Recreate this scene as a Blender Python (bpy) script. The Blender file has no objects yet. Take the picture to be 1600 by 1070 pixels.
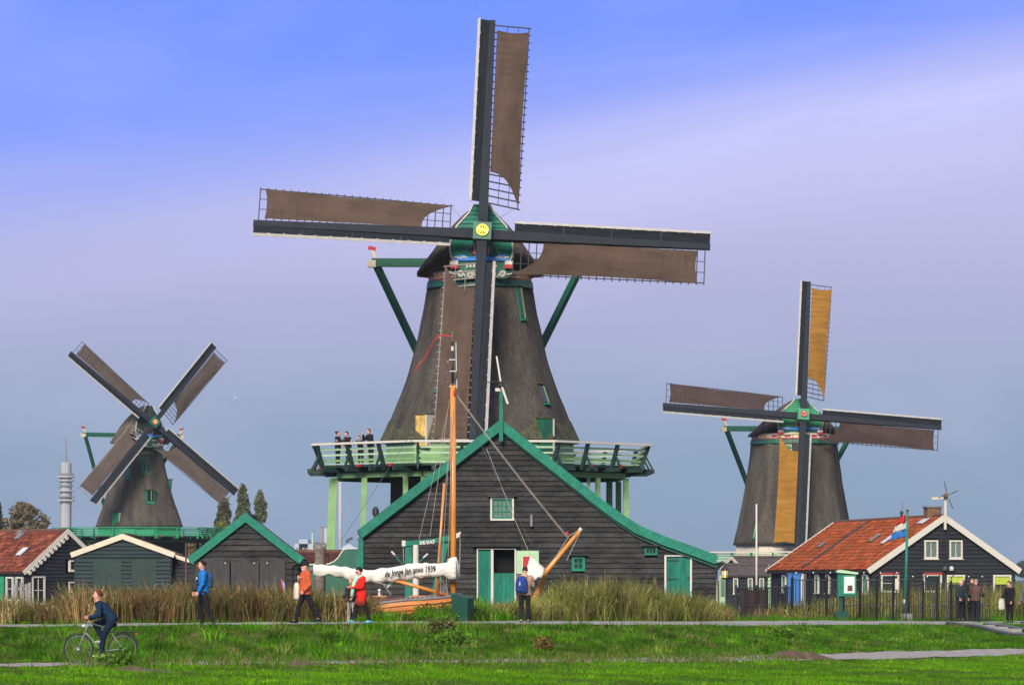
import bpy, bmesh, math, random
import numpy as np
from mathutils import Vector, Matrix, Euler, noise as mnoise

random.seed(7)
RNG = np.random.default_rng(11)
R = math.radians
scene = bpy.context.scene
COL = scene.collection
F, HY, ZC = 5600.0, 905.0, 1.27          # focal length in photo pixels, horizon row, eye height


def at(px, py, D):
    """point that photo pixel (px, py) shows at distance D (metres ahead of the camera)"""
    return Vector(((px - 800.0) / F * D, D, ZC - (py - HY) / F * D))


def X(px, D): return (px - 800.0) / F * D
def Z(py, D): return ZC - (py - HY) / F * D


# ------------------------------------------------------------------ camera
cam_d = bpy.data.cameras.new('camera')
cam = bpy.data.objects.new('camera', cam_d)
COL.objects.link(cam)
cam.location = (0, 0, ZC)
cam.rotation_euler = (R(90), 0, 0)
cam_d.sensor_width = 36.0
cam_d.lens = 36.0 * F / 1600.0
cam_d.shift_y = (HY - 535.0) / 1600.0
cam_d.clip_start = 0.5
cam_d.clip_end = 20000
scene.camera = cam

# ------------------------------------------------------------------ sky and sun
SUN_EL, SUN_AZ = 30.0, 194.0              # azimuth clockwise from +Y (the view direction): behind, to the left
w = bpy.data.worlds.new('World')
scene.world = w
w.use_nodes = True
nt = w.node_tree
nt.nodes.clear()
N = lambda t: nt.nodes.new(t)
L = lambda a, b: nt.links.new(a, b)


def math_n(op, a, b=None, c=None, clamp=False):
    n = N('ShaderNodeMath'); n.operation = op; n.use_clamp = clamp
    for i, s in enumerate((a, b, c)):
        if s is None: continue
        if isinstance(s, (int, float)): n.inputs[i].default_value = s
        else: L(s, n.inputs[i])
    return n.outputs[0]


def mixc(fac, a, b, mode='MIX'):
    n = N('ShaderNodeMix'); n.data_type = 'RGBA'; n.blend_type = mode
    for s, i in ((fac, 0), (a, 6), (b, 7)):
        if isinstance(s, (int, float)): n.inputs[i].default_value = s
        elif isinstance(s, tuple): n.inputs[i].default_value = (*s, 1)
        else: L(s, n.inputs[i])
    return n.outputs[2]


def smooth(x, a, b):
    n = N('ShaderNodeMapRange'); n.interpolation_type = 'SMOOTHSTEP'
    L(x, n.inputs[0]); n.inputs[1].default_value = a; n.inputs[2].default_value = b
    return n.outputs[0]


sky = N('ShaderNodeTexSky')
sky.sky_type = 'NISHITA'; sky.sun_disc = False
sky.sun_elevation = R(SUN_EL); sky.sun_rotation = R(SUN_AZ)
sky.altitude = 0; sky.air_density = 1.0; sky.dust_density = 0.6; sky.ozone_density = 3.0
tc = N('ShaderNodeTexCoord')
sep = N('ShaderNodeSeparateXYZ'); L(tc.outputs['Generated'], sep.inputs[0])
el = math_n('MULTIPLY', math_n('ARCSINE', sep.outputs[2]), 57.2958)      # elevation, degrees
az = math_n('MULTIPLY', math_n('ARCTAN2', sep.outputs[0], sep.outputs[1]), 57.2958)
# streaky cirrus veil: long bands that climb gently to the right
cb = N('ShaderNodeCombineXYZ')
L(math_n('MULTIPLY', math_n('ADD', az, math_n('MULTIPLY', el, 0.6)), 0.055), cb.inputs[0])
L(math_n('MULTIPLY', math_n('ADD', el, math_n('MULTIPLY', az, -0.17)), 0.36), cb.inputs[1])
ns = N('ShaderNodeTexNoise'); ns.inputs['Scale'].default_value = 1.0
ns.inputs['Detail'].default_value = 6; ns.inputs['Roughness'].default_value = 0.52
ns.inputs['Distortion'].default_value = 0.5
L(cb.outputs[0], ns.inputs['Vector'])
cb2 = N('ShaderNodeCombineXYZ')
L(math_n('MULTIPLY', az, 0.16), cb2.inputs[0]); L(math_n('MULTIPLY', el, 0.30), cb2.inputs[1])
ns2 = N('ShaderNodeTexNoise'); ns2.inputs['Scale'].default_value = 1.0; ns2.inputs['Detail'].default_value = 3
L(cb2.outputs[0], ns2.inputs['Vector'])
veil_el = math_n('ADD', math_n('ADD', el, math_n('MULTIPLY', az, -0.12)), math_n('MULTIPLY', math_n('SUBTRACT', ns.outputs[0], 0.5), 3.2))
low = smooth(el, 1.5, 4.9)                               # clear blue-grey air at the horizon to lavender veil
high = smooth(veil_el, 5.3, 8.9)                         # veil to open blue
LOW, LAV, PALE, BLUE = (1.08, 1.80, 3.05), (2.72, 2.56, 4.35), (3.7, 3.45, 5.7), (0.92, 1.70, 6.9)
veil = mixc(low, LOW, LAV)
veil = mixc(math_n('MULTIPLY', smooth(el, 4.2, 6.6), 0.8), veil, PALE)
base = mixc(high, veil, BLUE)
q = math_n('SUBTRACT', el, math_n('MULTIPLY', az, 0.17))
band = math_n('MULTIPLY', smooth(q, 4.6, 6.2), math_n('SUBTRACT', 1.0, smooth(q, 6.3, 7.7)))
streak = math_n('ADD', math_n('MULTIPLY', smooth(ns.outputs[0], 0.36, 0.62), 0.75), 0.25)
streak2 = math_n('MULTIPLY', math_n('MULTIPLY', band, streak), math_n('ADD', math_n('MULTIPLY', smooth(az, -5.0, 5.0), 0.85), 0.15))
base = mixc(streak2, base, (4.9, 4.6, 7.2))
wisp = math_n('MULTIPLY', smooth(ns.outputs[0], 0.50, 0.72), math_n('MULTIPLY', smooth(el, 5.0, 7.0), 0.40))
base = mixc(wisp, base, (3.9, 3.9, 6.9))
base = mixc(math_n('MULTIPLY', smooth(ns2.outputs[0], 0.45, 0.70), 0.14), base, (4.4, 4.1, 6.4))
# unseen bright white cloud above the frame, added for neutral fill light
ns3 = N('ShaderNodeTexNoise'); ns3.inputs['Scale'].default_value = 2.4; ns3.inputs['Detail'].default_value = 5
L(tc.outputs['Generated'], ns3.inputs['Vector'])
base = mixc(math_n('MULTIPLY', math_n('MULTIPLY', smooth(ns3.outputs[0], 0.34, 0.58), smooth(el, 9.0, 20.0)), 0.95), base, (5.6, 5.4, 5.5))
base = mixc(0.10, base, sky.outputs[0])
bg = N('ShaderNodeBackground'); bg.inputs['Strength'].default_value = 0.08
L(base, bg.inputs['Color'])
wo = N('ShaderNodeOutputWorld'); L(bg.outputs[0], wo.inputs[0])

sun_d = bpy.data.lights.new('sun', 'SUN')
sun = bpy.data.objects.new('sun', sun_d); COL.objects.link(sun)
sun_d.energy = 3.3; sun_d.angle = R(22); sun_d.color = (1.0, 0.90, 0.76)
sd = Vector((math.sin(R(SUN_AZ)) * math.cos(R(SUN_EL)), math.cos(R(SUN_AZ)) * math.cos(R(SUN_EL)), math.sin(R(SUN_EL))))
sun.rotation_euler = (-sd).to_track_quat('-Z', 'Y').to_euler()

vs = scene.view_settings
vs.view_transform = 'Standard'; vs.look = 'None'; vs.exposure = 0.9; vs.gamma = 1.0
vs.use_curve_mapping = False
scene.render.engine = 'CYCLES'
scene.cycles.max_bounces = 6
scene.cycles.volume_bounces = 1


# ------------------------------------------------------------------ mesh helpers
class MB:
    def __init__(s): s.v = []; s.f = []

    def add(s, vs_, fs):
        o = len(s.v); s.v.extend([tuple(p) for p in vs_]); s.f.extend([tuple(i + o for i in f) for f in fs]); return s

    def box(s, x0, x1, y0, y1, z0, z1):
        return s.add([(x0, y0, z0), (x1, y0, z0), (x1, y1, z0), (x0, y1, z0), (x0, y0, z1), (x1, y0, z1), (x1, y1, z1), (x0, y1, z1)],
                     [(0, 3, 2, 1), (4, 5, 6, 7), (0, 1, 5, 4), (1, 2, 6, 5), (2, 3, 7, 6), (3, 0, 4, 7)])

    def beam(s, p0, p1, wd, ht, up=(0, 0, 1), wd1=None, ht1=None):
        p0 = Vector(p0); p1 = Vector(p1); d = (p1 - p0).normalized(); up = Vector(up)
        if abs(d.dot(up)) > 0.98: up = Vector((0, 1, 0))
        a = d.cross(up).normalized(); b = a.cross(d)
        wd1 = wd if wd1 is None else wd1; ht1 = ht if ht1 is None else ht1
        vv = []
        for p, ww, hh in ((p0, wd, ht), (p1, wd1, ht1)):
            for i, j in ((-1, -1), (1, -1), (1, 1), (-1, 1)): vv.append(p + a * (i * ww / 2) + b * (j * hh / 2))
        return s.add(vv, [(0, 1, 2, 3), (4, 7, 6, 5), (0, 4, 5, 1), (1, 5, 6, 2), (2, 6, 7, 3), (3, 7, 4, 0)])

    def tube(s, pts, rad, n=8, cap=True, side=None):
        """swept tube; rad: number, list of numbers or list of (across, depth)"""
        pts = [Vector(p) for p in pts]
        if not isinstance(rad, (list, tuple)): rad = [rad] * len(pts)
        o = len(s.v); a = None
        for i, p in enumerate(pts):
            d = (pts[min(i + 1, len(pts) - 1)] - pts[max(i - 1, 0)]).normalized()
            if a is None:
                h = Vector(side) if side is not None else (Vector((0, 0, 1)) if abs(d.z) < 0.9 else Vector((1, 0, 0)))
                a = (h - d * h.dot(d)).normalized()
            else: a = (a - d * a.dot(d)).normalized()
            b = d.cross(a)
            r = rad[i]; ra, rb = r if isinstance(r, (tuple, list)) else (r, r)
            for k in range(n):
                t = 2 * math.pi * k / n
                s.v.append(tuple(p + a * (ra * math.cos(t)) + b * (rb * math.sin(t))))
        for i in range(len(pts) - 1):
            for k in range(n):
                k2 = (k + 1) % n
                s.f.append((o + i * n + k, o + i * n + k2, o + (i + 1) * n + k2, o + (i + 1) * n + k))
        if cap:
            s.f.append(tuple(o + k for k in range(n))[::-1]); e = o + (len(pts) - 1) * n
            s.f.append(tuple(e + k for k in range(n)))
        return s

    def prism(s, poly, y0, y1):
        n = len(poly); o = len(s.v)
        for y in (y0, y1):
            for (x, z) in poly: s.v.append((x, y, z))
        s.f.append(tuple(o + i for i in range(n))); s.f.append(tuple(o + n + i for i in range(n))[::-1])
        for i in range(n):
            j = (i + 1) % n; s.f.append((o + i, o + n + i, o + n + j, o + j))
        return s

    def lathe(s, prof, n=16, c=(0, 0, 0), cap=True, ph=0.0):
        o = len(s.v)
        for (r, z) in prof:
            for k in range(n):
                t = 2 * math.pi * k / n + ph; s.v.append((c[0] + r * math.cos(t), c[1] + r * math.sin(t), c[2] + z))
        for i in range(len(prof) - 1):
            for k in range(n):
                k2 = (k + 1) % n; s.f.append((o + i * n + k, o + i * n + k2, o + (i + 1) * n + k2, o + (i + 1) * n + k))
        if cap:
            s.f.append(tuple(o + k for k in range(n))[::-1]); e = o + (len(prof) - 1) * n; s.f.append(tuple(e + k for k in range(n)))
        return s

    def ball(s, c, r, nu=12, nv=8, m=None):
        r = r if isinstance(r, (tuple, list)) else (r, r, r); c = Vector(c); o = len(s.v)
        for j in range(1, nv):
            p = math.pi * j / nv
            for i in range(nu):
                t = 2 * math.pi * i / nu
                q = Vector((r[0] * math.sin(p) * math.cos(t), r[1] * math.sin(p) * math.sin(t), r[2] * math.cos(p)))
                s.v.append(tuple(c + (m @ q if m is not None else q)))
        top = len(s.v)
        for sg in (1, -1):
            q = Vector((0, 0, sg * r[2])); s.v.append(tuple(c + (m @ q if m is not None else q)))
        for j in range(nv - 2):
            for i in range(nu):
                i2 = (i + 1) % nu; s.f.append((o + j * nu + i, o + (j + 1) * nu + i, o + (j + 1) * nu + i2, o + j * nu + i2))
        for i in range(nu):
            i2 = (i + 1) % nu; s.f.append((top, o + i, o + i2)); e = o + (nv - 2) * nu; s.f.append((top + 1, e + i2, e + i))
        return s

    def grid(s, nu, nv, fn):
        o = len(s.v)
        for j in range(nv + 1):
            for i in range(nu + 1): s.v.append(tuple(fn(i / nu, j / nv)))
        for j in range(nv):
            for i in range(nu):
                a = o + j * (nu + 1) + i; s.f.append((a, a + 1, a + nu + 2, a + nu + 1))
        return s

    def mesh(s, name, mat, smooth=False, fix=True):
        me = bpy.data.meshes.new(name); me.from_pydata(s.v, [], s.f)
        if fix:
            bm = bmesh.new(); bm.from_mesh(me); bmesh.ops.recalc_face_normals(bm, faces=bm.faces); bm.to_mesh(me); bm.free()
        if smooth: me.polygons.foreach_set('use_smooth', [True] * len(me.polygons))
        if mat: me.materials.append(M[mat] if isinstance(mat, str) else mat)
        return me

    def build(s, name, mat, parent=None, smooth=False, loc=None, mw=None, fix=True):
        return inst(name, s.mesh(name, mat, smooth, fix), parent, loc, mw)


def inst(name, me, parent=None, loc=None, mw=None):
    o = bpy.data.objects.new(name, me); COL.objects.link(o)
    if parent: o.parent = parent
    if loc is not None: o.location = loc
    if mw is not None: o.matrix_basis = mw
    return o


def tag(o, label, cat, group=None, kind=None):
    if label: o['label'] = label
    if cat: o['category'] = cat
    if group: o['group'] = group
    if kind: o['kind'] = kind
    return o


def thing(name, label, cat, loc=(0, 0, 0), rz=0.0, group=None):
    o = bpy.data.objects.new(name, None); COL.objects.link(o)
    o.empty_display_size = 0.3; o.location = loc; o.rotation_euler = (0, 0, rz)
    return tag(o, label, cat, group)


# ------------------------------------------------------------------ materials
M = {}


def lin(c):
    return tuple(((v / 255) / 12.92 if v <= 10 else ((v / 255 + 0.055) / 1.055) ** 2.4) for v in c)


def pm(name, col, rough=0.75, var=0.25, scale=4.0, stretch=(1, 1, 1), bump=0.0, bscale=None, rand=0.0, col2=None, spec=0.3,
       vcol=False, metal=0.0, detail=5, trans=0.0, fine=None):
    m = bpy.data.materials.new(name); m.use_nodes = True; t = m.node_tree; nd = t.nodes; lk = t.links
    p = nd['Principled BSDF']; p.inputs['Roughness'].default_value = rough
    p.inputs['Specular IOR Level'].default_value = spec; p.inputs['Metallic'].default_value = metal
    tcn = nd.new('ShaderNodeTexCoord'); mp = nd.new('ShaderNodeMapping'); mp.inputs['Scale'].default_value = stretch
    lk.new(tcn.outputs['Object'], mp.inputs[0])
    nz = nd.new('ShaderNodeTexNoise'); nz.inputs['Scale'].default_value = scale; nz.inputs['Detail'].default_value = detail
    nz.inputs['Roughness'].default_value = 0.6
    lk.new(mp.outputs[0], nz.inputs['Vector'])
    mr = nd.new('ShaderNodeMapRange'); mr.inputs[1].default_value = 0.3; mr.inputs[2].default_value = 0.7
    lk.new(nz.outputs[0], mr.inputs[0])
    mx = nd.new('ShaderNodeMix'); mx.data_type = 'RGBA'; lk.new(mr.outputs[0], mx.inputs[0])
    a = tuple(max(0, v * (1 - var)) for v in col); b = col2 if col2 else tuple(min(1, v * (1 + var)) for v in col)
    mx.inputs[6].default_value = (*a, 1); mx.inputs[7].default_value = (*b, 1)
    out = mx.outputs[2]
    if vcol:
        at_ = nd.new('ShaderNodeAttribute'); at_.attribute_name = 'col'
        m2 = nd.new('ShaderNodeMix'); m2.data_type = 'RGBA'; m2.blend_type = 'MULTIPLY'; m2.inputs[0].default_value = 1
        lk.new(out, m2.inputs[6]); lk.new(at_.outputs['Color'], m2.inputs[7]); out = m2.outputs[2]
    if fine:
        nf = nd.new('ShaderNodeTexNoise'); nf.inputs['Scale'].default_value = fine[0]; nf.inputs['Detail'].default_value = 3; nf.inputs['Roughness'].default_value = .8
        lk.new(mp.outputs[0], nf.inputs['Vector'])
        rf_ = nd.new('ShaderNodeMapRange'); rf_.inputs[1].default_value = .36; rf_.inputs[2].default_value = .64; rf_.inputs[3].default_value = fine[1]; rf_.inputs[4].default_value = fine[2]
        lk.new(nf.outputs[0], rf_.inputs[0]); h2 = nd.new('ShaderNodeHueSaturation'); lk.new(rf_.outputs[0], h2.inputs['Value']); lk.new(out, h2.inputs['Color']); out = h2.outputs[0]
    if rand:
        oi = nd.new('ShaderNodeObjectInfo'); hs = nd.new('ShaderNodeHueSaturation')
        r2 = nd.new('ShaderNodeMapRange'); r2.inputs[3].default_value = 1 - rand; r2.inputs[4].default_value = 1 + rand
        lk.new(oi.outputs['Random'], r2.inputs[0]); lk.new(r2.outputs[0], hs.inputs['Value']); lk.new(out, hs.inputs['Color']); out = hs.outputs[0]
    lk.new(out, p.inputs['Base Color'])
    if bump:
        n2 = nd.new('ShaderNodeTexNoise'); n2.inputs['Scale'].default_value = bscale or scale * 4; n2.inputs['Detail'].default_value = 4
        lk.new(mp.outputs[0], n2.inputs['Vector'])
        bp = nd.new('ShaderNodeBump'); bp.inputs['Strength'].default_value = bump; bp.inputs['Distance'].default_value = 0.05
        lk.new(n2.outputs[0], bp.inputs['Height']); lk.new(bp.outputs[0], p.inputs['Normal'])
    if trans:
        tr = nd.new('ShaderNodeBsdfTranslucent'); ms = nd.new('ShaderNodeMixShader'); ms.inputs[0].default_value = trans
        lk.new(out, tr.inputs[0]); lk.new(p.outputs[0], ms.inputs[1]); lk.new(tr.outputs[0], ms.inputs[2])
        lk.new(ms.outputs[0], nd['Material Output'].inputs[0])
    M[name] = m
    return m


def mid(c):       # average of a thing's own colour, given as it shows in flat daylight (sRGB)
    return tuple(v for v in lin(c))


pm('thatch', (0.068, 0.062, 0.054), 0.95, 0.4, 0.9, (1.6, 1.6, 0.22), 1.0, 26, col2=(0.095, 0.086, 0.073), spec=0.05, fine=(9, .72, 1.32))
pm('thatch_mossy', (0.075, 0.075, 0.05), 0.95, 0.4, 2.0, (1, 1, 0.6), 1.0, 24, col2=(0.095, 0.098, 0.06), spec=0.05, fine=(9, .6, 1.4))
pm('cap_thatch', (0.085, 0.070, 0.052), 0.95, 0.4, 1.6, (1, 1, 0.7), 1.0, 24, col2=(0.135, 0.112, 0.086), spec=0.05, fine=(9, .62, 1.42))
pm('green_door', (0.010, 0.130, 0.090), 0.65, 0.25, 2, (3, 1, .5), rand=0.16, spec=0.15, fine=(7, .8, 1.15))
pm('green', (0.010, 0.138, 0.094), 0.6, 0.18, 3, rand=0.08, spec=0.2, fine=(6, .86, 1.12))
pm('green_dark', (0.007, 0.085, 0.052), 0.5, 0.2, 3, spec=0.4)
pm('green_mid', (0.02, 0.22, 0.10), 0.55, 0.2, 3, rand=0.08)
pm('green_light', (0.155, 0.29, 0.125), 0.55, 0.15, 3, rand=0.06)
pm('green_pale', (0.29, 0.43, 0.28), 0.55, 0.15, 3, rand=0.05)
pm('tar_green', (0.010, 0.030, 0.026), 0.6, 0.3, 4)
pm('strip_white', (0.31, 0.30, 0.285), 0.6, 0.15, 3)
pm('white', (0.52, 0.505, 0.46), 0.6, 0.15, 5, col2=(0.46, 0.44, 0.39), rand=0.05)
pm('cream', (0.50, 0.45, 0.35), 0.6, 0.12, 5)
pm('red', (0.36, 0.018, 0.022), 0.5, 0.15, 4)
pm('blue', (0.03, 0.20, 0.58), 0.5, 0.1, 4)
pm('yellow', (0.85, 0.68, 0.04), 0.5, 0.08, 4)
pm('orange', (0.70, 0.25, 0.03), 0.5, 0.1, 4)
pm('sky_blue', (0.22, 0.48, 0.62), 0.5, 0.1, 4)
pm('stock', (0.011, 0.015, 0.022), 0.7, 0.3, 2, spec=0.2)
pm('windboard', (0.007, 0.011, 0.016), 0.75, 0.4, 1.5, (8, 1, 0.6), col2=(0.014, 0.020, 0.026), spec=0.15)
pm('lath', (0.20, 0.17, 0.16), 0.7, 0.25, 6)
pm('lath_dark', (0.035, 0.037, 0.048), 0.7, 0.25, 6)
pm('cloth_brown', (0.083, 0.058, 0.045), 0.9, 0.2, 1.1, (1, 1, 0.35), 0.25, 9, spec=0.1, trans=0.15, fine=(1.6, .86, 1.12))
pm('cloth_grey', (0.085, 0.067, 0.058), 0.9, 0.14, 1.1, (1, 1, 0.35), 0.25, 9, spec=0.1, trans=0.15, fine=(1.6, .86, 1.12))
pm('cloth_plum', (0.060, 0.041, 0.039), 0.9, 0.14, 1.1, (1, 1, 0.35), 0.25, 9, spec=0.1, trans=0.15, fine=(1.6, .86, 1.12))
pm('cloth_ochre', (0.27, 0.135, 0.026), 0.9, 0.16, 0.9, (0.4, 1, 1.4), 0.25, 9, spec=0.1, trans=0.2, fine=(1.6, .84, 1.14))
pm('plank_black', (0.026, 0.027, 0.029), 0.85, 0.35, 1.6, (0.8, 1, 2.2), 0.35, 14, rand=0.24, col2=(0.044, 0.045, 0.045), spec=0.08, fine=(7, .72, 1.3))
pm('plank_navy', (0.010, 0.013, 0.018), 0.7, 0.35, 2.0, (0.6, 1, 5), 0.3, 9, rand=0.2, spec=0.25)
pm('plank_teal', (0.012, 0.026, 0.030), 0.7, 0.35, 2.0, (0.6, 1, 5), 0.3, 9, rand=0.2, spec=0.25)
pm('plank_brown', (0.075, 0.048, 0.034), 0.8, 0.35, 2.0, (0.6, 1, 5), 0.3, 9, rand=0.2)
pm('door_black', (0.035, 0.034, 0.037), 0.75, 0.3, 2.0, (4, 1, 0.6), 0.3, 9)
pm('straw', (0.50, 0.33, 0.10), 0.9, 0.5, 5, (3, 1, 0.5), 0.5, 20)
pm('roof_tile', (1, 1, 1), 0.9, 0.38, 1.1, vcol=True, bump=0.5, bscale=18, spec=0.05, fine=(5, .7, 1.2))
pm('roof_dark', (0.06, 0.05, 0.045), 0.85, 0.3, 3.0)
pm('roof_brown', (0.10, 0.048, 0.035), 0.9, 0.35, 3.0, (1, 1, 1), 0.6, 14)
pm('lead', (0.14, 0.14, 0.15), 0.6, 0.2, 3)
pm('roof_seam', (0.03, 0.03, 0.035), 0.7, 0.2, 3)
pm('brick', (0.13, 0.075, 0.045), 0.9, 0.4, 8, bump=0.4)
pm('glass', (0.012, 0.018, 0.020), 0.08, 0.3, 2, spec=0.8)
pm('glass_green', (0.10, 0.16, 0.12), 0.12, 0.3, 5, spec=0.7)
pm('dark_inside', (0.004, 0.004, 0.005), 0.9, 0.2, 2)  # near-black: the shade of the interiors put into the colour
pm('blind', (0.32, 0.40, 0.04), 0.7, 0.2, 6)
pm('curtain', (0.09, 0.12, 0.12), 0.8, 0.5, 14, (6, 1, 0.3))
pm('asphalt', (0.22, 0.21, 0.20), 0.9, 0.2, 1.5, bump=0.3, bscale=30, col2=(0.28, 0.265, 0.25))
pm('asphalt_low', (0.22, 0.205, 0.19), 0.9, 0.2, 3, bump=0.3, bscale=30, col2=(0.29, 0.27, 0.25))
pm('blade', (1, 1, 1), 0.8, 0.15, 0.6, vcol=True, spec=0.04, trans=0.4)
pm('leaf', (1, 1, 1), 0.8, 0.12, 0.6, vcol=True, spec=0.1, trans=0.3)
pm('rim_dark', (0.10, 0.11, 0.11), 0.4, 0.2, 5, spec=0.4)
pm('bark', (0.10, 0.08, 0.06), 0.9, 0.3, 4, bump=0.5)
pm('varnish', (0.52, 0.20, 0.035), 0.3, 0.2, 2, (4, 4, 0.5), spec=0.5)
pm('hull', (0.44, 0.165, 0.045), 0.45, 0.25, 1.6, (0.4, 1, 4), spec=0.3, fine=(4, .75, 1.2))
pm('deck', (0.11, 0.035, 0.022), 0.5, 0.3, 3)
pm('canvas', (0.55, 0.53, 0.48), 0.85, 0.12, 3, bump=0.9, bscale=7)
pm('ink', (0.02, 0.02, 0.025), 0.7, 0.1, 3)
pm('rope', (0.28, 0.25, 0.21), 0.9, 0.2, 8)
pm('wire', (0.07, 0.075, 0.08), 0.6, 0.2, 8)
pm('iron', (0.012, 0.014, 0.015), 0.5, 0.3, 5, spec=0.4)
pm('iron_grey', (0.06, 0.065, 0.065), 0.5, 0.3, 5, spec=0.4)
pm('steel', (0.42, 0.45, 0.46), 0.35, 0.15, 5, spec=0.5)
pm('bike_green', (0.17, 0.23, 0.21), 0.35, 0.1, 5, spec=0.5)
pm('rubber', (0.016, 0.016, 0.017), 0.7, 0.2, 5)
pm('bin_green', (0.004, 0.048, 0.032), 0.5, 0.2, 3, spec=0.25)
pm('crate', (0.035, 0.012, 0.016), 0.7, 0.3, 3)
pm('concrete', (0.20, 0.195, 0.185), 0.9, 0.2, 4, bump=0.3)
pm('tower_pale', (0.30, 0.305, 0.325), 0.8, 0.1, 0.2)  # grey-blue tint is distance haze put into the colour
pm('tower_grey', (0.16, 0.17, 0.19), 0.8, 0.15, 0.2)
pm('factory', (0.30, 0.34, 0.40), 0.8, 0.1, 0.05)  # far blocks, this and the pink: fading by haze painted into the colour
pm('factory_pink', (0.42, 0.36, 0.38), 0.8, 0.1, 0.05)
pm('blue_paint', (0.02, 0.12, 0.36), 0.5, 0.15, 3)
pm('paper', (0.62, 0.62, 0.62), 0.8, 0.2, 6)
pm('carved', (0.16, 0.13, 0.115), 0.9, 0.5, 7, bump=0.8)
pm('scarf', (0.25, 0.62, 0.52), 0.9, 0.2, 3)
# ------------------------------------------------------------------ ground, paths
UX = np.array([-60, -40, -13.7, -12.3, -5.6, 0.2, 6.4, 12.0, 18.75, 30.0, 60.0])
UY = np.array([74, 84, 96.8, 98.4, 103.5, 107.6, 118.0, 132.0, 146.0, 163.0, 190.0])
UZ = np.array([0, 0, 0, 0, 0, -0.03, -0.20, -0.33, -0.52, -0.6, -0.6])
LX = np.array([-60, -40, -14.0, -10.1, 0, 5.25, 9.5, 14.0, 25.0, 60.0])
LY = np.array([62, 72, 84.5, 86.5, 92.5, 97.5, 104.0, 111.0, 124.0, 160.0])
LZ = np.array([-.78, -.78, -.78, -.78, -.84, -.92, -.98, -1.02, -1.05, -1.05])


def smoothcurve(xs, ys, x):
    x = np.asarray(x, float); d = 1.2
    return (np.interp(x - 2 * d, xs, ys) + 2 * np.interp(x - d, xs, ys) + 2 * np.interp(x, xs, ys) + 2 * np.interp(x + d, xs, ys) + np.interp(x + 2 * d, xs, ys)) / 8


def yU(x): return smoothcurve(UX, UY, x)
def zU(x): return smoothcurve(UX, UZ, x)
def yL(x): return smoothcurve(LX, LY, x)
def zL(x): return smoothcurve(LX, LZ, x)
def hU(x): return 1.3 * np.sqrt(1 + ((yU(np.asarray(x) + .5) - yU(np.asarray(x) - .5))) ** 2)
def hL(x): return 1.15 * np.sqrt(1 + ((yL(np.asarray(x) + .5) - yL(np.asarray(x) - .5))) ** 2)
def tiltL(x): return np.interp(x, [0, 8, 14], [0.015, 0.025, 0.04])


def wob(x, y):
    return (np.sin(x * 0.9 + y * 0.35) * 0.5 + np.sin(x * 0.37 - y * 0.8 + 1.3) * 0.5 + 0.6 * np.sin(x * 2.1 + 0.7 * y) * np.sin(y * 1.3 + 0.4))


def gz(x, y):
    x = np.asarray(x, float); y = np.asarray(y, float)
    a = yL(x); b = yU(x); ha = hL(x); hb = hU(x); za = zL(x); zb = zU(x)
    n0 = b - hb; z0 = zb - 0.014 * hb                      # near edge of the upper path
    f1 = a + ha; z1 = za + tiltL(x) * ha                   # far edge of the lower path
    t = np.clip((y - f1) / np.maximum(n0 - f1, 0.5), 0, 1)
    tt = np.clip(t * 1.06 - 0.03, 0, 1); tt = 0.55 * tt + 0.45 * tt * tt * (3 - 2 * tt)
    bank = z1 + (z0 - z1) * tt + 0.045 * wob(x, y) * np.sin(np.pi * t)
    fore = za - tiltL(x) * ha - 0.02 * np.clip(a - ha - y, 0, 3) + 0.03 * wob(x * .7, y * .6) * np.clip((a - ha - y) / 2, 0, 1)
    low = za + tiltL(x) * (y - a)
    up = zb + 0.014 * (y - b)
    e = np.clip((y - b - hb - 0.4) / 9.0, 0, 1); e = e * e * (3 - 2 * e)
    back = zb + 0.014 * hb + (-0.75 - zb) * e
    z = np.where(y < a - ha, fore, np.where(y < f1, low, np.where(y < n0, bank, np.where(y < b + hb, up, back))))
    far = np.clip((np.hypot(x, y - 100) - 100) / 150, 0, 1)
    return z * (1 - far) + (-0.75) * far


def ground_material():
    m = pm('ground_soil', (0.040, 0.078, 0.010), 0.95, 0.45, 0.8, bump=0.6, bscale=6, col2=(0.070, 0.095, 0.02), spec=0.03)
    return m


ground_material()
gx = np.unique(np.concatenate([np.linspace(-26, 32, 233), -26 - np.geomspace(.4, 3500, 26), 32 + np.geomspace(.4, 3500, 26)]))
gy = np.unique(np.concatenate([np.linspace(56, 168, 375), 56 - np.geomspace(.4, 1200, 16), 168 + np.geomspace(.5, 6500, 30)]))
GX, GY = np.meshgrid(gx, gy)
gv = np.stack([GX.ravel(), GY.ravel(), gz(GX, GY).ravel()], 1)
nxg = len(gx)
ii = np.arange((len(gy) - 1) * (nxg - 1)); jr = ii // (nxg - 1); ic = ii % (nxg - 1); q0 = jr * nxg + ic


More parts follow.
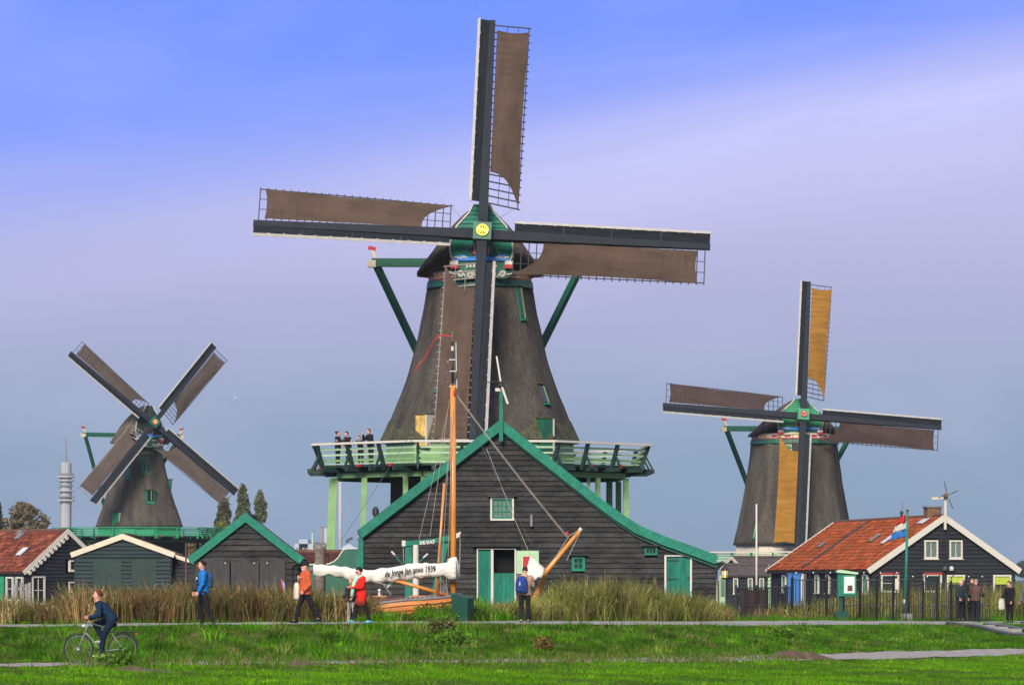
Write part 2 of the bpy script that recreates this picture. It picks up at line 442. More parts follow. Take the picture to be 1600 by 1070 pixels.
def np_mesh(name, verts, quads=None, tris=None, mat=None, cols=None, smooth=False):
    me = bpy.data.meshes.new(name)
    nq = 0 if quads is None else len(quads); ntr = 0 if tris is None else len(tris)
    me.vertices.add(len(verts)); me.vertices.foreach_set('co', np.ascontiguousarray(verts, np.float32).ravel())
    loops = []; starts = []; tot = []
    if nq: loops.append(quads.ravel()); tot.append(np.full(nq, 4))
    if ntr: loops.append(tris.ravel()); tot.append(np.full(ntr, 3))
    loops = np.concatenate(loops).astype(np.int32); tot = np.concatenate(tot).astype(np.int32)
    starts = np.concatenate([[0], np.cumsum(tot)[:-1]]).astype(np.int32)
    me.loops.add(len(loops)); me.loops.foreach_set('vertex_index', loops)
    me.polygons.add(len(tot)); me.polygons.foreach_set('loop_start', starts); me.polygons.foreach_set('loop_total', tot)
    if smooth: me.polygons.foreach_set('use_smooth', np.ones(len(tot), bool))
    if cols is not None:
        at_ = me.color_attributes.new('col', 'FLOAT_COLOR', 'POINT')
        c4 = np.ones((len(verts), 4), np.float32); c4[:, :3] = cols
        at_.data.foreach_set('color', c4.ravel())
    me.update(); me.validate()
    if mat: me.materials.append(M[mat])
    return me


ground = inst('ground', np_mesh('ground', gv, np.stack([q0, q0 + 1, q0 + nxg + 1, q0 + nxg], 1), mat='ground_soil', smooth=True))
tag(ground, 'rough grassy meadow and low dike bank', 'ground', kind='structure')


def strip(name, xs, cy, hy, lift, mat, label):
    vv = []; rag = lambda s, k: 0.20 * math.sin(s * 1.7 + k) + 0.14 * math.sin(s * 4.3 + 2 * k) + .1 * math.sin(s * 9.1 + k)
    K = 6
    for x in xs:
        c = float(cy(x)); h = float(hy(x))
        for k in range(K + 1):
            u = -1 + 2 * k / K; y = c + u * (h - 0.02) + (rag(x, 1) - 0.3 if k == K else (0.3 + rag(x, 5) if k == 0 else 0))
            vv.append((x, y, float(gz(x, y)) + lift))
    n = K + 1; q = np.array([(i * n + k, (i + 1) * n + k, (i + 1) * n + k + 1, i * n + k + 1) for i in range(len(xs) - 1) for k in range(K)])
    o = inst(name, np_mesh(name, np.array(vv), q, mat=mat, smooth=True)); tag(o, label, 'path', kind='structure'); return o


strip('path', np.linspace(-30, 40, 701), yU, hU, 0.02, 'asphalt', 'grey asphalt footpath along the top of the grassy bank')
strip('lower_path', np.linspace(-30, 40, 701), yL, hL, 0.02, 'asphalt_low', 'narrow grey cycle path at the foot of the grassy bank')

# stone steps that run down the bank at the right edge
st = thing('steps', 'flight of grey stone steps down the bank at the right edge', 'steps', (0, 0, 0))
for k in range(9):
    t = k / 8.0
    x = 17.55 + 1.9 * t; y = 138.5 - 15.0 * t
    MB().box(-0.55, 0.55, -0.62, 0.62, -0.5, 0.06).build('step', 'concrete', st, loc=(x, y, float(gz(x, y)) + 0.05))
for s in (-1, 1):
    MB().tube([(17.55 + 0.72 * s + 1.9 * t, 138.5 - 15.0 * t, float(gz(17.55 + 0.72 * s + 1.9 * t, 138.5 - 15 * t)) + 0.1) for t in np.linspace(0, 1, 12)], 0.09, 6).build('kerb', 'iron_grey', st)


# ------------------------------------------------------------------ blades of grass and reed
def blades(name, x, y, h, wd, lean, ldir, cols, mat='blade', curl=0.6, z0=0.0):
    n = len(x); z = gz(x, y) - 0.02 + z0
    th = RNG.uniform(-1.1, 1.1, n)
    ax = np.cos(th) * wd / 2; ay = np.sin(th) * wd / 2
    lx = np.cos(ldir) * lean * h; ly = np.sin(ldir) * lean * h
    base = np.stack([x, y, z], 1); side = np.stack([ax, ay, np.zeros(n)], 1)
    m1 = base + np.stack([lx * .30, ly * .30, h * .56], 1)
    tz = h * np.clip(1 - .55 * (lean * curl) ** 2, 0.25, 1)
    tip = base + np.stack([lx, ly, tz], 1)
    v = np.stack([base - side, base + side, m1 + side * .85, m1 - side * .85, tip], 1).reshape(-1, 3)
    o = np.arange(n) * 5
    q = np.stack([o, o + 1, o + 2, o + 3], 1); t = np.stack([o + 3, o + 2, o + 4], 1)
    return inst(name, np_mesh(name, v, q, t, mat=mat, cols=np.repeat(cols, 5, 0)))


def tuft(cx, cy, rad, ht, nb, ccol, jit=.2):
    """nb blades round every tussock centre, splaying outwards; returns arrays for blades()"""
    i = np.repeat(np.arange(len(cx)), nb); n = len(i)
    u = np.sqrt(RNG.uniform(0, 1, n)); a = RNG.uniform(0, 2 * np.pi, n)
    r = rad[i] * u; x = cx[i] + r * np.cos(a); y = cy[i] + r * np.sin(a)
    h = ht[i] * (1 - .35 * u ** 2) * RNG.uniform(.55, 1.2, n)
    lean = (.12 + .75 * u) * RNG.uniform(.6, 1.3, n)
    ld = a + RNG.normal(0, .5, n)
    c = np.clip(ccol[i] * RNG.uniform(1 - jit, 1 + jit, (n, 1)) * RNG.uniform(.95, 1.05, (n, 3)), 0, 1)
    return x, y, h, lean, ld, c


def palette(n, cols, jit=0.18, wts=None):
    c = np.array(cols)[RNG.choice(len(cols), n, p=wts)]
    return np.clip(c * RNG.uniform(1 - jit, 1 + jit, (n, 1)) * RNG.uniform(0.95, 1.05, (n, 3)), 0, 1)


def patch(x, y, s=0.5, ph=0.0):       # soft clumps, 0..1
    return 0.5 + 0.5 * np.tanh(1.6 * (np.sin(x * s * 2.1 + ph + 1.7 * np.sin(y * s * .9)) * np.sin(y * s * 1.7 + ph * 2 + 1.3 * np.sin(x * s * 1.1)) + .5 * np.sin(x * s * 5 + y * s * 3 + ph)))


def scatter(n, y0, y1, pad=2.5):
    y = np.sqrt(RNG.uniform(y0 ** 2, y1 ** 2, n)); hw = 0.1445 * y + pad
    return RNG.uniform(-1, 1, n) * hw, y


G1, G2, G3, G4 = (0.088, 0.252, 0.005), (0.056, 0.170, 0.005), (0.135, 0.282, 0.008), (0.034, 0.108, 0.005)
# 1. mown foreground
x, y = scatter(165000, 66, 120)
k = (y < yL(x) - hL(x) - 0.15); x, y = x[k], y[k]
pc = patch(x, y, .35, 1)
h = (0.05 + 0.04 * pc) * RNG.uniform(.6, 1.3, len(x)); c = palette(len(x), [G1, G3, G2], .2, [.5, .25, .25]) * (0.78 + 0.45 * pc[:, None])
cx, cy = scatter(10500, 66, 120); k = (cy < yL(cx) - hL(cx) - .3); cx, cy = cx[k], cy[k]
edge = np.clip(1 - (yL(cx) - hL(cx) - cy) / 4.5, 0, 1); pc = patch(cx, cy, .35, 1)
tx_, ty_, th_, tl_, td_, tcl = tuft(cx, cy, RNG.uniform(.10, .32, len(cx)), (.07 + .06 * RNG.uniform(0, 1, len(cx)) + .06 * edge) * (.7 + .5 * pc), 14,
                                    palette(len(cx), [G1, G3, G2, (0.19, 0.25, 0.03)], .2, [.40, .3, .22, .08]) * (0.78 + 0.45 * pc[:, None]) * RNG.uniform(.65, 1.4, (len(cx), 1)) * (.8 + .4 * patch(cx, cy, 1.7, 3)[:, None]))
tag(blades('lawn_grass', np.r_[x, tx_], np.r_[y, ty_], np.r_[h, th_], RNG.uniform(.010, .022, len(x) + len(tx_)), np.r_[RNG.uniform(.1, .8, len(x)), tl_], np.r_[RNG.uniform(0, 6.28, len(x)), td_], np.r_[c, tcl]),
    'short bright green meadow grass in the foreground', 'grass', kind='stuff')
# 2. the bank
def bank_pts(n):
    x, y = scatter(n, 84, 150); n0 = yU(x) - hU(x); f1 = yL(x) + hL(x); k = (y > f1 + .1) & (y < n0 - 0.08)
    return x[k], y[k], n0[k], f1[k]
x, y, n0, f1 = bank_pts(170000)
right = np.clip((x - 3) / 8, 0, 1)
h = np.minimum((.06 + .07 * patch(x, y, 1.3, 4)) * RNG.uniform(.6, 1.3, len(x)), .05 + .14 * (n0 - y))
c = palette(len(x), [G1, G2, G4], .2, [.35, .4, .25]) * (.7 + .4 * patch(x, y, .55, 2)[:, None])
cx, cy, n0, f1 = bank_pts(21000)
right = np.clip((cx - 4) / 7, 0, 1); pc = patch(cx, cy, .5, 2); pd = patch(cx, cy, 1.2, 4)
big_ = RNG.uniform(0, 1, len(cx)) ** 2.5
ht = (.09 + .34 * big_ * (.4 + .8 * pc) + .05 * pd) * (1 - .45 * right); ht = np.where(RNG.uniform(0, 1, len(cx)) < .05 * (1 - .8 * right), np.minimum(ht, .20), np.minimum(ht, .05 + .17 * (n0 - cy)))
cc = palette(len(cx), [G1, G2, G4, (0.135, 0.205, 0.03), (0.17, 0.185, 0.05)], .22, [.30, .30, .20, .14, .06]) * (.60 + .5 * pc[:, None]) * RNG.uniform(.6, 1.5, (len(cx), 1)) * (.75 + .6 * patch(cx, cy, 2.3, 1)[:, None])
dry = RNG.uniform(0, 1, len(cx)) < (.035 + .06 * patch(cx, cy, .8, 7)) * (1 - .7 * right); cc[dry] = palette(int(dry.sum()), [(0.22, 0.19, 0.07), (0.16, 0.125, 0.05)])
tx_, ty_, th_, tl_, td_, tcl = tuft(cx, cy, RNG.uniform(.10, .30, len(cx)) + .12 * big_, ht, 20, cc)
tag(blades('bank_grass', np.r_[x, tx_], np.r_[y, ty_], np.r_[h, th_], RNG.uniform(.012, .026, len(x) + len(tx_)), np.r_[RNG.uniform(.2, .9, len(x)), tl_], np.r_[RNG.uniform(0, 6.28, len(x)), td_], np.r_[c, tcl]),
    'lush tussocky grass covering the bank between the two paths', 'grass', kind='stuff')
# 3. weeds and dry stalks along the cycle path
x, y = scatter(150000, 78, 122)
a_, hh_ = yL(x), hL(x); e1 = np.abs(y - (a_ - hh_ - .3)); e2 = np.abs(y - (a_ + hh_ + .1))
mids = np.clip((x + 10.9) / .9, 0, 1) * np.clip((8.4 - x) / 1.6, 0, 1)
over = (np.abs(y - a_) < hh_ + .4) & (RNG.uniform(0, 1, len(x)) < mids * (.25 + .75 * patch(x, y, .7, 9)))
k = ((e1 < .6) & (RNG.uniform(0, 1, len(x)) < np.maximum(mids, .12 + .5 * (patch(x, y * .2, .8, 5) > .75)))) | (e2 < .35) | over
x, y = x[k], y[k]; pc = patch(x, y, .9, 5); mids = mids[k]
h = (0.06 + 0.20 * pc ** 2 + .06 * mids + .16 * (np.abs(x + 9.9) < 1.0) * patch(x, y, 1.9, 2)) * RNG.uniform(.5, 1.4, len(x)) * np.where(x > 8.5, .55, 1)
c = palette(len(x), [G2, (0.17, 0.19, 0.055), (0.24, 0.20, 0.085), (0.10, 0.075, 0.04)], .25, [.50, .24, .16, .10])
tag(blades('path_weeds', x, y, h, RNG.uniform(.012, .024, len(x)), RNG.uniform(.2, 1.0, len(x)), RNG.uniform(0, 6.28, len(x)), c),
    'straggly weeds and dry stalks along the edge of the cycle path', 'weeds', kind='stuff')
pm('soil', (0.085, 0.058, 0.035), 0.95, .4, 5, bump=1.0, bscale=14)
for k_, (px_, D_, r_, h_, lab) in enumerate(((1245, 101.5, .85, .24, 'heap of brown earth beside the cycle path on the right'), (470, 87.5, .55, .09, 'patch of bare dark earth beside the cycle path left of centre'), (220, 83.6, .8, .07, 'bare earth patch in front of the bicycle'))):
    xx, yy = X(px_, D_), D_
    def md(u, v, xx=xx, yy=yy, r_=r_, h_=h_):
        a = u * 2 * math.pi; q = v * r_ * (1 + .25 * math.sin(a * 3 + xx)); px2, py2 = xx + q * math.cos(a) * 1.3, yy + q * math.sin(a)
        return (px2, py2, float(gz(px2, py2)) - .03 + (h_ + .05) * (1 - v) ** .8 * (1 + .5 * mnoise.noise(Vector((px2 * 3, py2 * 3, 1)))))
    tag(MB().grid(28, 9, md).build('earth_mound', 'soil', None, smooth=True), lab, 'earth mound')
# 4. verge between upper path and reeds
x, y = scatter(150000, 92, 165)
d = y - (yU(x) + hU(x)); k = (d > -0.05) & (d < 4.0); x, y, d = x[k], y[k], d[k]
pc = patch(x, y, .8, 6)
h = (0.05 + 0.16 * np.clip(d / 2, 0, 1) + .12 * pc * np.clip(d, 0, 1)) * RNG.uniform(.6, 1.3, len(x))
c = palette(len(x), [G1, G2, G4], .2, [.5, .35, .15]) * (.75 + .4 * pc[:, None])
tag(blades('verge_grass', x, y, h, RNG.uniform(.014, .028, len(x)), RNG.uniform(.1, .8, len(x)), RNG.uniform(0, 6.28, len(x)), c),
    'strip of green grass between the upper path and the reeds', 'grass', kind='stuff')


# 5. reeds: bundles of stems that lean together, with hanging leaves
def reeds(name, nb, per, x0, x1, d0, d1, hfun, cols, wts, label, cat, spread=.3, leanr=(.1, .8), bias=0.0, wd=(.014, .032), leaf=.5):
    cx = RNG.uniform(x0, x1, nb); cd = d0 + (d1 - d0) * RNG.uniform(0, 1, nb) ** 0.9; cy = yU(cx) + hU(cx) + cd
    ch = hfun(cx, cd) * (.72 + .36 * patch(cx, cy, .7, 8)) * RNG.uniform(.8, 1.1, nb)
    bl = RNG.uniform(leanr[0], leanr[1], nb) ** 1.3; bd = np.where(RNG.uniform(0, 1, nb) < .5 + bias, np.pi, 0) + RNG.normal(0, .8, nb)
    ccol = palette(nb, cols, .40, wts) * (.58 + .68 * patch(cx, cy, 1.1, 2)[:, None])
    i = np.repeat(np.arange(nb), per); n = len(i)
    a = RNG.uniform(0, 6.28, n); r = spread * np.sqrt(RNG.uniform(0, 1, n))
    x = cx[i] + r * np.cos(a); y = cy[i] + r * np.sin(a); h = ch[i] * RNG.uniform(.55, 1.12, n)
    lean = np.clip(bl[i] + RNG.normal(0, .16, n), 0, 1.15); ld = bd[i] + RNG.normal(0, .5, n)
    c = np.clip(ccol[i] * RNG.uniform(.6, 1.45, (n, 1)), 0, 1); z0 = np.zeros(n)
    # leaves hanging off the upper stems
    m = int(n * leaf); q = RNG.integers(0, n, m); f = RNG.uniform(.35, .85, m)
    lx = x[q] + np.cos(ld[q]) * lean[q] * h[q] * f ** 1.8; ly = y[q] + np.sin(ld[q]) * lean[q] * h[q] * f ** 1.8
    lh = RNG.uniform(.10, .28, m) * np.clip(h[q], .4, 1.3); lz = h[q] * f * .9
    X_, Y_ = np.r_[x, lx], np.r_[y, ly]; Z_ = np.r_[z0, lz + gz(x[q], y[q]) - gz(lx, ly)]
    o = blades(name, X_, Y_, np.r_[h, lh], np.r_[RNG.uniform(*wd, n), RNG.uniform(wd[0] * 1.2, wd[1] * 1.3, m)], np.r_[lean, RNG.uniform(.5, 1.3, m)], np.r_[ld, RNG.uniform(0, 6.28, m)],
               np.r_[c, np.clip(c[q] * RNG.uniform(.8, 1.3, (m, 1)), 0, 1)], curl=.75, z0=Z_)
    return tag(o, label, cat, kind='stuff')


TAN = [(0.29, 0.20, 0.085), (0.20, 0.135, 0.055), (0.38, 0.29, 0.14), (0.14, 0.135, 0.04), (0.09, 0.115, 0.03)]
reeds('reed_bed', 2600, 16, -19, -5.6, 1.2, 6.0, lambda x, d: (1.05 + .35 * patch(x, d, .45, 3)) + .22 * np.clip((d - 1.3) / 2, 0, 1) + np.where(x < -12.6, -.35, 0), TAN,
      [.26, .25, .10, .20, .19], 'bed of dry golden reeds left of the boat', 'reeds', bias=.2)
OL = [(0.21, 0.23, 0.05), (0.14, 0.175, 0.035), (0.31, 0.28, 0.10), (0.27, 0.185, 0.085), (0.085, 0.125, 0.028)]
reeds('tall_grass', 2300, 17, -1.25, 7.6, 0.9, 7.5, lambda x, d: np.interp(x, [-1.3, .1, 0.9, 1.4, 2.6, 4.2, 5.6, 7.6], [.75, .85, 1.1, 1.6, 1.55, 1.45, 1.2, .85]) * np.clip(.3 + d / 3, 0, 1), OL,
      [.32, .24, .2, .1, .14], 'overgrown olive green tall grass in front of the black barn', 'tall grass', wd=(.012, .028), spread=.35)
reeds('reed_clump', 420, 16, -5.8, -4.35, 1.2, 5.0, lambda x, d: 1.0 + 0 * x, TAN, [.2, .25, .1, .25, .2], 'brown reeds between the two walkers and the boat stern', 'reeds')
reeds('garden_reeds', 1500, 15, 8.8, 30, 5.0, 15.0, lambda x, d: np.clip(.4 + d / 9, 0, 1) * np.interp(x, [9, 13, 17, 24], [.85, 1.35, 1.75, 1.8]), OL,
      [.27, .2, .25, .16, .12], 'tall pale grass behind the iron fence', 'tall grass', wd=(.016, .036), spread=.4)
reeds('boat_grass', 420, 14, -4.6, 0.3, 0.5, 2.4, lambda x, d: .26 + .22 * patch(x, d, 1.4, 1) + np.where((x > -1.9) & (x < -.9), .35, 0), [G1, G2, (0.12, 0.15, 0.04), (0.16, 0.12, 0.06)],
      [.4, .3, .2, .1], 'grass and brambles growing against the orange hull', 'grass', leaf=.8)


# 6. brambles and leafy weeds, each a plant of its own
def leafy(name, label, px, D, hw, H, cols, n, seed, leaf=.06):
    rn = np.random.default_rng(seed); x0 = X(px, D); z0 = float(gz(x0, D)); t = thing(name, label, 'plant', (x0, D, z0 - .02))
    sb = MB()
    tips = []
    for k in range(14):
        a = rn.uniform(0, 6.28); r = hw * rn.uniform(.3, 1); h = H * rn.uniform(.5, 1.05) * (1 - .4 * (r / hw) ** 2)
        p = [(0.25 * r * math.cos(a), .25 * r * math.sin(a), 0), (.5 * r * math.cos(a), .5 * r * math.sin(a), h * .7), (r * math.cos(a), r * math.sin(a), h)]
        sb.tube(p, [.012, .009, .004], 5); tips.append(p)
    sb.build('stems', 'bark', t)
    T = np.array(tips); i = rn.integers(0, 14, n); f = rn.uniform(.2, 1, n)[:, None]
    P = np.where(f < .5, T[i, 0] + (T[i, 1] - T[i, 0]) * f * 2, T[i, 1] + (T[i, 2] - T[i, 1]) * (f - .5) * 2) + rn.normal(0, .05 + .05 * hw, (n, 3))
    P[:, 2] = np.abs(P[:, 2]) + .02
    e1 = rn.normal(0, 1, (n, 3)); e1 /= np.linalg.norm(e1, axis=1)[:, None]; e2 = np.cross(e1, rn.normal(0, 1, (n, 3))); e2 /= np.linalg.norm(e2, axis=1)[:, None]
    s_ = (leaf * rn.uniform(.5, 1.3, n))[:, None]; V = np.stack([P - e1 * s_, P + e2 * s_ * .55, P + e1 * s_, P - e2 * s_ * .55], 1).reshape(-1, 3); o = np.arange(n) * 4
    cc = np.array(cols)[rn.integers(0, len(cols), n)] * rn.uniform(.6, 1.4, (n, 1))
    inst('leaves', np_mesh('leaves', V, np.stack([o, o + 1, o + 2, o + 3], 1), mat='leaf', cols=np.repeat(cc, 4, 0)), t)


NET, BRA = [(0.075, 0.18, 0.015), (0.12, 0.23, 0.015), (0.06, 0.14, 0.015)], [(0.10, 0.13, 0.03), (0.15, 0.12, 0.05), (0.08, 0.13, 0.025), (0.17, 0.18, 0.05)]
for k, (px_, D_, hw_, H_, cs, n_, lab) in enumerate((
        (690, 100.4, .42, .50, BRA, 600, 'brownish bramble bush overhanging the path left of the bin'), (668, 109.5, .5, .6, NET, 700, 'green creeper climbing the orange hull'),
        (700, 110.0, .5, .6, BRA, 700, 'dark bramble growing at the bow of the boat'), (712, 98.0, .8, .26, NET, 900, 'leafy nettle patch on the bank below the green bin'),
        (848, 98.6, .32, .34, [(0.20, 0.12, 0.03), (0.14, 0.12, 0.03)], 260, 'rusty brown dock plant on the bank below the backpack walker'), (178, 85.6, .7, .34, NET, 650, 'leafy weeds growing in front of the bicycle'),
        (1215, 113.0, .6, .26, NET, 600, 'leafy weed clump on the bank below the dark maroon crate'))):
    leafy('weed_plant', lab, px_, D_, hw_, H_, cs, n_, 60 + k)
# ------------------------------------------------------------------ windmills
SR = 10.6          # sail radius


def twist(z): return R(24 - 19 * min(1, max(0, (z - 1.5) / 8.9)))


def make_sail_meshes():
    S = {}
    S['stock'] = MB().beam((0, 0, 0.2), (0, 0, SR), 0.46, 0.40, (0, 1, 0), 0.27, 0.18).mesh('sail', 'stock')
    # wind boards: leading side (-x), tipped a little towards the wind
    b = MB()
    zs = [1.5, 3.75, 6.0, 8.3, SR - .02]
    for i in range(4):
        z0, z1 = zs[i] + .003, zs[i + 1] - .003
        b.add([(-.10, -.06, z0), (-.56, -.20, z0), (-.56, -.16, z0), (-.10, -.02, z0), (-.10, -.06, z1), (-.56, -.20, z1), (-.56, -.16, z1), (-.10, -.02, z1)],
              [(0, 1, 5, 4), (1, 2, 6, 5), (2, 3, 7, 6), (3, 0, 4, 7), (0, 3, 2, 1), (4, 5, 6, 7)])
    S['board'] = b.mesh('wind_board', 'windboard')
    S['strip'] = MB().beam((-.62, -.23, 1.45), (-.62, -.23, SR), .13, .05, (0.25, 1, 0)).mesh('edge_strip', 'strip_white')
    c = MB()
    for i in range(12): c.box(-.60, -.53, -.28, -.18, 1.9 + i * .72, 1.98 + i * .72)
    S['clip'] = c.mesh('clips', 'strip_white')
    S['bar'] = MB().box(0.0, 1.74, -.025, .025, -.025, .025).mesh('lattice_bar', 'lath_dark')
    S['bar_light'] = MB().box(0.0, 1.74, -.025, .025, -.025, .025).mesh('lattice_bar', 'lath')
    for key, lat, r in (('l1', .62, .018), ('l2', 1.14, .018), ('l3', 1.64, .028)):
        pts = []
        for i in range(14):
            z = 1.5 + i * (8.87 / 13); t = twist(z); pts.append((.12 + lat * math.cos(t) - .02, lat * math.sin(t) - .03, z))
        for sfx, mt in (('', 'lath_dark'), ('_light', 'lath')): S[key + sfx] = MB().tube(pts, r, 5).mesh('lattice_rail', mt)

    def cloth(seed):
        rn = random.Random(seed); ph = [rn.uniform(0, 6) for _ in range(6)]; top = 10.05 + rn.uniform(-.1, .12); z00 = 3.05 + rn.uniform(-.25, .1)

        def fn(u, v):
            zin = z00 - 1.5 * u ** 2.6
            ztop = top - .10 * math.sin(math.pi * u) + .05 * u
            z = zin + (ztop - zin) * v
            lat = .12 + (1.53 - .10 * math.sin(math.pi * v) * (1 if u > .5 else 0)) * u
            t = twist(z)
            y = lat * math.sin(t) - .075 - .10 * math.sin(math.pi * u) * math.sin(math.pi * min(1, v * 1.02))
            y += .012 * math.sin(z * 7.0 + ph[0] + 1.5 * math.sin(u * 3 + ph[1])) * (0.4 + .6 * v) + .03 * math.sin(z * 2.3 + u * 5 + ph[2]) * (1 - v)
            y += .006 * math.sin(u * 9 + z * 1.1 + ph[3])
            y += .016 * math.cos(z * 2 * math.pi / .355) * max(0, min(1, (v - .45) * 2.2)) * math.sin(math.pi * min(1, .15 + u))
            return (.12 + lat * math.cos(t), y, z)
        return MB().grid(14, 150, fn)
    S['cloth'] = cloth
    return S


SM = make_sail_meshes()


def spiral(b, cx, cz, y, r, turns, sg, rad=.028):
    pts = []
    for i in range(int(turns * 14) + 1):
        a = i / 14 * 2 * math.pi; rr = r * (1 - .82 * i / (turns * 14)); pts.append((cx + sg * rr * math.cos(a), y, cz + rr * math.sin(a)))
    b.tube(pts, rad, 5)


def oct_r(r, th, ph):
    """rounded octagon radius, corners at ph + k*45 deg"""
    a = (th - ph) % (math.pi / 4) - math.pi / 8
    flat = math.cos(math.pi / 8) / math.cos(a)
    return r * (0.80 * flat + 0.20 * 0.975)


def mill(label, px, D, yaw, prof, zn, hub_z, sail_rot, cloths, stage, cw=1.0, ph=0.0, thatch='thatch', tail_l=True, light_bars=(2,), hub_y=4.0, windows=(), accents=None, ssc=1.0, base=None, dsc=1.0):
    root = thing('windmill', label, 'windmill', (X(px, D), D, 0), yaw)
    # --- thatched tower
    b = MB(); n = 64
    zs = [p[0] for p in prof]; rs = [p[1] for p in prof]; rows = 22
    z0, z1 = zs[0], zs[-1]
    for j in range(rows + 1):
        z = z0 + (z1 - z0) * j / rows; r = float(np.interp(z, zs, rs))
        if 0 < j < rows: r = (r + float(np.interp(z - .5, zs, rs)) + float(np.interp(z + .5, zs, rs))) / 3
        for k in range(n):
            th = 2 * math.pi * k / n
            rr = oct_r(r, th, ph) + .035 * mnoise.noise(Vector((math.cos(th) * 5, math.sin(th) * 5, z * .9)))
            b.v.append((rr * math.cos(th), rr * math.sin(th), z))
    for j in range(rows):
        for k in range(n):
            k2 = (k + 1) % n; b.f.append((j * n + k, j * n + k2, (j + 1) * n + k2, (j + 1) * n + k))
    b.f.append(tuple(range(n))[::-1]); b.f.append(tuple(rows * n + k for k in range(n)))
    b.build('tower', thatch, root, smooth=True)
    if stage.get('moss'):
        hb = MB()
        hz = z0 + 1.05
        hb.lathe([(oct_r(rs[0], 0, 0) * 0.99 + .05, z0 - .06), (oct_r(rs[0], 0, 0) + .07, z0 + .05), (float(np.interp(hz, zs, rs)) + .02, hz)], 8, ph=ph)
        hb.build('thatch_skirt', 'thatch_mossy', root)
    # --- lower body
    bz, br, bm_ = base
    for k in range(8):
        a0 = ph + k * math.pi / 4; a1 = a0 + math.pi / 4
        p0 = Vector((br * math.cos(a0), br * math.sin(a0), 0)); p1 = Vector((br * math.cos(a1), br * math.sin(a1), 0))
        q0 = p0 * .985; q1 = p1 * .985
        MB().add([(p0.x, p0.y, -.8), (p1.x, p1.y, -.8), (q1.x, q1.y, bz), (q0.x, q0.y, bz), (0, 0, -.8), (0, 0, bz)],
                 [(0, 1, 2, 3), (0, 4, 1), (3, 2, 5), (0, 3, 5, 4), (1, 4, 5, 2)]).build('base_wall', bm_, root)
    if stage.get('drum'):
        dr = rs[0] * .93
        for k in range(8):
            a0 = ph + k * math.pi / 4; a1 = a0 + math.pi / 4
            MB().beam((dr * (math.cos(a0) + math.cos(a1)) / 2, dr * (math.sin(a0) + math.sin(a1)) / 2, stage['z'] + .02),
                      (dr * (math.cos(a0) + math.cos(a1)) / 2, dr * (math.sin(a0) + math.sin(a1)) / 2, z0 + .25), dr * .765 * 1.0, .12,
                      (math.cos((a0 + a1) / 2), math.sin((a0 + a1) / 2), 0)).build('drum_panel', stage['drum'], root)
    # --- neck
    A = accents or {}
    rt = rs[-1]
    MB().lathe([(rt * .98, zn - .16), (rt * 1.02, zn - .12), (rt * 1.0, zn + .20), (rt * .96, zn + .20)], 32).build('neck_ring', A.get('ring', 'green_dark'), root, smooth=False)
    MB().lathe([(rt * .93, zn + .19), (rt * .985, zn + .205), (rt * .985, zn + .27), (rt * .93, zn + .29)], 32).build('neck_band', 'red', root)
    MB().lathe([(rt * .92, zn + .26), (rt * .97, zn + .28), (rt * .97, zn + .58), (rt * .9, zn + .66)], 32).build('neck_band', 'cream', root)
    for k in range(20):
        a = k * math.pi / 10; MB().box(-.24, .24, -.02, .02, -.07, .07).build('band_panel', 'red' if k % 3 else 'orange', root, mw=Matrix.Translation((rt * .975 * math.cos(a), rt * .975 * math.sin(a), zn + .43)) @ Matrix.Rotation(a + math.pi / 2, 4, 'Z'))
    # --- cap
    ch = (hub_z - zn) / 2.1
    cap = MB(); ys = [-2.72, -2.3, -1.4, -.4, .7, 1.8, 2.6, 3.0]; hw = [1.62, 2.2, 2.78, 3.0, 2.95, 2.5, 1.75, .7]; tp = [3.62, 3.66, 3.66, 3.5, 3.25, 2.8, 2.2, 1.4]
    fr = [(1.0, .0), (1.0, .05), (.90, .19), (.78, .34), (.64, .52), (.47, .70), (.30, .86), (.13, .97), (0, 1.0)]
    prof2 = [(f, g) for f, g in fr] + [(-f, g) for f, g in fr[-2::-1]]
    m_ = len(prof2)
    for yy, h_, t_ in zip(ys, hw, tp):
        lift = .20 * (abs(yy) / 3) ** 2 + .65 * max(0, (-yy - .9) / 1.8) ** 1.5
        for f, g in prof2:
            cap.v.append((f * h_ * cw, yy, zn + (.50 + lift + (t_ - .50 - lift) * g) * ch + .03 * mnoise.noise(Vector((f * 4, yy * 2, g * 4)))))
    for i in range(len(ys) - 1):
        for k in range(m_ - 1):
            cap.f.append((i * m_ + k, i * m_ + k + 1, (i + 1) * m_ + k + 1, (i + 1) * m_ + k))
        cap.f.append((i * m_, (i + 1) * m_, (i + 1) * m_ + m_ - 1, i * m_ + m_ - 1))
    cap.f.append(tuple(range(m_))); cap.f.append(tuple((len(ys) - 1) * m_ + k for k in range(m_))[::-1])
    cp = cap.build('cap', 'cap_thatch', root, smooth=True)
    mod = cp.modifiers.new('edges', 'EDGE_SPLIT'); mod.split_angle = R(50)
    # --- gable front of the cap
    gy = -2.74
    zz = lambda t: zn + t * ch
    row = 0; t = 2.30
    hwf = lambda t: float(np.interp(t, [2.2, 2.62, 3.2, 3.62], [1.38, 1.10, .58, .36])) * cw
    while t < 3.60:
        t2 = min(t + .205, 3.62); a, c_ = hwf(t), hwf(t2)
        MB().add([(-a, gy - .09, zz(t)), (a, gy - .09, zz(t)), (c_, gy - .04, zz(t2) - .012), (-c_, gy - .04, zz(t2) - .012), (-a, gy + .03, zz(t)), (a, gy + .03, zz(t)), (c_, gy + .03, zz(t2) - .012), (-c_, gy + .03, zz(t2) - .012)],
                 [(0, 1, 2, 3), (4, 7, 6, 5), (0, 4, 5, 1), (1, 5, 6, 2), (2, 6, 7, 3), (3, 7, 4, 0)]).build('gable_plank', A.get('gable', 'green'), root)
        t = t2
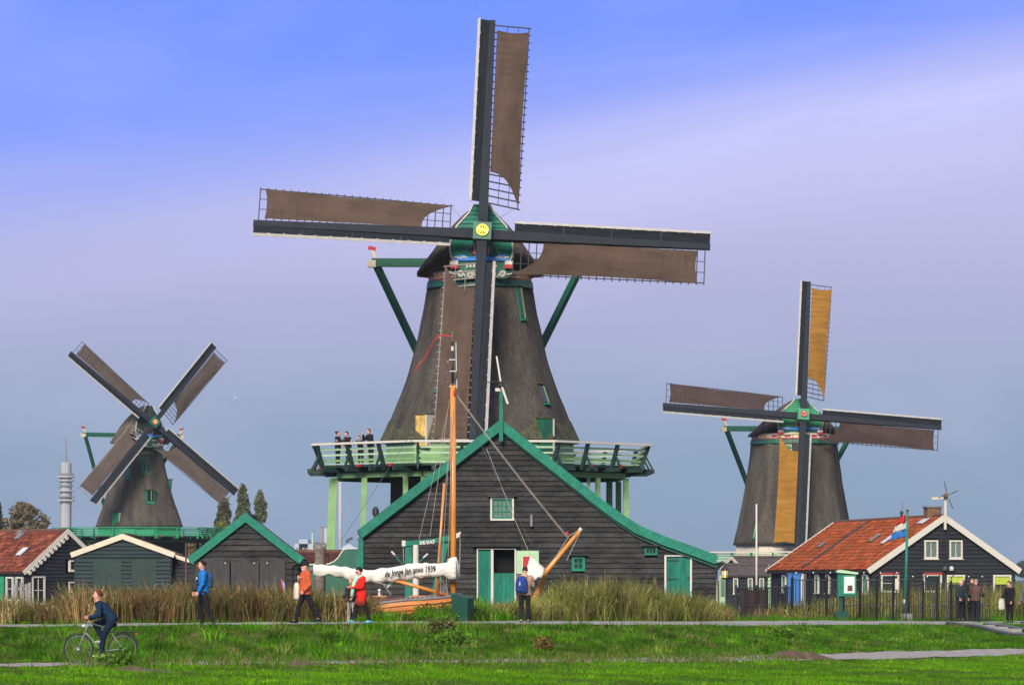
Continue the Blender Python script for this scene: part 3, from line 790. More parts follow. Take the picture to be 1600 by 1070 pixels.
    lo = [(1.36, 2.26), (1.42, 1.9), (1.46, 1.5), (1.40, 1.15), (1.30, .98)]
    poly = [(-x_ * cw, zz(t_)) for x_, t_ in lo] + [(x_ * cw, zz(t_)) for x_, t_ in lo[::-1]]
    MB().prism(poly, gy - .06, gy + .03).build('gable_panel', A.get('gable', 'green'), root)
    for x_ in (-.85, .85): MB().box(x_ * cw - .02, x_ * cw + .02, gy - .085, gy - .065, zz(1.28), zz(2.2)).build('panel_joint', 'green_dark', root)
    for s in (-1, 1):
        MB().tube([(s * hwf(t_) * 1.02, gy - .09, zz(t_)) for t_ in (2.5, 2.62, 2.9, 3.2, 3.45, 3.62)], .045, 6).build('trim', 'white', root)
        MB().tube([(s * x_ * cw * 1.01, gy - .08, zz(t_)) for x_, t_ in lo], .045, 6).build('trim', 'white', root)
        MB().box(s * 1.28 * cw - .20, s * 1.28 * cw + .20, gy - .30, gy + .2, zz(.62), zz(.79)).build('beam_end', 'red', root)
        MB().box(s * 1.28 * cw - .19, s * 1.28 * cw + .19, gy - .29, gy + .2, zz(.79) + .002, zz(.96)).build('beam_end', 'white', root)
        MB().box(s * .32 - .13, s * .32 + .13, gy - .14, gy - .07, zz(1.26), zz(1.72)).build('shutter', 'red', root)
        MB().box(s * .32 - .03, s * .32 + .03, gy - .16, gy - .141, zz(1.29), zz(1.69)).build('shutter_stripe', 'white', root)
        # painted ornament on the blue board
        ob = MB()
        for q in range(5):
            xx = s * (.72 + .13 * q) * cw
            ob.ball((xx, gy - .165, zz(1.12) + .03 * math.sin(q * 2.1)), (.085, .012, .035 + .012 * (q % 2)), 8, 5)
        ob.build('ornament', 'white', root)
    wav = [(-1.30, .98), (1.30, .98), (1.25, 1.12), (1.08, 1.24), (.80, 1.24), (.62, 1.16), (.42, 1.14), (.25, 1.24), (-.25, 1.24), (-.42, 1.14), (-.62, 1.16), (-.80, 1.24), (-1.08, 1.24), (-1.25, 1.12)]
    MB().prism([(x_ * cw, zz(t_)) for x_, t_ in wav], gy - .15, gy - .065).build('name_board', 'blue', root)
    MB().prism([(x_ * cw, zz(t_)) for x_, t_ in [(-1.42, .34), (-1.1, .16), (1.1, .16), (1.42, .34), (1.28, .95), (-1.28, .95)]], gy - .05, gy + .05).build('beard', 'green_dark', root)
    sc = MB()
    for s in (-1, 1):
        spiral(sc, s * .98 * cw, zz(.36), gy - .10, .17, 2.2, s); spiral(sc, s * .50 * cw, zz(.33), gy - .10, .19, 2.4, -s)
        sc.tube([(s * 1.5 * cw, gy - .10, zz(.47)), (s * 1.36 * cw, gy - .10, zz(.36)), (s * 1.15 * cw, gy - .10, zz(.33))], .028, 5)
        sc.tube([(s * .81 * cw, gy - .10, zz(.36)), (s * .76 * cw, gy - .10, zz(.24)), (s * .66 * cw, gy - .10, zz(.22))], .028, 5)
        sc.tube([(s * .31 * cw, gy - .10, zz(.33)), (s * .22 * cw, gy - .10, zz(.20)), (0, gy - .10, zz(.14))], .028, 5)
    sc.build('scrollwork', 'white', root, smooth=True)
    lt = MB()
    for s in (-1, 1):
        for q in range(3): lt.box(s * (.35 + .16 * q) - .05, s * (.35 + .16 * q) + .05, gy - .075, gy - .051, zz(.68), zz(.80))
    lt.build('carving', 'white', root)
    # --- tail: long cross beam, raking braces, tail pole
    bz_ = zz(1.30); by = 2.0; bl = 5.15 * ssc; tz = stage['z'] + .9
    MB().beam((-bl, by, bz_), (bl, by, bz_), .34, .40).build('cross_beam', 'green_dark', root)
    for s in (-1, 1):
        MB().box(s * bl - .2, s * bl + .2, by - .19, by + .19, bz_ - .23, bz_ + .1).build('beam_cap', 'cream', root)
        MB().beam((s * (bl + .02), by - .02, bz_ + .75), (s * (bl - .2), by - .02, bz_ + .15), .15, .15, (0, 1, 0)).build('brace_head', 'cream', root)
        MB().beam((s * (bl + .16), by - .02, bz_ + .72), (s * (bl - .2), by - .02, bz_ + .64), .17, .18, (0, 1, 0)).build('brace_tip', 'red', root)
        MB().beam((s * (bl - .22), by, bz_ - .1), (s * .55, 7.0, tz), .26, .30).build('tail_brace', 'green_dark', root)
    MB().beam((0, 2.6, zz(1.2)), (0, 7.2, tz - .2), .4, .4).build('tail_pole', 'green_dark', root)
    # --- hub and windshaft
    al = R(15) if stage.get('tilt') is None else R(stage['tilt'])
    hub = Vector((0, -hub_y, hub_z)); ax_d = Vector((0, -math.cos(al), math.sin(al)))
    MB().tube([hub - ax_d * 1.7, hub - ax_d * .2], .34, 14).build('windshaft', 'green_dark', root, smooth=False)
    HM = Matrix.Translation(hub) @ Matrix.Rotation(-al, 4, 'X')
    hb = MB().box(-.42, .42, -.50, .46, -.42, .42).build('hub_block', A.get('hub', 'green_dark'), root, mw=HM @ Matrix.Rotation(sail_rot, 4, 'Y'))
    disc = MB().tube([(0, -.52, 0), (0, -.585, 0)], .285, 24).build('hub_disc', A.get('disc', 'yellow'), root, mw=HM @ Matrix.Diagonal((dsc, 1, dsc, 1)))
    for k in range(8):
        a0 = k * math.pi / 4 + .1; cc = ['red', 'orange', 'sky_blue', 'green', 'red', 'orange', 'sky_blue', 'green'][k] if A.get('disc') is None else ['white', 'red', 'sky_blue', 'white', 'green', 'white', 'red', 'white'][k]
        MB().prism([(.075 * math.sin(a0 + .3), .075 * math.cos(a0 + .3)), (.21 * math.sin(a0), .21 * math.cos(a0)), (.21 * math.sin(a0 + .5), .21 * math.cos(a0 + .5))], -.61, -.586).build('petal', cc, disc)
    # --- sails
    for k in range(4):
        ang = sail_rot + k * math.pi / 2
        SMx = HM @ Matrix.Translation((0, -.18 if k % 2 == 0 else .14, 0)) @ Matrix.Rotation(ang, 4, 'Y') @ Matrix.Diagonal((ssc, ssc, ssc, 1))
        s = inst('sail', SM['stock'], root, mw=SMx)
        inst('wind_board', SM['board'], s); inst('edge_strip', SM['strip'], s); inst('clips', SM['clip'], s)
        lb = k in light_bars
        for i in range(26):
            z = 1.5 + i * .355; t_ = twist(z)
            inst('lattice_bar', SM['bar_light' if lb else 'bar'], s, mw=Matrix.Translation((.10, -.0, z)) @ Matrix.Rotation(t_, 4, 'Z'))
        for q in ('l1', 'l2', 'l3'): inst('lattice_rail', SM[q + ('_light' if lb else '')], s)
        SM['cloth'](int(px) + k).build('sailcloth', cloths[k], s, smooth=True)
        MB().tube([(1.62, .5, 1.6), (.35, .12, .5)], .008, 4).build('sail_rope', 'wire', s)
    # --- windows and doors set in the thatch: (kind, angle deg from front, z, w, h)
    for (kind, a, z, ww, hh) in windows:
        a = R(a) - math.pi / 2
        r = oct_r(float(np.interp(z, zs, rs)), a, ph); dr = (float(np.interp(z + .4, zs, rs)) - float(np.interp(z - .4, zs, rs))) / .8
        sl = math.atan(-dr)
        Wm = Matrix.Translation((r * math.cos(a), r * math.sin(a), z)) @ Matrix.Rotation(a + math.pi / 2, 4, 'Z')
        if kind == 'slit':
            WmT = Wm @ Matrix.Rotation(-sl, 4, 'X')
            o = MB().box(-ww / 2, ww / 2, -.03, .30, -hh / 2, hh / 2).build('window', 'green', root, mw=WmT)
            MB().box(-ww / 2 + .06, ww / 2 - .12, -.06, -.032, -hh / 2 + .12, hh / 2 - .06).build('pane', 'glass', o)
            MB().box(ww / 2 - .12, ww / 2 - .05, -.08, -.033, -hh / 2 + .08, hh / 2 - .02).build('frame', 'green_light', o)
            MB().box(-ww / 2 - .06, ww / 2 + .06, -.16, .2, hh / 2, hh / 2 + .06).build('hood', 'thatch_mossy', o)
            MB().box(-ww / 2 - .04, ww / 2 + .04, -.14, .1, -hh / 2 - .05, -hh / 2).build('sill', 'green', o)
        elif kind == 'dormer':
            o = MB().box(-ww / 2, ww / 2, -.20, .9, -hh / 2, hh / 2).build('window', 'green', root, mw=Wm)
            MB().box(-ww / 2 + .08, ww / 2 - .08, -.23, -.202, -hh / 2 + .22, hh / 2 - .06).build('pane', 'glass', o)
            MB().box(-ww / 2 - .05, ww / 2 + .05, -.30, .9, -hh / 2 - .05, -hh / 2 + .0).build('sill', 'green_mid', o)
            MB().box(.04, .09, -.26, -.232, -hh / 2 + .22, hh / 2 - .06).build('mullion', 'green_light', o)
            MB().box(-ww / 2 - .07, ww / 2 + .07, -.34, .9, hh / 2, hh / 2 + .10).build('hood', 'thatch_mossy', o)
        elif kind == 'panel':
            o = MB().box(-ww / 2, ww / 2, -.05, .2, -hh / 2, hh / 2).build('window', 'cream', root, mw=Wm @ Matrix.Rotation(-sl, 4, 'X'))
            MB().box(-ww / 2 + .07, ww / 2 - .07, -.09, -.052, -hh / 2 + .07, hh / 2 - .07).build('shutter', 'green_mid', o)
        else:
            o = MB().box(-ww / 2, ww / 2, -.10, 1.2, -hh / 2, hh / 2).build('door', kind, root, mw=Wm)
            MB().box(-ww / 2 - .05, ww / 2 + .05, -.13, 1.2, hh / 2, hh / 2 + .08).build('lintel', 'thatch_mossy', o)
            MB().box(ww / 2, ww / 2 + .07, -.14, .6, -hh / 2, hh / 2).build('jamb', 'white', o)
    # --- stage
    sz = stage['z']; a0 = stage['a']; rail_h = stage.get('h', .95); out = stage.get('lean', .38); c1 = 1 / math.cos(math.pi / 8)
    P = [Vector((math.cos(-math.pi / 2 - math.pi / 8 + k * math.pi / 4), math.sin(-math.pi / 2 - math.pi / 8 + k * math.pi / 4), 0)) for k in range(8)]
    ri = rs[0] * .9
    dk = MB()
    for k in range(8):
        k2 = (k + 1) % 8
        vv = []
        for zq in (sz - .10, sz):
            vv += [tuple(P[k] * ri + Vector((0, 0, zq))), tuple(P[k2] * ri + Vector((0, 0, zq))), tuple(P[k2] * a0 * c1 + Vector((0, 0, zq))), tuple(P[k] * a0 * c1 + Vector((0, 0, zq)))]
        dk.add(vv, [(0, 1, 2, 3), (4, 7, 6, 5), (2, 6, 7, 3), (0, 4, 5, 1)])
    st = dk.build('stage', 'tar_green', root, fix=True)
    postm = MB().beam((0, 0, -.25), (0, -out, rail_h), .17, .12, (1, 0, 0)).mesh('rail_post', stage['post'])
    brace = MB().beam((0, -out * .55 - .02, rail_h * .48), (0, -.62, -.22), .08, .08, (1, 0, 0)).mesh('post_brace', stage['post'])
    pin = MB().box(-.06, .06, -.20, -.02, -.10, .02).mesh('pin', 'red')
    for k in range(8):
        k2 = (k + 1) % 8
        A0 = P[k] * a0 * c1; A1 = P[k2] * a0 * c1; nrm = ((A0 + A1) / 2).normalized(); rz = math.atan2(nrm.y, nrm.x) + math.pi / 2
        for q in range(3 if k % 2 == 0 else 3):
            pp = A0.lerp(A1, q / 3.0 + (0.0 if q else 0.01))
            mw = Matrix.Translation((pp.x, pp.y, sz)) @ Matrix.Rotation(rz, 4, 'Z')
            inst('rail_post', postm, st, mw=mw); inst('post_brace', brace, st, mw=mw)
            if q: inst('pin', pin, st, mw=mw @ Matrix.Translation((.5, -.02, 0)))
        for (t_, mt, hh, dd) in ((1.0, stage['top'], .10, .20), (.74, stage['rail2'], .095, .04), (.48, stage['rail2'], .085, .04), (.22, stage['rail'], .11, .04), (.06, stage['rail2'], .05, .04)):
            o_ = (a0 + out * t_ - (.07 if t_ < 1 else 0)) * c1
            q0 = P[k] * o_ + Vector((0, 0, sz + rail_h * t_)); q1 = P[k2] * o_ + Vector((0, 0, sz + rail_h * t_))
            MB().beam(q0, q1, dd, hh).build('rail', mt, st)
        # joists under the deck
        for q in range(4):
            pp = A0.lerp(A1, (q + .5) / 4.0); d_ = nrm
            e = stage.get('over', .75)
            MB().beam(pp - d_ * (a0 - ri - .2) + Vector((0, 0, sz - .22)), pp + d_ * e + Vector((0, 0, sz - .22)), .16, .20).build('joist', 'tar_green', st)
        o_ = (a0 - .75) * c1
        MB().beam(P[k] * o_ + Vector((0, 0, sz - .45)), P[k2] * o_ + Vector((0, 0, sz - .45)), .20, .24).build('girder', stage['girder'], st)
        o_ = (a0 - 2.0) * c1
        MB().beam(P[k] * o_ + Vector((0, 0, sz - .46)), P[k2] * o_ + Vector((0, 0, sz - .46)), .16, .26).build('girder', 'tar_green', st)
    for (x0, y0, x1, y1, ww) in stage['posts']:
        MB().beam((x0, y0, sz - .57), (x1, y1, -.8), ww, ww, (0, 1, 0)).build('stage_post', stage['pcol'], root)
    return root, sz


PB = [(7.75, 4.72), (8.3, 4.50), (9.0, 4.20), (9.8, 3.86), (10.53, 3.58), (11.74, 3.19), (13.57, 2.80), (14.78, 2.56), (15.14, 2.50)]
big, BSZ = mill('large thatched windmill with brown sails and pale green railed stage behind the black barn', 750, 170, R(1.9), PB, 15.14, 17.25, R(3.0),
     ['cloth_brown'] * 4,
     dict(z=6.55, a=7.4, h=.98, lean=.42, post='tar_green', top='white', rail='green_light', rail2='green_pale', girder='green_light', pcol='green_light', drum='green_light', moss=True, over=.72,
          posts=[(-6.9, -2.9, -7.15, -3.1, .38), (-5.45, -4.1, -5.6, -4.2, .26), (-3.55, -5.9, -3.6, -6, .24), (-2.75, -6.6, -2.8, -6.7, .22),
                 (5.35, -4.2, 5.4, -4.3, .24), (4.9, -4.7, 4.9, -4.8, .16), (6.75, -2.85, 6.75, -2.9, .26), (6.75, 2.8, 6.75, 2.8, .26), (6.3, 3.4, 6.3, 3.4, .2), (6.2, 0.4, 6.2, 0.4, .22)  , (2.75, -6.6, 2.75, -6.7, .22)]),
     windows=[('slit', -32, 10.45, .62, 1.0), ('slit', 52, 9.9, .55, 1.0), ('slit', 45, 14.2, .36, 1.6), ('straw', -39, 8.15, .62, 1.5), ('green_dark', 42, 8.0, .6, 1.5)],
     base=(6.5, 4.3, 'plank_brown'))
PR = [(3.85, 4.70), (4.5, 4.52), (5.6, 4.25), (7.0, 3.98), (9.0, 3.62), (11.0, 3.36), (11.62, 3.28)]
right_mill, RSZ = mill('thatched windmill with two ochre sails behind the red roofed house', 1241, 270, R(4.5), PR, 11.55, 13.4, R(4.7),
     ['cloth_ochre', 'cloth_plum', 'cloth_ochre', 'cloth_plum'],
     dict(z=2.55, a=6.5, h=.75, lean=.15, post='green_mid', top='white', rail='green_pale', rail2='green_pale', girder='cream', pcol='cream', drum='cream', over=.3, tilt=14,
          posts=[(-5.6, -2.4, -5.6, -2.4, .2), (-2.4, -5.6, -2.4, -5.6, .18), (0.4, -5.6, .4, -5.6, .18), (2.6, -5.6, 2.6, -5.6, .18), (-5.6, 2.4, -5.6, 2.4, .2), (5.6, -2.4, 5.6, -2.4, .2), (5.6, 2.4, 5.6, 2.4, .2)]),
     cw=1.16, ssc=.985, windows=[('panel', -18, 10.75, .62, 1.15), ('slit', -52, 4.9, .2, 1.25)], accents=dict(gable='green_mid', ring='green_dark', hub='green_mid', disc='red'),
     base=(2.6, 4.6, 'tar_green'), light_bars=(), dsc=.85)
PL = [(6.2, 4.45), (6.8, 4.25), (7.6, 3.95), (8.6, 3.55), (10.0, 3.1), (11.6, 2.68), (13.0, 2.38), (13.6, 2.30)]
left_mill, LSZ = mill('thatched windmill with diagonal grey sails behind the low sheds on the left', 218, 342, R(25), PL, 13.6, 16.0, R(41.5),
     ['cloth_grey'] * 4,
     dict(z=5.35, a=7.5, h=.78, lean=.15, post='green_mid', top='green_mid', rail='green_mid', rail2='green_mid', girder='tar_green', pcol='tar_green', drum='green_mid', over=.35, tilt=13,
          posts=[(7.0, -2, 7.0, -2, .22), (6.4, 0, 6.4, 0, .22), (5.6, -2.9, 5.6, -2.9, .2), (6.6, 2, 6.6, 2, .2), (-6.2, -2.5, -6.2, -2.5, .25), (-2.5, -6.2, -2.5, -6.2, .25), (2.5, -6.2, 2.5, -6.2, .25)]),
     cw=.92, ssc=.965, windows=[('dormer', -6, 12.2, .85, 1.7), ('dormer', -42, 11.4, .7, 1.1), ('dormer', -2, 9.1, .8, 1.25), ('dormer', 62, 10.3, .5, .9), ('green_mid', -52, 6.9, .8, 1.3)],
     accents=dict(gable='tar_green', ring='green_dark', disc='orange'), base=(5.4, 4.9, 'plank_navy'), light_bars=(2,), dsc=.8)
# ------------------------------------------------------------------ timber buildings
def plank_wall(parent, left, right, z0, z1, pitch, y, mat, openings=(), seg=4.2, seed=1, mw=None, name='plank'):
    rn = random.Random(seed); z = z0; row = 0
    while z < z1 - .03:
        t = min(z + pitch, z1)
        lb, lt_, rb, rt_ = left(z), left(t), right(z), right(t)
        if rb - lb < .05: break
        cm = (z + t) / 2
        ivs = [(min(lb, lt_), max(rb, rt_))]
        for (a, b, c, d) in openings:
            if c < cm < d:
                nv = []
                for (p, q) in ivs:
                    if b <= p or a >= q: nv.append((p, q)); continue
                    if a > p: nv.append((p, a))
                    if b < q: nv.append((b, q))
                ivs = nv
        for (p, q) in ivs:
            cuts = [p]; c = p + rn.uniform(.8, seg)
            while c < q - .8: cuts.append(c); c += rn.uniform(2.6, seg + 1)
            cuts.append(q)
            for u, v_ in zip(cuts[:-1], cuts[1:]):
                xb0 = max(u + .004, lb); xt0 = max(u + .004, lt_); xb1 = min(v_ - .004, rb); xt1 = min(v_ - .004, rt_)
                if xb1 - xb0 < .02: continue
                if xt1 < xt0: xt0 = xt1 = (xt0 + xt1) / 2
                w1 = rn.uniform(-.008, .008); dz = rn.uniform(-.006, .006); pr = rn.uniform(0, .012)
                MB().add([(xb0, y - .062 - pr, z + dz + w1), (xb1, y - .062 - pr, z + dz - w1), (xt1, y - .012, t), (xt0, y - .012, t), (xb0, y + .02, z + dz + w1), (xb1, y + .02, z + dz - w1), (xt1, y + .02, t), (xt0, y + .02, t)],
                         [(0, 1, 2, 3), (4, 7, 6, 5), (0, 4, 5, 1), (1, 5, 6, 2), (2, 6, 7, 3), (3, 7, 4, 0)]).build(name, mat, parent, fix=False, mw=mw)
        z = t; row += 1


def window(parent, x0, x1, z0, z1, y, frame='white', sash=None, nx=2, nz=2, glass='glass', fw=.07, mw=None, blind=None, sill=True, hood=None):
    o = MB()
    o.box(x0, x1, y - .10, y + .05, z1 - fw, z1); o.box(x0, x1, y - .10, y + .05, z0, z0 + fw)
    o.box(x0, x0 + fw, y - .098, y + .05, z0 + fw, z1 - fw); o.box(x1 - fw, x1, y - .098, y + .05, z0 + fw, z1 - fw)
    w_ = o.build('window', frame, parent, mw=mw)
    a, b, c, d = x0 + fw, x1 - fw, z0 + fw, z1 - fw
    if sash:
        s = MB(); f2 = fw * .8
        s.box(a, b, y - .07, y + .02, d - f2, d); s.box(a, b, y - .07, y + .02, c, c + f2); s.box(a, a + f2, y - .068, y + .02, c + f2, d - f2); s.box(b - f2, b, y - .068, y + .02, c + f2, d - f2)
        s.build('sash', sash, w_); a, b, c, d = a + f2, b - f2, c + f2, d - f2
    bw = .035
    for i in range(nx):
        for j in range(nz):
            xa = a + (b - a) * i / nx; xb = a + (b - a) * (i + 1) / nx; za = c + (d - c) * j / nz; zb = c + (d - c) * (j + 1) / nz
            MB().box(xa + .005, xb - .005, y - .02, y, za + .005, zb - .005).build('pane', glass, w_)
    for i in range(1, nx):
        xa = a + (b - a) * i / nx; MB().box(xa - bw / 2, xa + bw / 2, y - .05, y - .021, c, d).build('glazing_bar', sash or frame, w_)
    for j in range(1, nz):
        za = c + (d - c) * j / nz; MB().box(a, b, y - .047, y - .021, za - bw / 2, za + bw / 2).build('glazing_bar', sash or frame, w_)
    if blind: MB().box(a + .01, b - .01, y - .045, y - .022, d - (d - c) * .45, d - .01).build('blind', blind, w_)
    if sill: MB().box(x0 - .04, x1 + .04, y - .15, y, z0 - .05, z0 - .002).build('sill', frame, w_)
    if hood: MB().box(x0 - .10, x1 + .10, y - .22, y, z1 + .002, z1 + .05).build('drip_board', hood, w_)
    return w_


def tile_mesh(length, slope, sgn, base_cols, seed=3, rowh=.33, colw=.25, ang=0.0):
    """pantiles on a slope: local u along the ridge (y), v down the slope; returns verts placed by caller"""
    rn = np.random.default_rng(seed); nr = int(slope / rowh) + 1; nc = int(length / colw)
    us = np.linspace(0, 1, 7); wave = .032 * np.sin(us * 2 * np.pi) + .014 * np.cos(us * 4 * np.pi)
    V = []; Q = []; C = []; o = 0
    cols = np.array(base_cols)
    for r in range(nr):
        v0 = r * rowh - .03; v1 = min(r * rowh + rowh, slope)
        jit = rn.uniform(-.014, .014, nc); cc = cols[rn.choice(len(cols), nc)] * rn.uniform(.75, 1.2, (nc, 1))
        for c in range(nc):
            for (v_, lift) in ((v0, .0), (v1, .032)):
                for k in range(7): V.append(((c + us[k]) * colw, v_ + jit[c], wave[k] + lift + .01))
            for k in range(6): Q.append((o + k, o + k + 1, o + 8 + k, o + 7 + k))
            C += [cc[c]] * 14; o += 14
    return np.array(V), np.array(Q), np.array(C)


TILE_RED = [(0.35, 0.075, 0.023), (0.29, 0.058, 0.02), (0.40, 0.10, 0.035), (0.21, 0.05, 0.022), (0.32, 0.085, 0.038), (0.19, 0.08, 0.035)]
TILE_OLD = [(0.21, 0.062, 0.038), (0.17, 0.050, 0.033), (0.26, 0.085, 0.05), (0.13, 0.045, 0.035)]


def gable_house(name, label, loc, rz, hw, ez, az, length, wall, trim, roof, pitch=.19, openings=(), seed=1, tiles=None, tw=.30, over=.18, front=True, z0=-.8, sides=True, side_openings=(), back_trim=True):
    root = thing(name, label, 'house' if 'house' in name else ('barn' if 'barn' in name else 'shed'), loc, rz)
    s = (az - ez) / hw
    lf = lambda z: -hw if z < ez else -hw * max(0, (az - z)) / (az - ez)
    rf = lambda z: hw if z < ez else hw * max(0, (az - z)) / (az - ez)
    if front: plank_wall(root, lf, rf, z0, az - .05, pitch, 0, wall, openings, seed=seed)
    MB().prism([(-hw + .03, z0), (hw - .03, z0), (hw - .03, ez), (0, az - .06), (-hw + .03, ez)], .30, .34).build('dark_backing', 'dark_inside', root)  # near-black sheet behind the boards, stands in for shade inside
    MB().prism([(-hw + .03, z0), (hw - .03, z0), (hw - .03, ez), (0, az - .06), (-hw + .03, ez)], length - .1, length).build('back_wall', wall, root)
    for sg in (-1, 1):
        m_ = Matrix.Translation((sg * hw, 0, 0)) @ Matrix.Rotation(R(90) * sg, 4, 'Z')
        if sg < 0: m_ = Matrix.Translation((-hw, length, 0)) @ Matrix.Rotation(R(-90), 4, 'Z')
        if sides: plank_wall(root, lambda z: 0.0, lambda z: length, z0, ez, pitch, 0, wall, side_openings if sg < 0 else (), seed=seed + 5, mw=m_)
        n_ = Vector((sg * s, 0, 1)).normalized(); dn = Vector((sg, 0, -s)).normalized(); sl = math.hypot(hw + over, s * (hw + over))
        top = Vector((0, 0, az + .06)); bot = top + dn * sl
        th = n_ * .07
        MB().add([tuple(top + Vector((0, -over, 0))), tuple(bot + Vector((0, -over, 0))), tuple(bot + Vector((0, length + over, 0))), tuple(top + Vector((0, length + over, 0))),
                  tuple(top + th + Vector((0, -over, 0))), tuple(bot + th + Vector((0, -over, 0))), tuple(bot + th + Vector((0, length + over, 0))), tuple(top + th + Vector((0, length + over, 0)))],
                 [(0, 1, 2, 3), (4, 7, 6, 5), (0, 4, 5, 1), (1, 5, 6, 2), (2, 6, 7, 3), (3, 7, 4, 0)]).build('roof_slope', roof, root)
        if tiles:
            V, Q, C = tile_mesh(length + over * 1.6, sl, sg, tiles, seed + (sg > 0))
            Wv = np.array([tuple(top + Vector((0, v[0] - over * .8, 0)) + dn * v[1] + n_ * (v[2] + .09)) for v in V])
            t_ = inst('roof_tiles', np_mesh('roof_tiles', Wv, Q, mat='roof_tile', cols=C, smooth=True), root); t_['kind'] = 'stuff'
        # bargeboards front and back
        for yy in ((-over - .05, ) + ((length + over, ) if back_trim else ())):
            e0 = top + Vector((0, 0, .16 / n_.z)); e1 = bot + n_ * .16 + dn * .05; dw = -n_ * tw
            MB().add([tuple(e0 + Vector((0, yy, 0))), tuple(e1 + Vector((0, yy, 0))), tuple(e1 + dw + Vector((0, yy, 0))), tuple(e0 + Vector((0, yy, 0)) - Vector((0, 0, tw / n_.z))),
                      tuple(e0 + Vector((0, yy + .05, 0))), tuple(e1 + Vector((0, yy + .05, 0))), tuple(e1 + dw + Vector((0, yy + .05, 0))), tuple(e0 + Vector((0, yy + .05, 0)) - Vector((0, 0, tw / n_.z)))],
                     [(0, 1, 2, 3), (4, 7, 6, 5), (0, 4, 5, 1), (1, 5, 6, 2), (2, 6, 7, 3), (3, 7, 4, 0)]).build('bargeboard', trim, root)
        MB().tube([tuple(bot + dn * .03 + Vector((0, -over, -.03))), tuple(bot + dn * .03 + Vector((0, length + over, -.03)))], .05, 6).build('gutter', 'iron', root)
    MB().tube([(0, -over * .8, az + .16), (0, length + over, az + .16)], (.13, .10) if False else .11, 8).build('ridge', roof if not tiles else 'roof_brown', root)
    return root


# ---- the big black barn
BD = 135.0
bx = X(783, BD)
barn = thing('barn', 'black weatherboarded barn with emerald green gable trim in front of the large windmill', 'barn', (bx, BD, 0))
lx = lambda px: X(px, BD) - bx
lz = lambda py: Z(py, BD)
OUT_L = [(lx(558), lz(829)), (lx(783), lz(655))]
OUT_R = [(lx(783), lz(655)), (lx(942), lz(781)), (lx(972), lz(803)), (lx(1000), lz(821)), (lx(1040), lz(838)), (lx(1093), lz(857)), (lx(1122), lz(868))]
LXW, RXW = lx(567), lx(1119)


def b_left(z):
    if z < lz(836): return LXW
    return max(LXW, float(np.interp(z, [OUT_L[0][1], OUT_L[1][1]], [OUT_L[0][0], 0])) + .12)


def b_right(z):
    zz_ = [p[1] for p in OUT_R][::-1]; xx_ = [p[0] for p in OUT_R][::-1]
    return min(RXW, float(np.interp(z + .1, zz_, xx_)) - .05) if z + .1 > zz_[0] else RXW


ops = [(lx(745), lx(806), -1, lz(858)), (lx(1038), lx(1081), -1, lz(867)), (lx(766), lx(803), lz(813), lz(776)), (lx(893), lx(914), lz(892), lz(868)), (lx(1007), lx(1027), lz(867), lz(853))]
plank_wall(barn, b_left, b_right, -.8, lz(664), .193, 0, 'plank_black', ops, seed=3)
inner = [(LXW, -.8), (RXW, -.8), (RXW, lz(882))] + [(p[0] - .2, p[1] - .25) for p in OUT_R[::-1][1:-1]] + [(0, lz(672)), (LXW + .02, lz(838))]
MB().prism(inner, .55, .6).build('dark_backing', 'dark_inside', barn)  # dark sheet painted as the barn's interior shade, seen through the openings


def rafter(name, pts, wd, y0, y1, mat, parent):
    up = [Vector((p[0], 0, p[1])) for p in pts]; n = len(up); b = MB(); lo = []
    for i, p in enumerate(up):
        d = (up[min(i + 1, n - 1)] - up[max(i - 1, 0)]).normalized(); nn = Vector((d.z, 0, -d.x))
        if nn.z > 0: nn = -nn
        q = p + nn * wd
        if abs(p.x) < 1e-6: q = p - Vector((0, 0, wd * 1.27))
        lo.append(q)
    for i in range(n - 1):
        vv = []
        for yy in (y0, y1): vv += [(up[i].x, yy, up[i].z), (up[i + 1].x, yy, up[i + 1].z), (lo[i + 1].x, yy, lo[i + 1].z), (lo[i].x, yy, lo[i].z)]
        fs = [(0, 1, 2, 3), (4, 7, 6, 5), (0, 4, 5, 1), (2, 6, 7, 3)]
        if i == 0: fs.append((0, 3, 7, 4))
        if i == n - 2: fs.append((1, 5, 6, 2))
        b.add(vv, fs)
    return b.build(name, mat, parent)


rafter('bargeboard', OUT_L, .34, -.30, -.16, 'green', barn)
rafter('bargeboard', OUT_R, .34, -.30, -.16, 'green', barn)
rafter('under_board', [(p[0], p[1] - .33) for p in OUT_L], .13, -.158, -.08, 'green_dark', barn)
rafter('under_board', [(p[0] * .995, p[1] - .33) for p in OUT_R], .13, -.158, -.08, 'green_dark', barn)
LEN = 20.0
for nm, pts in (('roof_slope', OUT_L), ('roof_slope', OUT_R)):
    rafter(nm, [(p[0] * .995, p[1] - .03) for p in pts], .12, -.159, LEN, 'roof_dark', barn)
MB().add([(LXW, .1, -.8), (LXW, LEN, -.8), (LXW, LEN, lz(840)), (LXW, .1, lz(840)), (LXW + .1, .1, -.8), (LXW + .1, LEN, -.8), (LXW + .1, LEN, lz(840)), (LXW + .1, .1, lz(840))],
         [(0, 1, 2, 3), (4, 7, 6, 5), (0, 4, 5, 1), (1, 5, 6, 2), (2, 6, 7, 3), (3, 7, 4, 0)]).build('side_wall', 'plank_black', barn)
MB().add([(RXW - .1, .1, -.8), (RXW - .1, LEN, -.8), (RXW - .1, LEN, lz(884)), (RXW - .1, .1, lz(884)), (RXW, .1, -.8), (RXW, LEN, -.8), (RXW, LEN, lz(884)), (RXW, .1, lz(884))],
         [(0, 1, 2, 3), (4, 7, 6, 5), (0, 4, 5, 1), (1, 5, 6, 2), (2, 6, 7, 3), (3, 7, 4, 0)]).build('side_wall', 'plank_black', barn)
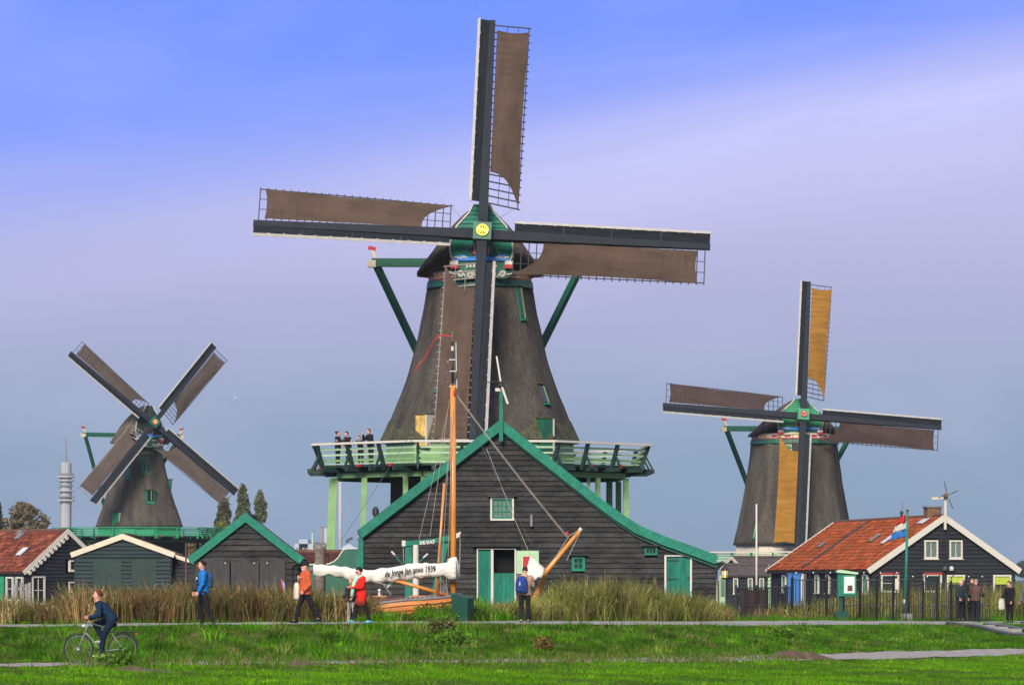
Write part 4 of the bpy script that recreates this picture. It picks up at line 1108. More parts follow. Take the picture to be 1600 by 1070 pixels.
MB().prism(inner, LEN - .1, LEN).build('back_wall', 'plank_black', barn)
MB().add([(lx(561), -.14, lz(836)), (lx(568), -.14, lz(836)), (lx(568), -.14, -.8), (lx(549), -.14, -.8), (lx(561), .1, lz(836)), (lx(568), .1, lz(836)), (lx(568), .1, -.8), (lx(549), .1, -.8)],
         [(0, 1, 2, 3), (4, 7, 6, 5), (0, 4, 5, 1), (1, 5, 6, 2), (2, 6, 7, 3), (3, 7, 4, 0)]).build('corner_board', 'green', barn)
MB().ball((lx(563), -.1, lz(832)), .10, 8, 6).build('gutter_end', 'iron', barn)
# windows and doors of the barn
window(barn, lx(766), lx(803), lz(813), lz(776), 0, 'white', 'green', 4, 3, 'glass_green', .07, sill=False, hood='plank_black')
window(barn, lx(893), lx(914), lz(892), lz(868), 0, 'green', None, 2, 2, 'glass', .11, sill=False, hood='plank_black')
window(barn, lx(1007), lx(1027), lz(867), lz(853), 0, 'green', None, 3, 1, 'glass', .07, sill=False, hood='plank_black')


def plank_door(parent, x0, x1, z0, z1, y, mat, name='door', npl=5, frame='white'):
    d = MB().box(x0, x1, y, y + .05, z0, z1).build(name, mat, parent)
    for i in range(npl):
        a = x0 + (x1 - x0) * i / npl; b = x0 + (x1 - x0) * (i + 1) / npl
        MB().box(a + .006, b - .006, y - .02, y - .001, z0 + .01, z1 - .01).build('door_plank', mat, d)
    return d


d1 = plank_door(barn, lx(1041), lx(1078), -.8, lz(869), -.03, 'green_door')
fr = MB(); fr.box(lx(1038), lx(1041), -.10, .05, -.8, lz(867)); fr.box(lx(1078), lx(1081), -.10, .05, -.8, lz(867)); fr.box(lx(1041), lx(1078), -.099, .05, lz(869), lz(867))
fr.build('door_frame', 'white', barn)
for py_ in (876, 905): MB().box(lx(1042), lx(1060), -.075, -.052, lz(py_), lz(py_ - 1.6)).build('hinge', 'iron', d1)
MB().box(lx(1074), lx(1076), -.10, -.052, lz(905), lz(900)).build('handle', 'iron', d1)
plank_door(barn, lx(747), lx(767), -.8, lz(860), -.03, 'green_door', npl=4)
plank_door(barn, lx(771), lx(804), -.8, lz(895), -.03, 'green_door', npl=5)
fr = MB()
for a, b in ((745, 747), (767, 771), (804, 806.5)): fr.box(lx(a), lx(b), -.10, .05, -.8, lz(858))
fr.box(lx(745), lx(806.5), -.101, .05, lz(858), lz(856.5))
fr.build('door_frame', 'white', barn)
MB().box(lx(738), lx(812), -.26, 0, lz(854), lz(851.5)).build('drip_board', 'plank_black', barn)
sh = MB().box(lx(807), lx(842), -.16, -.10, lz(896), lz(860)).build('shutter', 'green_pale', barn)
MB().box(lx(817), lx(833), -.175, -.161, lz(890), lz(869)).build('panel', 'red', sh)
for a, b in ((815.5, 817), (833, 834.5)): MB().box(lx(a), lx(b), -.18, -.161, lz(891), lz(868)).build('panel_edge', 'cream', sh)
# finial and the little wind toy on the ridge
MB().beam((0, -.36, lz(690)), (0, -.36, lz(606)), .15, .10, (0, 1, 0), .12, .09).build('finial', 'green', barn)
MB().ball((0, -.45, lz(604)), (.10, .14, .10), 10, 8).build('toy_hub', 'iron', barn)
MB().beam((lx(776), -.56, lz(558)), (lx(782.2), -.56, lz(597)), .06, .02, (0, 1, 0)).build('toy_blade', 'white', barn)
MB().beam((lx(784.5), -.56, lz(606)), (lx(793.5), -.56, lz(632)), .08, .02, (0, 1, 0)).build('toy_blade', 'white', barn)
MB().beam((lx(751), -.56, lz(600)), (lx(780), -.56, lz(596)), .03, .02, (0, 1, 0)).build('toy_blade', 'crate', barn)
MB().beam((lx(785), -.56, lz(595)), (lx(821), -.56, lz(587)), .03, .02, (0, 1, 0)).build('toy_blade', 'crate', barn)
MB().box(lx(774), lx(782), -.42, -.40, lz(612), lz(607)).build('toy_vane', 'white', barn)
# outside lamp, chimney pipe, lantern
MB().tube([(lx(830.5), -.16, lz(822)), (lx(830.5), -.16, lz(803))], .06, 10).build('wall_lamp', 'lead', barn)
MB().tube([(lx(830.5), -.16, lz(804)), (lx(830.5), -.02, lz(802))], .03, 6).build('lamp_arm', 'iron', barn)
MB().lathe([(.07, -.4), (.08, .2), (.13, .24), (.12, .42), (.05, .52)], 10, (lx(585), 1.2, lz(812))).build('chimney_pipe', 'iron', barn)
lan = thing('lantern', 'lit black wall lantern on the right corner of the barn', 'lantern', (X(1132, BD), BD - .15, lz(902)))
MB().lathe([(.09, 0), (.13, .26), (.13, .26)], 6).build('glass', 'lamp_glow' if 'lamp_glow' in M else 'glass', lan)
for k in range(6):
    a = k * math.pi / 3
    MB().beam((.095 * math.cos(a), .095 * math.sin(a), 0), (.14 * math.cos(a), .14 * math.sin(a), .27), .025, .025).build('frame_bar', 'iron', lan)
MB().lathe([(.17, .27), (.10, .38), (.03, .44), (.02, .50)], 6).build('hood', 'iron', lan)
MB().lathe([(.05, -.07), (.10, -.01)], 6).build('foot', 'iron', lan)
MB().tube([(0, 0, .48), (-.08, .02, .60), (-.20, .05, .56), (-.33, .1, .45)], .022, 6).build('bracket', 'iron', lan)
gl = bpy.data.materials.new('lamp_glow'); gl.use_nodes = True
gl.node_tree.nodes['Principled BSDF'].inputs['Base Color'].default_value = (.6, .35, .1, 1)
gl.node_tree.nodes['Principled BSDF'].inputs['Emission Color'].default_value = (1, .62, .22, 1)
gl.node_tree.nodes['Principled BSDF'].inputs['Emission Strength'].default_value = .35
[c for c in lan.children if c.name.startswith('glass')][0].data.materials[0] = gl
bulbm = gl.copy(); bulbm.node_tree.nodes['Principled BSDF'].inputs['Emission Strength'].default_value = 3.0
MB().ball((0, -.09, .16), (.035, .06, .07), 8, 6).build('bulb', bulbm, lan)

# ---- low shed with green trim, middle left
SD = 125.0
sx = X(384, SD)
shed = gable_house('plank_shed', 'small black shed with bright green roof edge left of the walkers', (sx, SD, 0), 0, 1.78, Z(874, SD), Z(812, SD), 4.0, 'plank_black', 'green', 'roof_dark',
                   pitch=.205, openings=((-1.62, 1.40, -1, Z(876, SD)),), seed=8, tw=.27, over=.12, sides=True, back_trim=False)
for i, (a, b) in enumerate(((306, 359), (361, 404.5), (406, 446))):
    d_ = MB().box(X(a, SD) - sx, X(b, SD) - sx, -.06, .0, -.8, Z(877, SD)).build('door', 'door_black', shed)
    MB().ball((X(b, SD) - sx - .15 * (1 if i != 2 else 4.2), -.08, Z(879.5, SD)), .03, 8, 6).build('hinge_pin', 'white', d_)
MB().tube([(1.86, -.15, Z(877, SD)), (1.66, -.12, Z(884, SD)), (1.62, -.10, Z(890, SD)), (1.62, -.1, -.6)], .028, 8).build('downpipe', 'iron', shed)

# ---- dark shed with white bargeboards
TD = 150.0
tx = X(192, TD)
shed2 = gable_house('dark_shed', 'low dark shed with white bargeboards under the left windmill', (tx, TD, 0), 0, 2.0, Z(869, TD), Z(842, TD), 5.0, 'plank_teal', 'cream', 'roof_brown', pitch=.165,
                    openings=((X(146, TD) - tx, X(190, TD) - tx, -1, Z(872, TD)), (X(206, TD) - tx, X(244, TD) - tx, -1, Z(872, TD))), seed=12, tw=.22, over=.10, back_trim=False)
for a, b in ((146, 190), (206, 244)):
    d_ = MB().box(X(a, TD) - tx, X(b, TD) - tx, -.05, .0, -.8, Z(872.3, TD)).build('door', 'tar_green', shed2)
MB().box(-1.7, 1.7, -.09, -.04, Z(870.5, TD), Z(868.5, TD)).build('beam', 'plank_teal', shed2)
leanto = thing('lean_to', 'dark lean-to with sloping white roof edge between the two sheds', 'shed', (X(268, TD), TD + .6, 0))
plank_wall(leanto, lambda z: 0, lambda z: float(np.interp(z, [Z(884, TD), Z(866, TD)], [1.35, .05])) if z > Z(884, TD) else 1.35, -.8, Z(866, TD), .17, 0, 'plank_navy', seed=4)
MB().prism([(-.05, Z(864, TD)), (1.5, Z(882, TD)), (1.5, Z(888, TD)), (-.05, Z(870, TD))], -.12, -.06).build('bargeboard', 'cream', leanto)
MB().prism([(-.05, Z(865, TD)), (1.5, Z(883, TD)), (1.5, Z(885, TD)), (-.05, Z(867, TD))], -.058, 3).build('roof_slope', 'roof_brown', leanto)
pole = MB().tube([(0, 0, -.8), (.02, 0, Z(848, 140))], .035, 8).build('garden_pole', 'roof_brown', None, loc=(X(290, 140), 140, 0))
tag(pole, 'thin rusty pole standing beside the lean-to', 'pole')

# ---- red roofed house at the left edge
HD = 200.0
lh = gable_house('roofed_house', 'house with old red tiled roof and scalloped white gable at the left edge', (X(104, HD), HD, 0), R(45), 2.9, Z(894.5, HD), Z(833, HD), 12.0, 'plank_navy', 'white', 'roof_brown', pitch=.2, seed=20, tiles=TILE_OLD, tw=.24, over=.12,
                 openings=((-2.4, -1.5, -.2, 1.5), (-.1, .7, 1.5, 2.4)), z0=-.8)
window(lh, -2.45, -1.55, -.1, 1.45, 0, 'white', None, 2, 2, 'glass', .08)
window(lh, .15, .85, 1.75, 2.35, 0, 'white', None, 1, 1, 'glass', .08)
window(lh, .1, .9, .3, 1.15, 0, 'white', None, 2, 1, 'glass', .07)
sideM = Matrix.Translation((-2.9, 12.0, 0)) @ Matrix.Rotation(R(-90), 4, 'Z')
for a, b, kd in ((11.35, 11.95, 'w'), (10.45, 11.1, 'w'), (9.5, 10.2, 'd'), (8.3, 9.3, 'w'), (7.1, 8.0, 'w'), (5.8, 6.8, 'w'), (4.4, 5.4, 'w')):
    if kd == 'w': window(lh, a, b, .1, 1.42, -.06, 'white', None, 1, 2, 'glass', .09, mw=sideM)
    else: MB().box(a, b, -.10, .0, -.6, 1.45).build('door', 'green_mid', lh, mw=sideM)
# scalloped edge and skylights
s_ = (Z(833, HD) - Z(894.5, HD)) / 2.9
for k in range(11):
    t = (k + .6) / 11.5
    MB().tube([(-2.95 * t, -.235, Z(833, HD) + .02 - s_ * 2.95 * t - .16), (-2.95 * t, -.18, Z(833, HD) + .02 - s_ * 2.95 * t - .16)], .12, 8).build('scallop', 'white', lh)
for yy, vv, hh in ((1.8, 1.62, .5), (4.4, 1.62, .45), (5.2, 1.6, .35), (6.2, 1.6, .3), (3.6, .45, .38)):
    n_ = Vector((-s_, 0, 1)).normalized(); dn = Vector((-1, 0, -s_)).normalized(); c_ = Vector((0, yy, Z(833, HD) + .06)) + dn * (vv * 1.25) + n_ * .2
    MB().beam(c_ - dn * hh * .7, c_ + dn * hh * .7, .42, .06, n_).build('skylight', 'lead' if yy > 2 else 'steel', lh)
MB().box(-.45, -.05, 3.5, 3.95, Z(838, HD), Z(827, HD)).build('vent', 'lead', lh)
for k in range(5):
    p = Vector((X(24 + k * 5, 175), 175, 0))
gp = thing('garden_fence', 'grey wooden garden gate posts in front of the left house', 'fence', (X(26, 178), 178, 0))
for k, px_ in enumerate((24, 33, 41, 46)):
    MB().box(X(px_, 178) - X(26, 178) - .07, X(px_, 178) - X(26, 178) + .07, -.06, .06, -.8, 1.05 + .08 * (k % 2)).build('fence_post', 'concrete', gp)
MB().box(X(24, 178) - X(26, 178), X(46, 178) - X(26, 178), .061, .09, .75, .88).build('fence_rail', 'concrete', gp)

# ---- red roofed black house on the right
RD = 185.0
yaw = math.atan2(3.65, 21.0)
rz_e, rz_a = Z(889.5, RD), Z(810.5, RD)
hwR = 3.82
gops = []
gx_ = lambda px: (X(px, RD) - X(1474, RD)) / math.cos(yaw)
gz_ = lambda py: Z(py, RD)
wins = [(1443, 1465, 872.5, 843.5), (1483, 1504, 872.5, 843.5), (1374, 1403, 925, 896.5), (1441, 1471, 925, 896.5), (1479, 1508, 930, 897.5), (1553, 1582, 930, 897.5)]
rh = gable_house('tiled_house', 'black house with orange red tiled roof and white gable edges on the right', (X(1474, RD), RD, 0), yaw, hwR, rz_e, rz_a, 21.3, 'plank_navy', 'white', 'roof_brown', pitch=.2, seed=31, tiles=TILE_RED, tw=.30, over=.2,
                 openings=[(gx_(a) + .03, gx_(b) - .03, gz_(c), gz_(d)) for a, b, c, d in wins])
for i, (a, b, c, d) in enumerate(wins):
    window(rh, gx_(a), gx_(b), gz_(c), gz_(d), 0, 'white', None, 2 if i < 2 else 1, 1 if i < 2 else (1 if i > 3 else 2), 'curtain' if i < 2 else 'glass', .09, blind='blind' if i > 3 else None, sill=i < 2)
    if i in (2, 3): MB().box(gx_(a), gx_(b), -.16, -.102, gz_(d), gz_(d) + .07).build('awning_box', 'red', rh)
sM = Matrix.Translation((-hwR, 21.3, 0)) @ Matrix.Rotation(R(-90), 4, 'Z')
for a, b in ((20.0, 20.9), (12.6, 13.3), (10.3, 11.0), (3.0, 3.8), (4.4, 5.4)):
    window(rh, a, b, .55, 1.55, -.06, 'white', 'green_mid', 1, 1, 'glass_green', .09, mw=sM)
s_ = (rz_a - rz_e) / hwR
n_ = Vector((-s_, 0, 1)).normalized(); dn = Vector((-1, 0, -s_)).normalized()


def on_roof(yy, t, lift=.16): return Vector((0, yy, rz_a + .06)) + dn * t + n_ * lift


MB().beam(on_roof(13.6, .05), on_roof(13.6, 4.75), .22, .06, n_).build('roof_seam', 'roof_seam', rh)
MB().beam(on_roof(3.9, 1.85, .2), on_roof(3.9, 2.55, .2), .5, .06, n_).build('skylight', 'steel', rh)
MB().beam(on_roof(7.0, 1.6, .2), on_roof(7.0, 2.3, .2), .5, .05, n_).build('skylight', 'lead', rh)
MB().beam(on_roof(16.5, 2.2, .2), on_roof(16.5, 2.7, .2), .5, .05, n_).build('skylight', 'lead', rh)
ch_ = MB().box(-.38, .38, 1.6, 2.3, rz_a - .2, rz_a + .62).build('chimney', 'brick', rh)
MB().box(-.44, .44, 1.54, 2.36, rz_a + .622, rz_a + .70).build('chimney_cap', 'lead', ch_)
MB().beam(on_roof(1.95, .25, .19), on_roof(1.95, .75, .19), .95, .05, n_).build('flashing', 'steel', ch_)
MB().lathe([(.06, -.3), (.07, .3), (.10, .32), (.09, .45)], 8, (-.1, 7.4, rz_a + .1)).build('vent_pipe', 'iron', rh)
MB().tube([(0, 7.6, rz_a), (0, 7.6, rz_a + 1.1)], .012, 5).build('aerial', 'wire', rh)
MB().box(-.06, .06, -.36, -.26, gz_(827), gz_(779)).build('finial', 'white', rh)
MB().ball((0, -.42, gz_(775)), (.13, .20, .16), 10, 8).build('toy_hub', 'brick', rh)
for a, b in (((1470, 752), (1474, 770)), ((1477, 779), (1484, 795)), ((1476, 773), (1492, 767)), ((1460, 778), (1472, 774))):
    MB().beam((gx_(a[0]), -.60, gz_(a[1])), (gx_(b[0]), -.60, gz_(b[1])), .05, .02, (0, 1, 0)).build('toy_blade', 'iron_grey', rh)
MB().beam((gx_(1453), -.30, gz_(779)), (gx_(1472), -.30, gz_(777)), .03, .12, (0, 0, 1)).build('toy_vane', 'cream', rh)
for px_ in (1475, 1485.5):
    MB().lathe([(.10, 0), (.13, .12), (.06, .22)], 10, (gx_(px_), -.18, gz_(891))).build('lamp', 'steel' if px_ > 1480 else 'iron_grey', rh)

# ---- blue tool shed against that house
bs = thing('blue_locker', 'bright blue locker against the wall of the red roofed house', 'locker', (X(1241, 168), 168, 0))
MB().box(-.30, .30, 0, .5, -.8, Z(897, 168)).build('cabinet', 'blue_paint', bs)
MB().box(-.34, .34, -.04, .54, Z(897, 168) + .002, Z(897, 168) + .05).build('lid', 'blue_paint', bs)
MB().box(-.26, .26, -.02, -.002, -.7, Z(899, 168)).build('door', 'blue_paint', bs)
for k, (px_, py_, mt) in enumerate(((1254, 896, 'cream'), (1258, 896, 'iron_grey'))):
    b_ = MB().box(-.07, .07, 0, .05, -.8, Z(py_, 168)).build('leaning_board', mt, None, loc=(X(px_, 168), 168.1, 0))
    tag(b_, ['pale board standing beside the blue locker', 'dark board standing right of the pale board by the locker'][k], 'board')

# ---- green outbuilding under the right mill
GD = 240.0
gh = gable_house('garden_house', 'pale green outbuilding beneath the stage of the right windmill', (X(1150, GD), GD, 0), R(-70), 1.6, Z(890, GD), Z(874, GD), 3.2, 'green_pale', 'cream', 'roof_dark', pitch=.25, seed=41, tw=.2, over=.3)
window(gh, -.9, -.1, .4, 1.5, 0, 'white', 'green', 2, 2, 'glass', .08)
for k, (a, b) in enumerate(((1124, 1134), (1137, 1146), (1149, 1157))):
    o = MB(); o.box(-.2, .2, -.05, 0, -.8, Z(899 + k, 225))
    d_ = o.build('door_panel', 'green_pale', None, loc=(X((a + b) / 2, 225), 225, 0))
    w_ = MB().box(-.13, .13, -.07, -.051, .2, Z(902 + k, 225)).build('pane', 'glass_green', d_)
    tag(d_, ['pale green glazed door leaf nearest the black barn', 'middle pale green glazed door leaf under the right mill stage', 'pale green glazed door leaf farthest from the black barn'][k], 'door')
dh = gable_house('low_house', 'low dark hut with grey roof between barn and red roofed house', (X(1196, 222), 222, 0), R(90), 1.5, Z(900, 222), Z(886, 222), 2.4, 'plank_navy', 'lead', 'roof_dark', pitch=.25, seed=43, tw=.15, over=.15)
for a, b in ((.3, .6), (1.2, 1.5), (1.9, 2.2)):
    window(dh, a, b, .4, 1.35, -.06, 'white', None, 1, 1, 'glass_green', .06, mw=Matrix.Translation((-1.5, 2.4, 0)) @ Matrix.Rotation(R(-90), 4, 'Z'))

# ---- low brown roof, curved green wall, carved post behind the boat
bh = gable_house('brown_house', 'low building with brown roof behind the man in the orange shirt', (X(585, 152), 152, 0), R(90), 2.0, Z(896, 152), Z(868, 152), 4.2, 'plank_teal', 'lead', 'roof_brown', pitch=.25, seed=51, tiles=[(0.11, 0.045, 0.035), (0.085, 0.04, 0.03), (0.13, 0.06, 0.045)], tw=.14, over=.1)
gw = thing('curved_wall', 'dark green boarded wall with a curved white coping beside the barn', 'wall', (X(545, 144), 144, 0))
cw_ = lambda px: X(px, 144) - X(545, 144)
top_ = [(cw_(470), Z(882, 144)), (cw_(505), Z(882, 144)), (cw_(514), Z(881, 144)), (cw_(522), Z(877.5, 144)), (cw_(529), Z(871, 144)), (cw_(533), Z(864.5, 144)), (cw_(537), Z(859, 144)), (cw_(541), Z(857.5, 144)), (cw_(562), Z(857, 144))]
MB().prism([(cw_(562), -.8), (cw_(470), -.8)] + top_, 0, .08).build('boards', 'green_dark', gw)
MB().tube([(a, .04, b) for a, b in top_], .04, 6).build('coping', 'white', gw)
cpst = thing('carved_post', 'weathered carved wooden figure with two looped ears behind the boat', 'sculpture', (X(500, 140), 140, 0))
q = Z(890, 140)
MB().lathe([(.20, -.8), (.22, q), (.24, q + .2), (.20, q + .45), (.21, q + .65), (.25, q + .82), (.22, q + .92), (.1, q + .96)], 12).build('trunk', 'carved', cpst, smooth=True)
for s in (-1, 1):
    MB().tube([(s * .12 + .11 * math.cos(t), 0, q + .96 + .10 * math.sin(t)) for t in np.linspace(0, 2 * math.pi, 13)], .035, 6).build('ear', 'carved', cpst, smooth=True)
MB().tube([(-.1, -.15, q + .05), (-.35, -.2, q + .0), (-.5, -.2, q - .2)], .10, 8).build('paw', 'carved', cpst, smooth=True)
# ------------------------------------------------------------------ people
pm('skin', (0.52, 0.27, 0.19), 0.6, 0.10, 6, spec=0.35)
pm('eye', (0.02, 0.015, 0.012), 0.3, 0.1, 5)
CLOTH = {}


def cl(col, rough=.85):
    key = tuple(round(c, 3) for c in col)
    if key not in CLOTH:
        nm = 'fabric_%d' % len(CLOTH); pm(nm, col, rough, .35, 5, (1, 1, .5), bump=.7, bscale=10, spec=.1, fine=(22, .8, 1.2)); CLOTH[key] = nm
    return CLOTH[key]


def remesh(b, voxel, mat, smooth_it=3, crease=0.0):
    me = bpy.data.meshes.new('tmp'); me.from_pydata(b.v, [], b.f)
    bm = bmesh.new(); bm.from_mesh(me); bmesh.ops.recalc_face_normals(bm, faces=bm.faces); bm.to_mesh(me); bm.free()
    o = bpy.data.objects.new('tmp', me); COL.objects.link(o)
    m1 = o.modifiers.new('r', 'REMESH'); m1.mode = 'VOXEL'; m1.voxel_size = voxel; m1.use_smooth_shade = True
    m2 = o.modifiers.new('s', 'SMOOTH'); m2.factor = .5; m2.iterations = smooth_it
    dg = bpy.context.evaluated_depsgraph_get(); dg.update()
    res = bpy.data.meshes.new_from_object(o.evaluated_get(dg))
    bpy.data.objects.remove(o); bpy.data.meshes.remove(me)
    if crease:
        co = np.zeros(len(res.vertices) * 3); nr = np.zeros(len(res.vertices) * 3); res.vertices.foreach_get('co', co); res.vertices.foreach_get('normal', nr); co = co.reshape(-1, 3); nr = nr.reshape(-1, 3)
        dd = np.array([mnoise.noise(Vector((c[0] * 9 + 3, c[1] * 9, c[2] * 22))) + .6 * mnoise.noise(Vector((c[0] * 20, c[1] * 20, c[2] * 38 + 7))) for c in co])
        co += nr * (dd * crease)[:, None]; res.vertices.foreach_set('co', co.ravel()); res.update()
    res.materials.clear(); res.materials.append(M[mat])
    res.polygons.foreach_set('use_smooth', [True] * len(res.polygons))
    return res


def cap(b, p0, p1, r0, r1, n=10, side=(1, 0, 0)):
    """closed tapered capsule"""
    p0 = Vector(p0); p1 = Vector(p1); d = (p1 - p0); ln = d.length; d.normalize()
    sc = lambda r, f: tuple(v * f for v in r) if isinstance(r, (tuple, list)) else r * f
    m0 = max(r0) if isinstance(r0, (tuple, list)) else r0; m1 = max(r1) if isinstance(r1, (tuple, list)) else r1
    pts = [p0 - d * m0 * .92, p0 - d * m0 * .6, p0, p0.lerp(p1, .5), p1, p1 + d * m1 * .6, p1 + d * m1 * .92]
    md = tuple((a + c) / 2 for a, c in zip(r0, r1)) if isinstance(r0, (tuple, list)) else (r0 + r1) / 2
    b.tube(pts, [sc(r0, .35), sc(r0, .8), r0, md, r1, sc(r1, .8), sc(r1, .35)], n, side=side)


def append_mesh(me, b):
    bm = bmesh.new(); bm.from_mesh(me)
    vs_ = [bm.verts.new(v) for v in b.v]; bm.verts.ensure_lookup_table()
    for f in b.f:
        try:
            fc = bm.faces.new([vs_[i] for i in f]); fc.smooth = True
        except ValueError: pass
    bm.to_mesh(me); bm.free()


def person(label, loc, face, H=1.75, legs=((0, 0), (0, 0)), arms=((0, 8, 10), (0, 8, 10)), lean=0, head=(0, 0), top=(.05, .05, .06), bottom=(.015, .015, .017), shoe=(.02, .02, .02),
           hair=(.03, .02, .015), bald=False, long_hair=False, coat=0.0, hat=None, bulk=1.0, hood=None, wide=1.0, hips_drop=None, glasses=False, beard=None, group=None, grip=.9, inward=(0, 0), skirt=None, hv=.020, hands=None, feet=None, puff=1.0):
    """faces -y at face=0; angles in degrees, forward positive; legs: (thigh, knee bend) for right and left; arms: (raise, out, elbow bend)"""
    k = H / 1.75; root = thing('person', label, 'person', loc, R(face), group)
    V = lambda x, y, z: Vector((x * k, y * k, z * k))
    hip = V(0, 0, .93)
    L_ = R(lean); tl = lambda x, f, z: hip + V(x, -math.sin(L_) * z - math.cos(L_) * f, math.cos(L_) * z - math.sin(L_) * f)   # torso space: x, forward, up
    waist = tl(0, 0, .14); chest = tl(0, .01, .36); neck = tl(0, .0, .54); 
    hd = R(lean * .35 + head[1]); hc = neck + V(0, -math.sin(hd) * .16 - .02, math.cos(hd) * .155)
    J = []
    for i, s in enumerate((-1, 1)):
        th, kb = R(legs[i][0]), R(legs[i][1])
        h0 = hip + V(s * .095, 0, -.02); kn = h0 + V(s * .012, -math.sin(th) * .43, -math.cos(th) * .43)
        sh = th - kb; an = kn + V(0, -math.sin(sh) * .42, -math.cos(sh) * .42)
        pt = sh * .55 if abs(sh) > .05 else 0
        toe = an + V(s * .03, -math.cos(pt) * .17, -.055 - math.sin(-pt) * .10)
        J.append((h0, kn, an, toe))
    A = []
    for i, s in enumerate((-1, 1)):
        a, o_, e = R(arms[i][0]), R(arms[i][1]), R(arms[i][2])
        s0 = tl(s * .19 * wide, 0, .475); f0 = L_ + a
        el_ = s0 + V(s * math.sin(o_) * .29, -math.sin(f0) * math.cos(o_) * .29, -math.cos(f0) * math.cos(o_) * .29)
        f1 = f0 + e; inn = R(inward[i])
        dr = Vector((s * (math.sin(o_) * .35 - math.sin(inn)), -math.sin(f1) * math.cos(inn), -math.cos(f1) * math.cos(inn))).normalized()
        wr = el_ + dr * .25 * k; A.append((s0, el_, wr, dr))
    low = min(min(j[2].z - .085 * k, j[3].z - .03 * k) for j in J)
    off = Vector((0, 0, -low)) if hips_drop is None else Vector((0, 0, hips_drop))
    hip, waist, chest, neck, hc = [p + off for p in (hip, waist, chest, neck, hc)]
    J = [tuple(p + off for p in j) for j in J]; A = [(a[0] + off, a[1] + off, a[2] + off, a[3]) for a in A]
    def ik(a, t, l1, l2, pole):
        d = t - a; L2 = min(d.length, (l1 + l2) * .995); d.normalize(); t = a + d * L2
        c = (l1 * l1 + L2 * L2 - l2 * l2) / (2 * L2); hgt = math.sqrt(max(0, l1 * l1 - c * c)); pl = (pole - d * pole.dot(d)).normalized()
        return a + d * c + pl * hgt, t
    if feet:
        J = [(j[0], *ik(j[0], Vector(feet[i]), .43 * k, .42 * k, Vector((0, -1, .2))), None) for i, j in enumerate(J)]
        J = [(j[0], j[1], j[2], j[2] + V(0, -.165, -.05)) for j in J]
    if hands:
        nA = []
        for i, a in enumerate(A):
            e_, w_ = ik(a[0], Vector(hands[i]), .29 * k, .25 * k, Vector((.5 * (-1 if i == 0 else 1), .3, -1))); nA.append((a[0], e_, w_, (w_ - e_).normalized()))
        A = nA
    ht = Matrix.Rotation(R(head[0]), 3, 'Z') @ Matrix.Rotation(hd, 3, 'X')
    # continuous body
    b = MB(); bk = bulk
    cap(b, hip, waist, (.155 * k, .105 * k), (.135 * k, .095 * k), 12); cap(b, waist, chest, (.135 * k, .095 * k), (.165 * k, .11 * k), 12)
    cap(b, chest, neck - Vector((0, 0, .05 * k)), (.165 * k, .10 * k), (.08 * k, .07 * k), 12)
    cap(b, neck - Vector((0, 0, .05 * k)), hc, .055 * k, .052 * k)
    b.ball(hc, (.078 * k, .096 * k, .118 * k), 14, 10, ht)
    b.ball(hc + ht @ Vector((0, -.035 * k, -.055 * k)), (.055 * k, .058 * k, .065 * k), 10, 8, ht)          # jaw
    b.ball(hc + ht @ Vector((0, -.104 * k, -.015 * k)), (.016 * k, .026 * k, .030 * k), 8, 6, ht)            # nose
    for s in (-1, 1): b.ball(hc + ht @ Vector((s * .080 * k, .008 * k, -.01 * k)), (.014 * k, .022 * k, .034 * k), 8, 6, ht)
    for j in J:
        cap(b, j[0], j[1], .080 * k, .052 * k); cap(b, j[1], j[2], .052 * k, .036 * k); cap(b, j[2], j[2].lerp(j[3], .55), .032 * k, .020 * k)
    for a in A:
        cap(b, a[0], a[1], .050 * k, .040 * k); cap(b, a[1], a[2], .040 * k, .028 * k); cap(b, a[2], a[2] + a[3] * .075 * k, (.020 * k, .040 * k), (.017 * k, .038 * k), 10, side=(1, 0, 0))
    cap(b, A[0][0], A[1][0], .055 * k, .055 * k)
    body = remesh(b, .019 * k, 'skin', 2)
    fg = MB()
    for i, a in enumerate(A):
        d = a[3]; s = -1 if i == 0 else 1
        side = Vector((0, 1, 0)) - d * d.y
        if side.length < .2: side = Vector((0, 0, 1)) - d * d.z
        side.normalize(); palm = d.cross(side).normalized() * s * -1
        for q in range(4):
            base = a[2] + d * .085 * k + side * ((q - 1.5) * .021 * k); ln = (.070, .080, .076, .058)[q] * k; g = grip
            p1 = base + (d * math.cos(g * .6) + palm * math.sin(g * .6)) * ln * .5; p2 = p1 + (d * math.cos(g * 1.5) + palm * math.sin(g * 1.5)) * ln * .5
            fg.tube([base - d * .02 * k, base, p1, p2], [.010 * k, .0105 * k, .0095 * k, .007 * k], 6)
        tb = a[2] + d * .03 * k - side * .032 * k; t1 = tb + (d * .6 - side * .7 + palm * .3).normalized() * .04 * k; t2 = t1 + (d * .8 + palm * .6).normalized() * .032 * k
        fg.tube([tb, t1, t2], [.013 * k, .012 * k, .009 * k], 6)
    append_mesh(body, fg)
    inst('body', body, root)
    ey = MB()
    for s in (-1, 1): ey.ball(hc + ht @ Vector((s * .032 * k, -.086 * k, .012 * k)), .012 * k, 8, 6)
    ey.build('eyes', 'eye', root, smooth=True)
    MB().ball(hc + ht @ Vector((0, -.090 * k, -.062 * k)), (.024 * k, .010 * k, .007 * k), 8, 5, ht).build('mouth', cl((.28, .08, .07)), root, smooth=True)
    # jacket
    b = MB(); g = .022 * bk
    hem = hip - Vector((0, 0, (.10 + coat) * k))
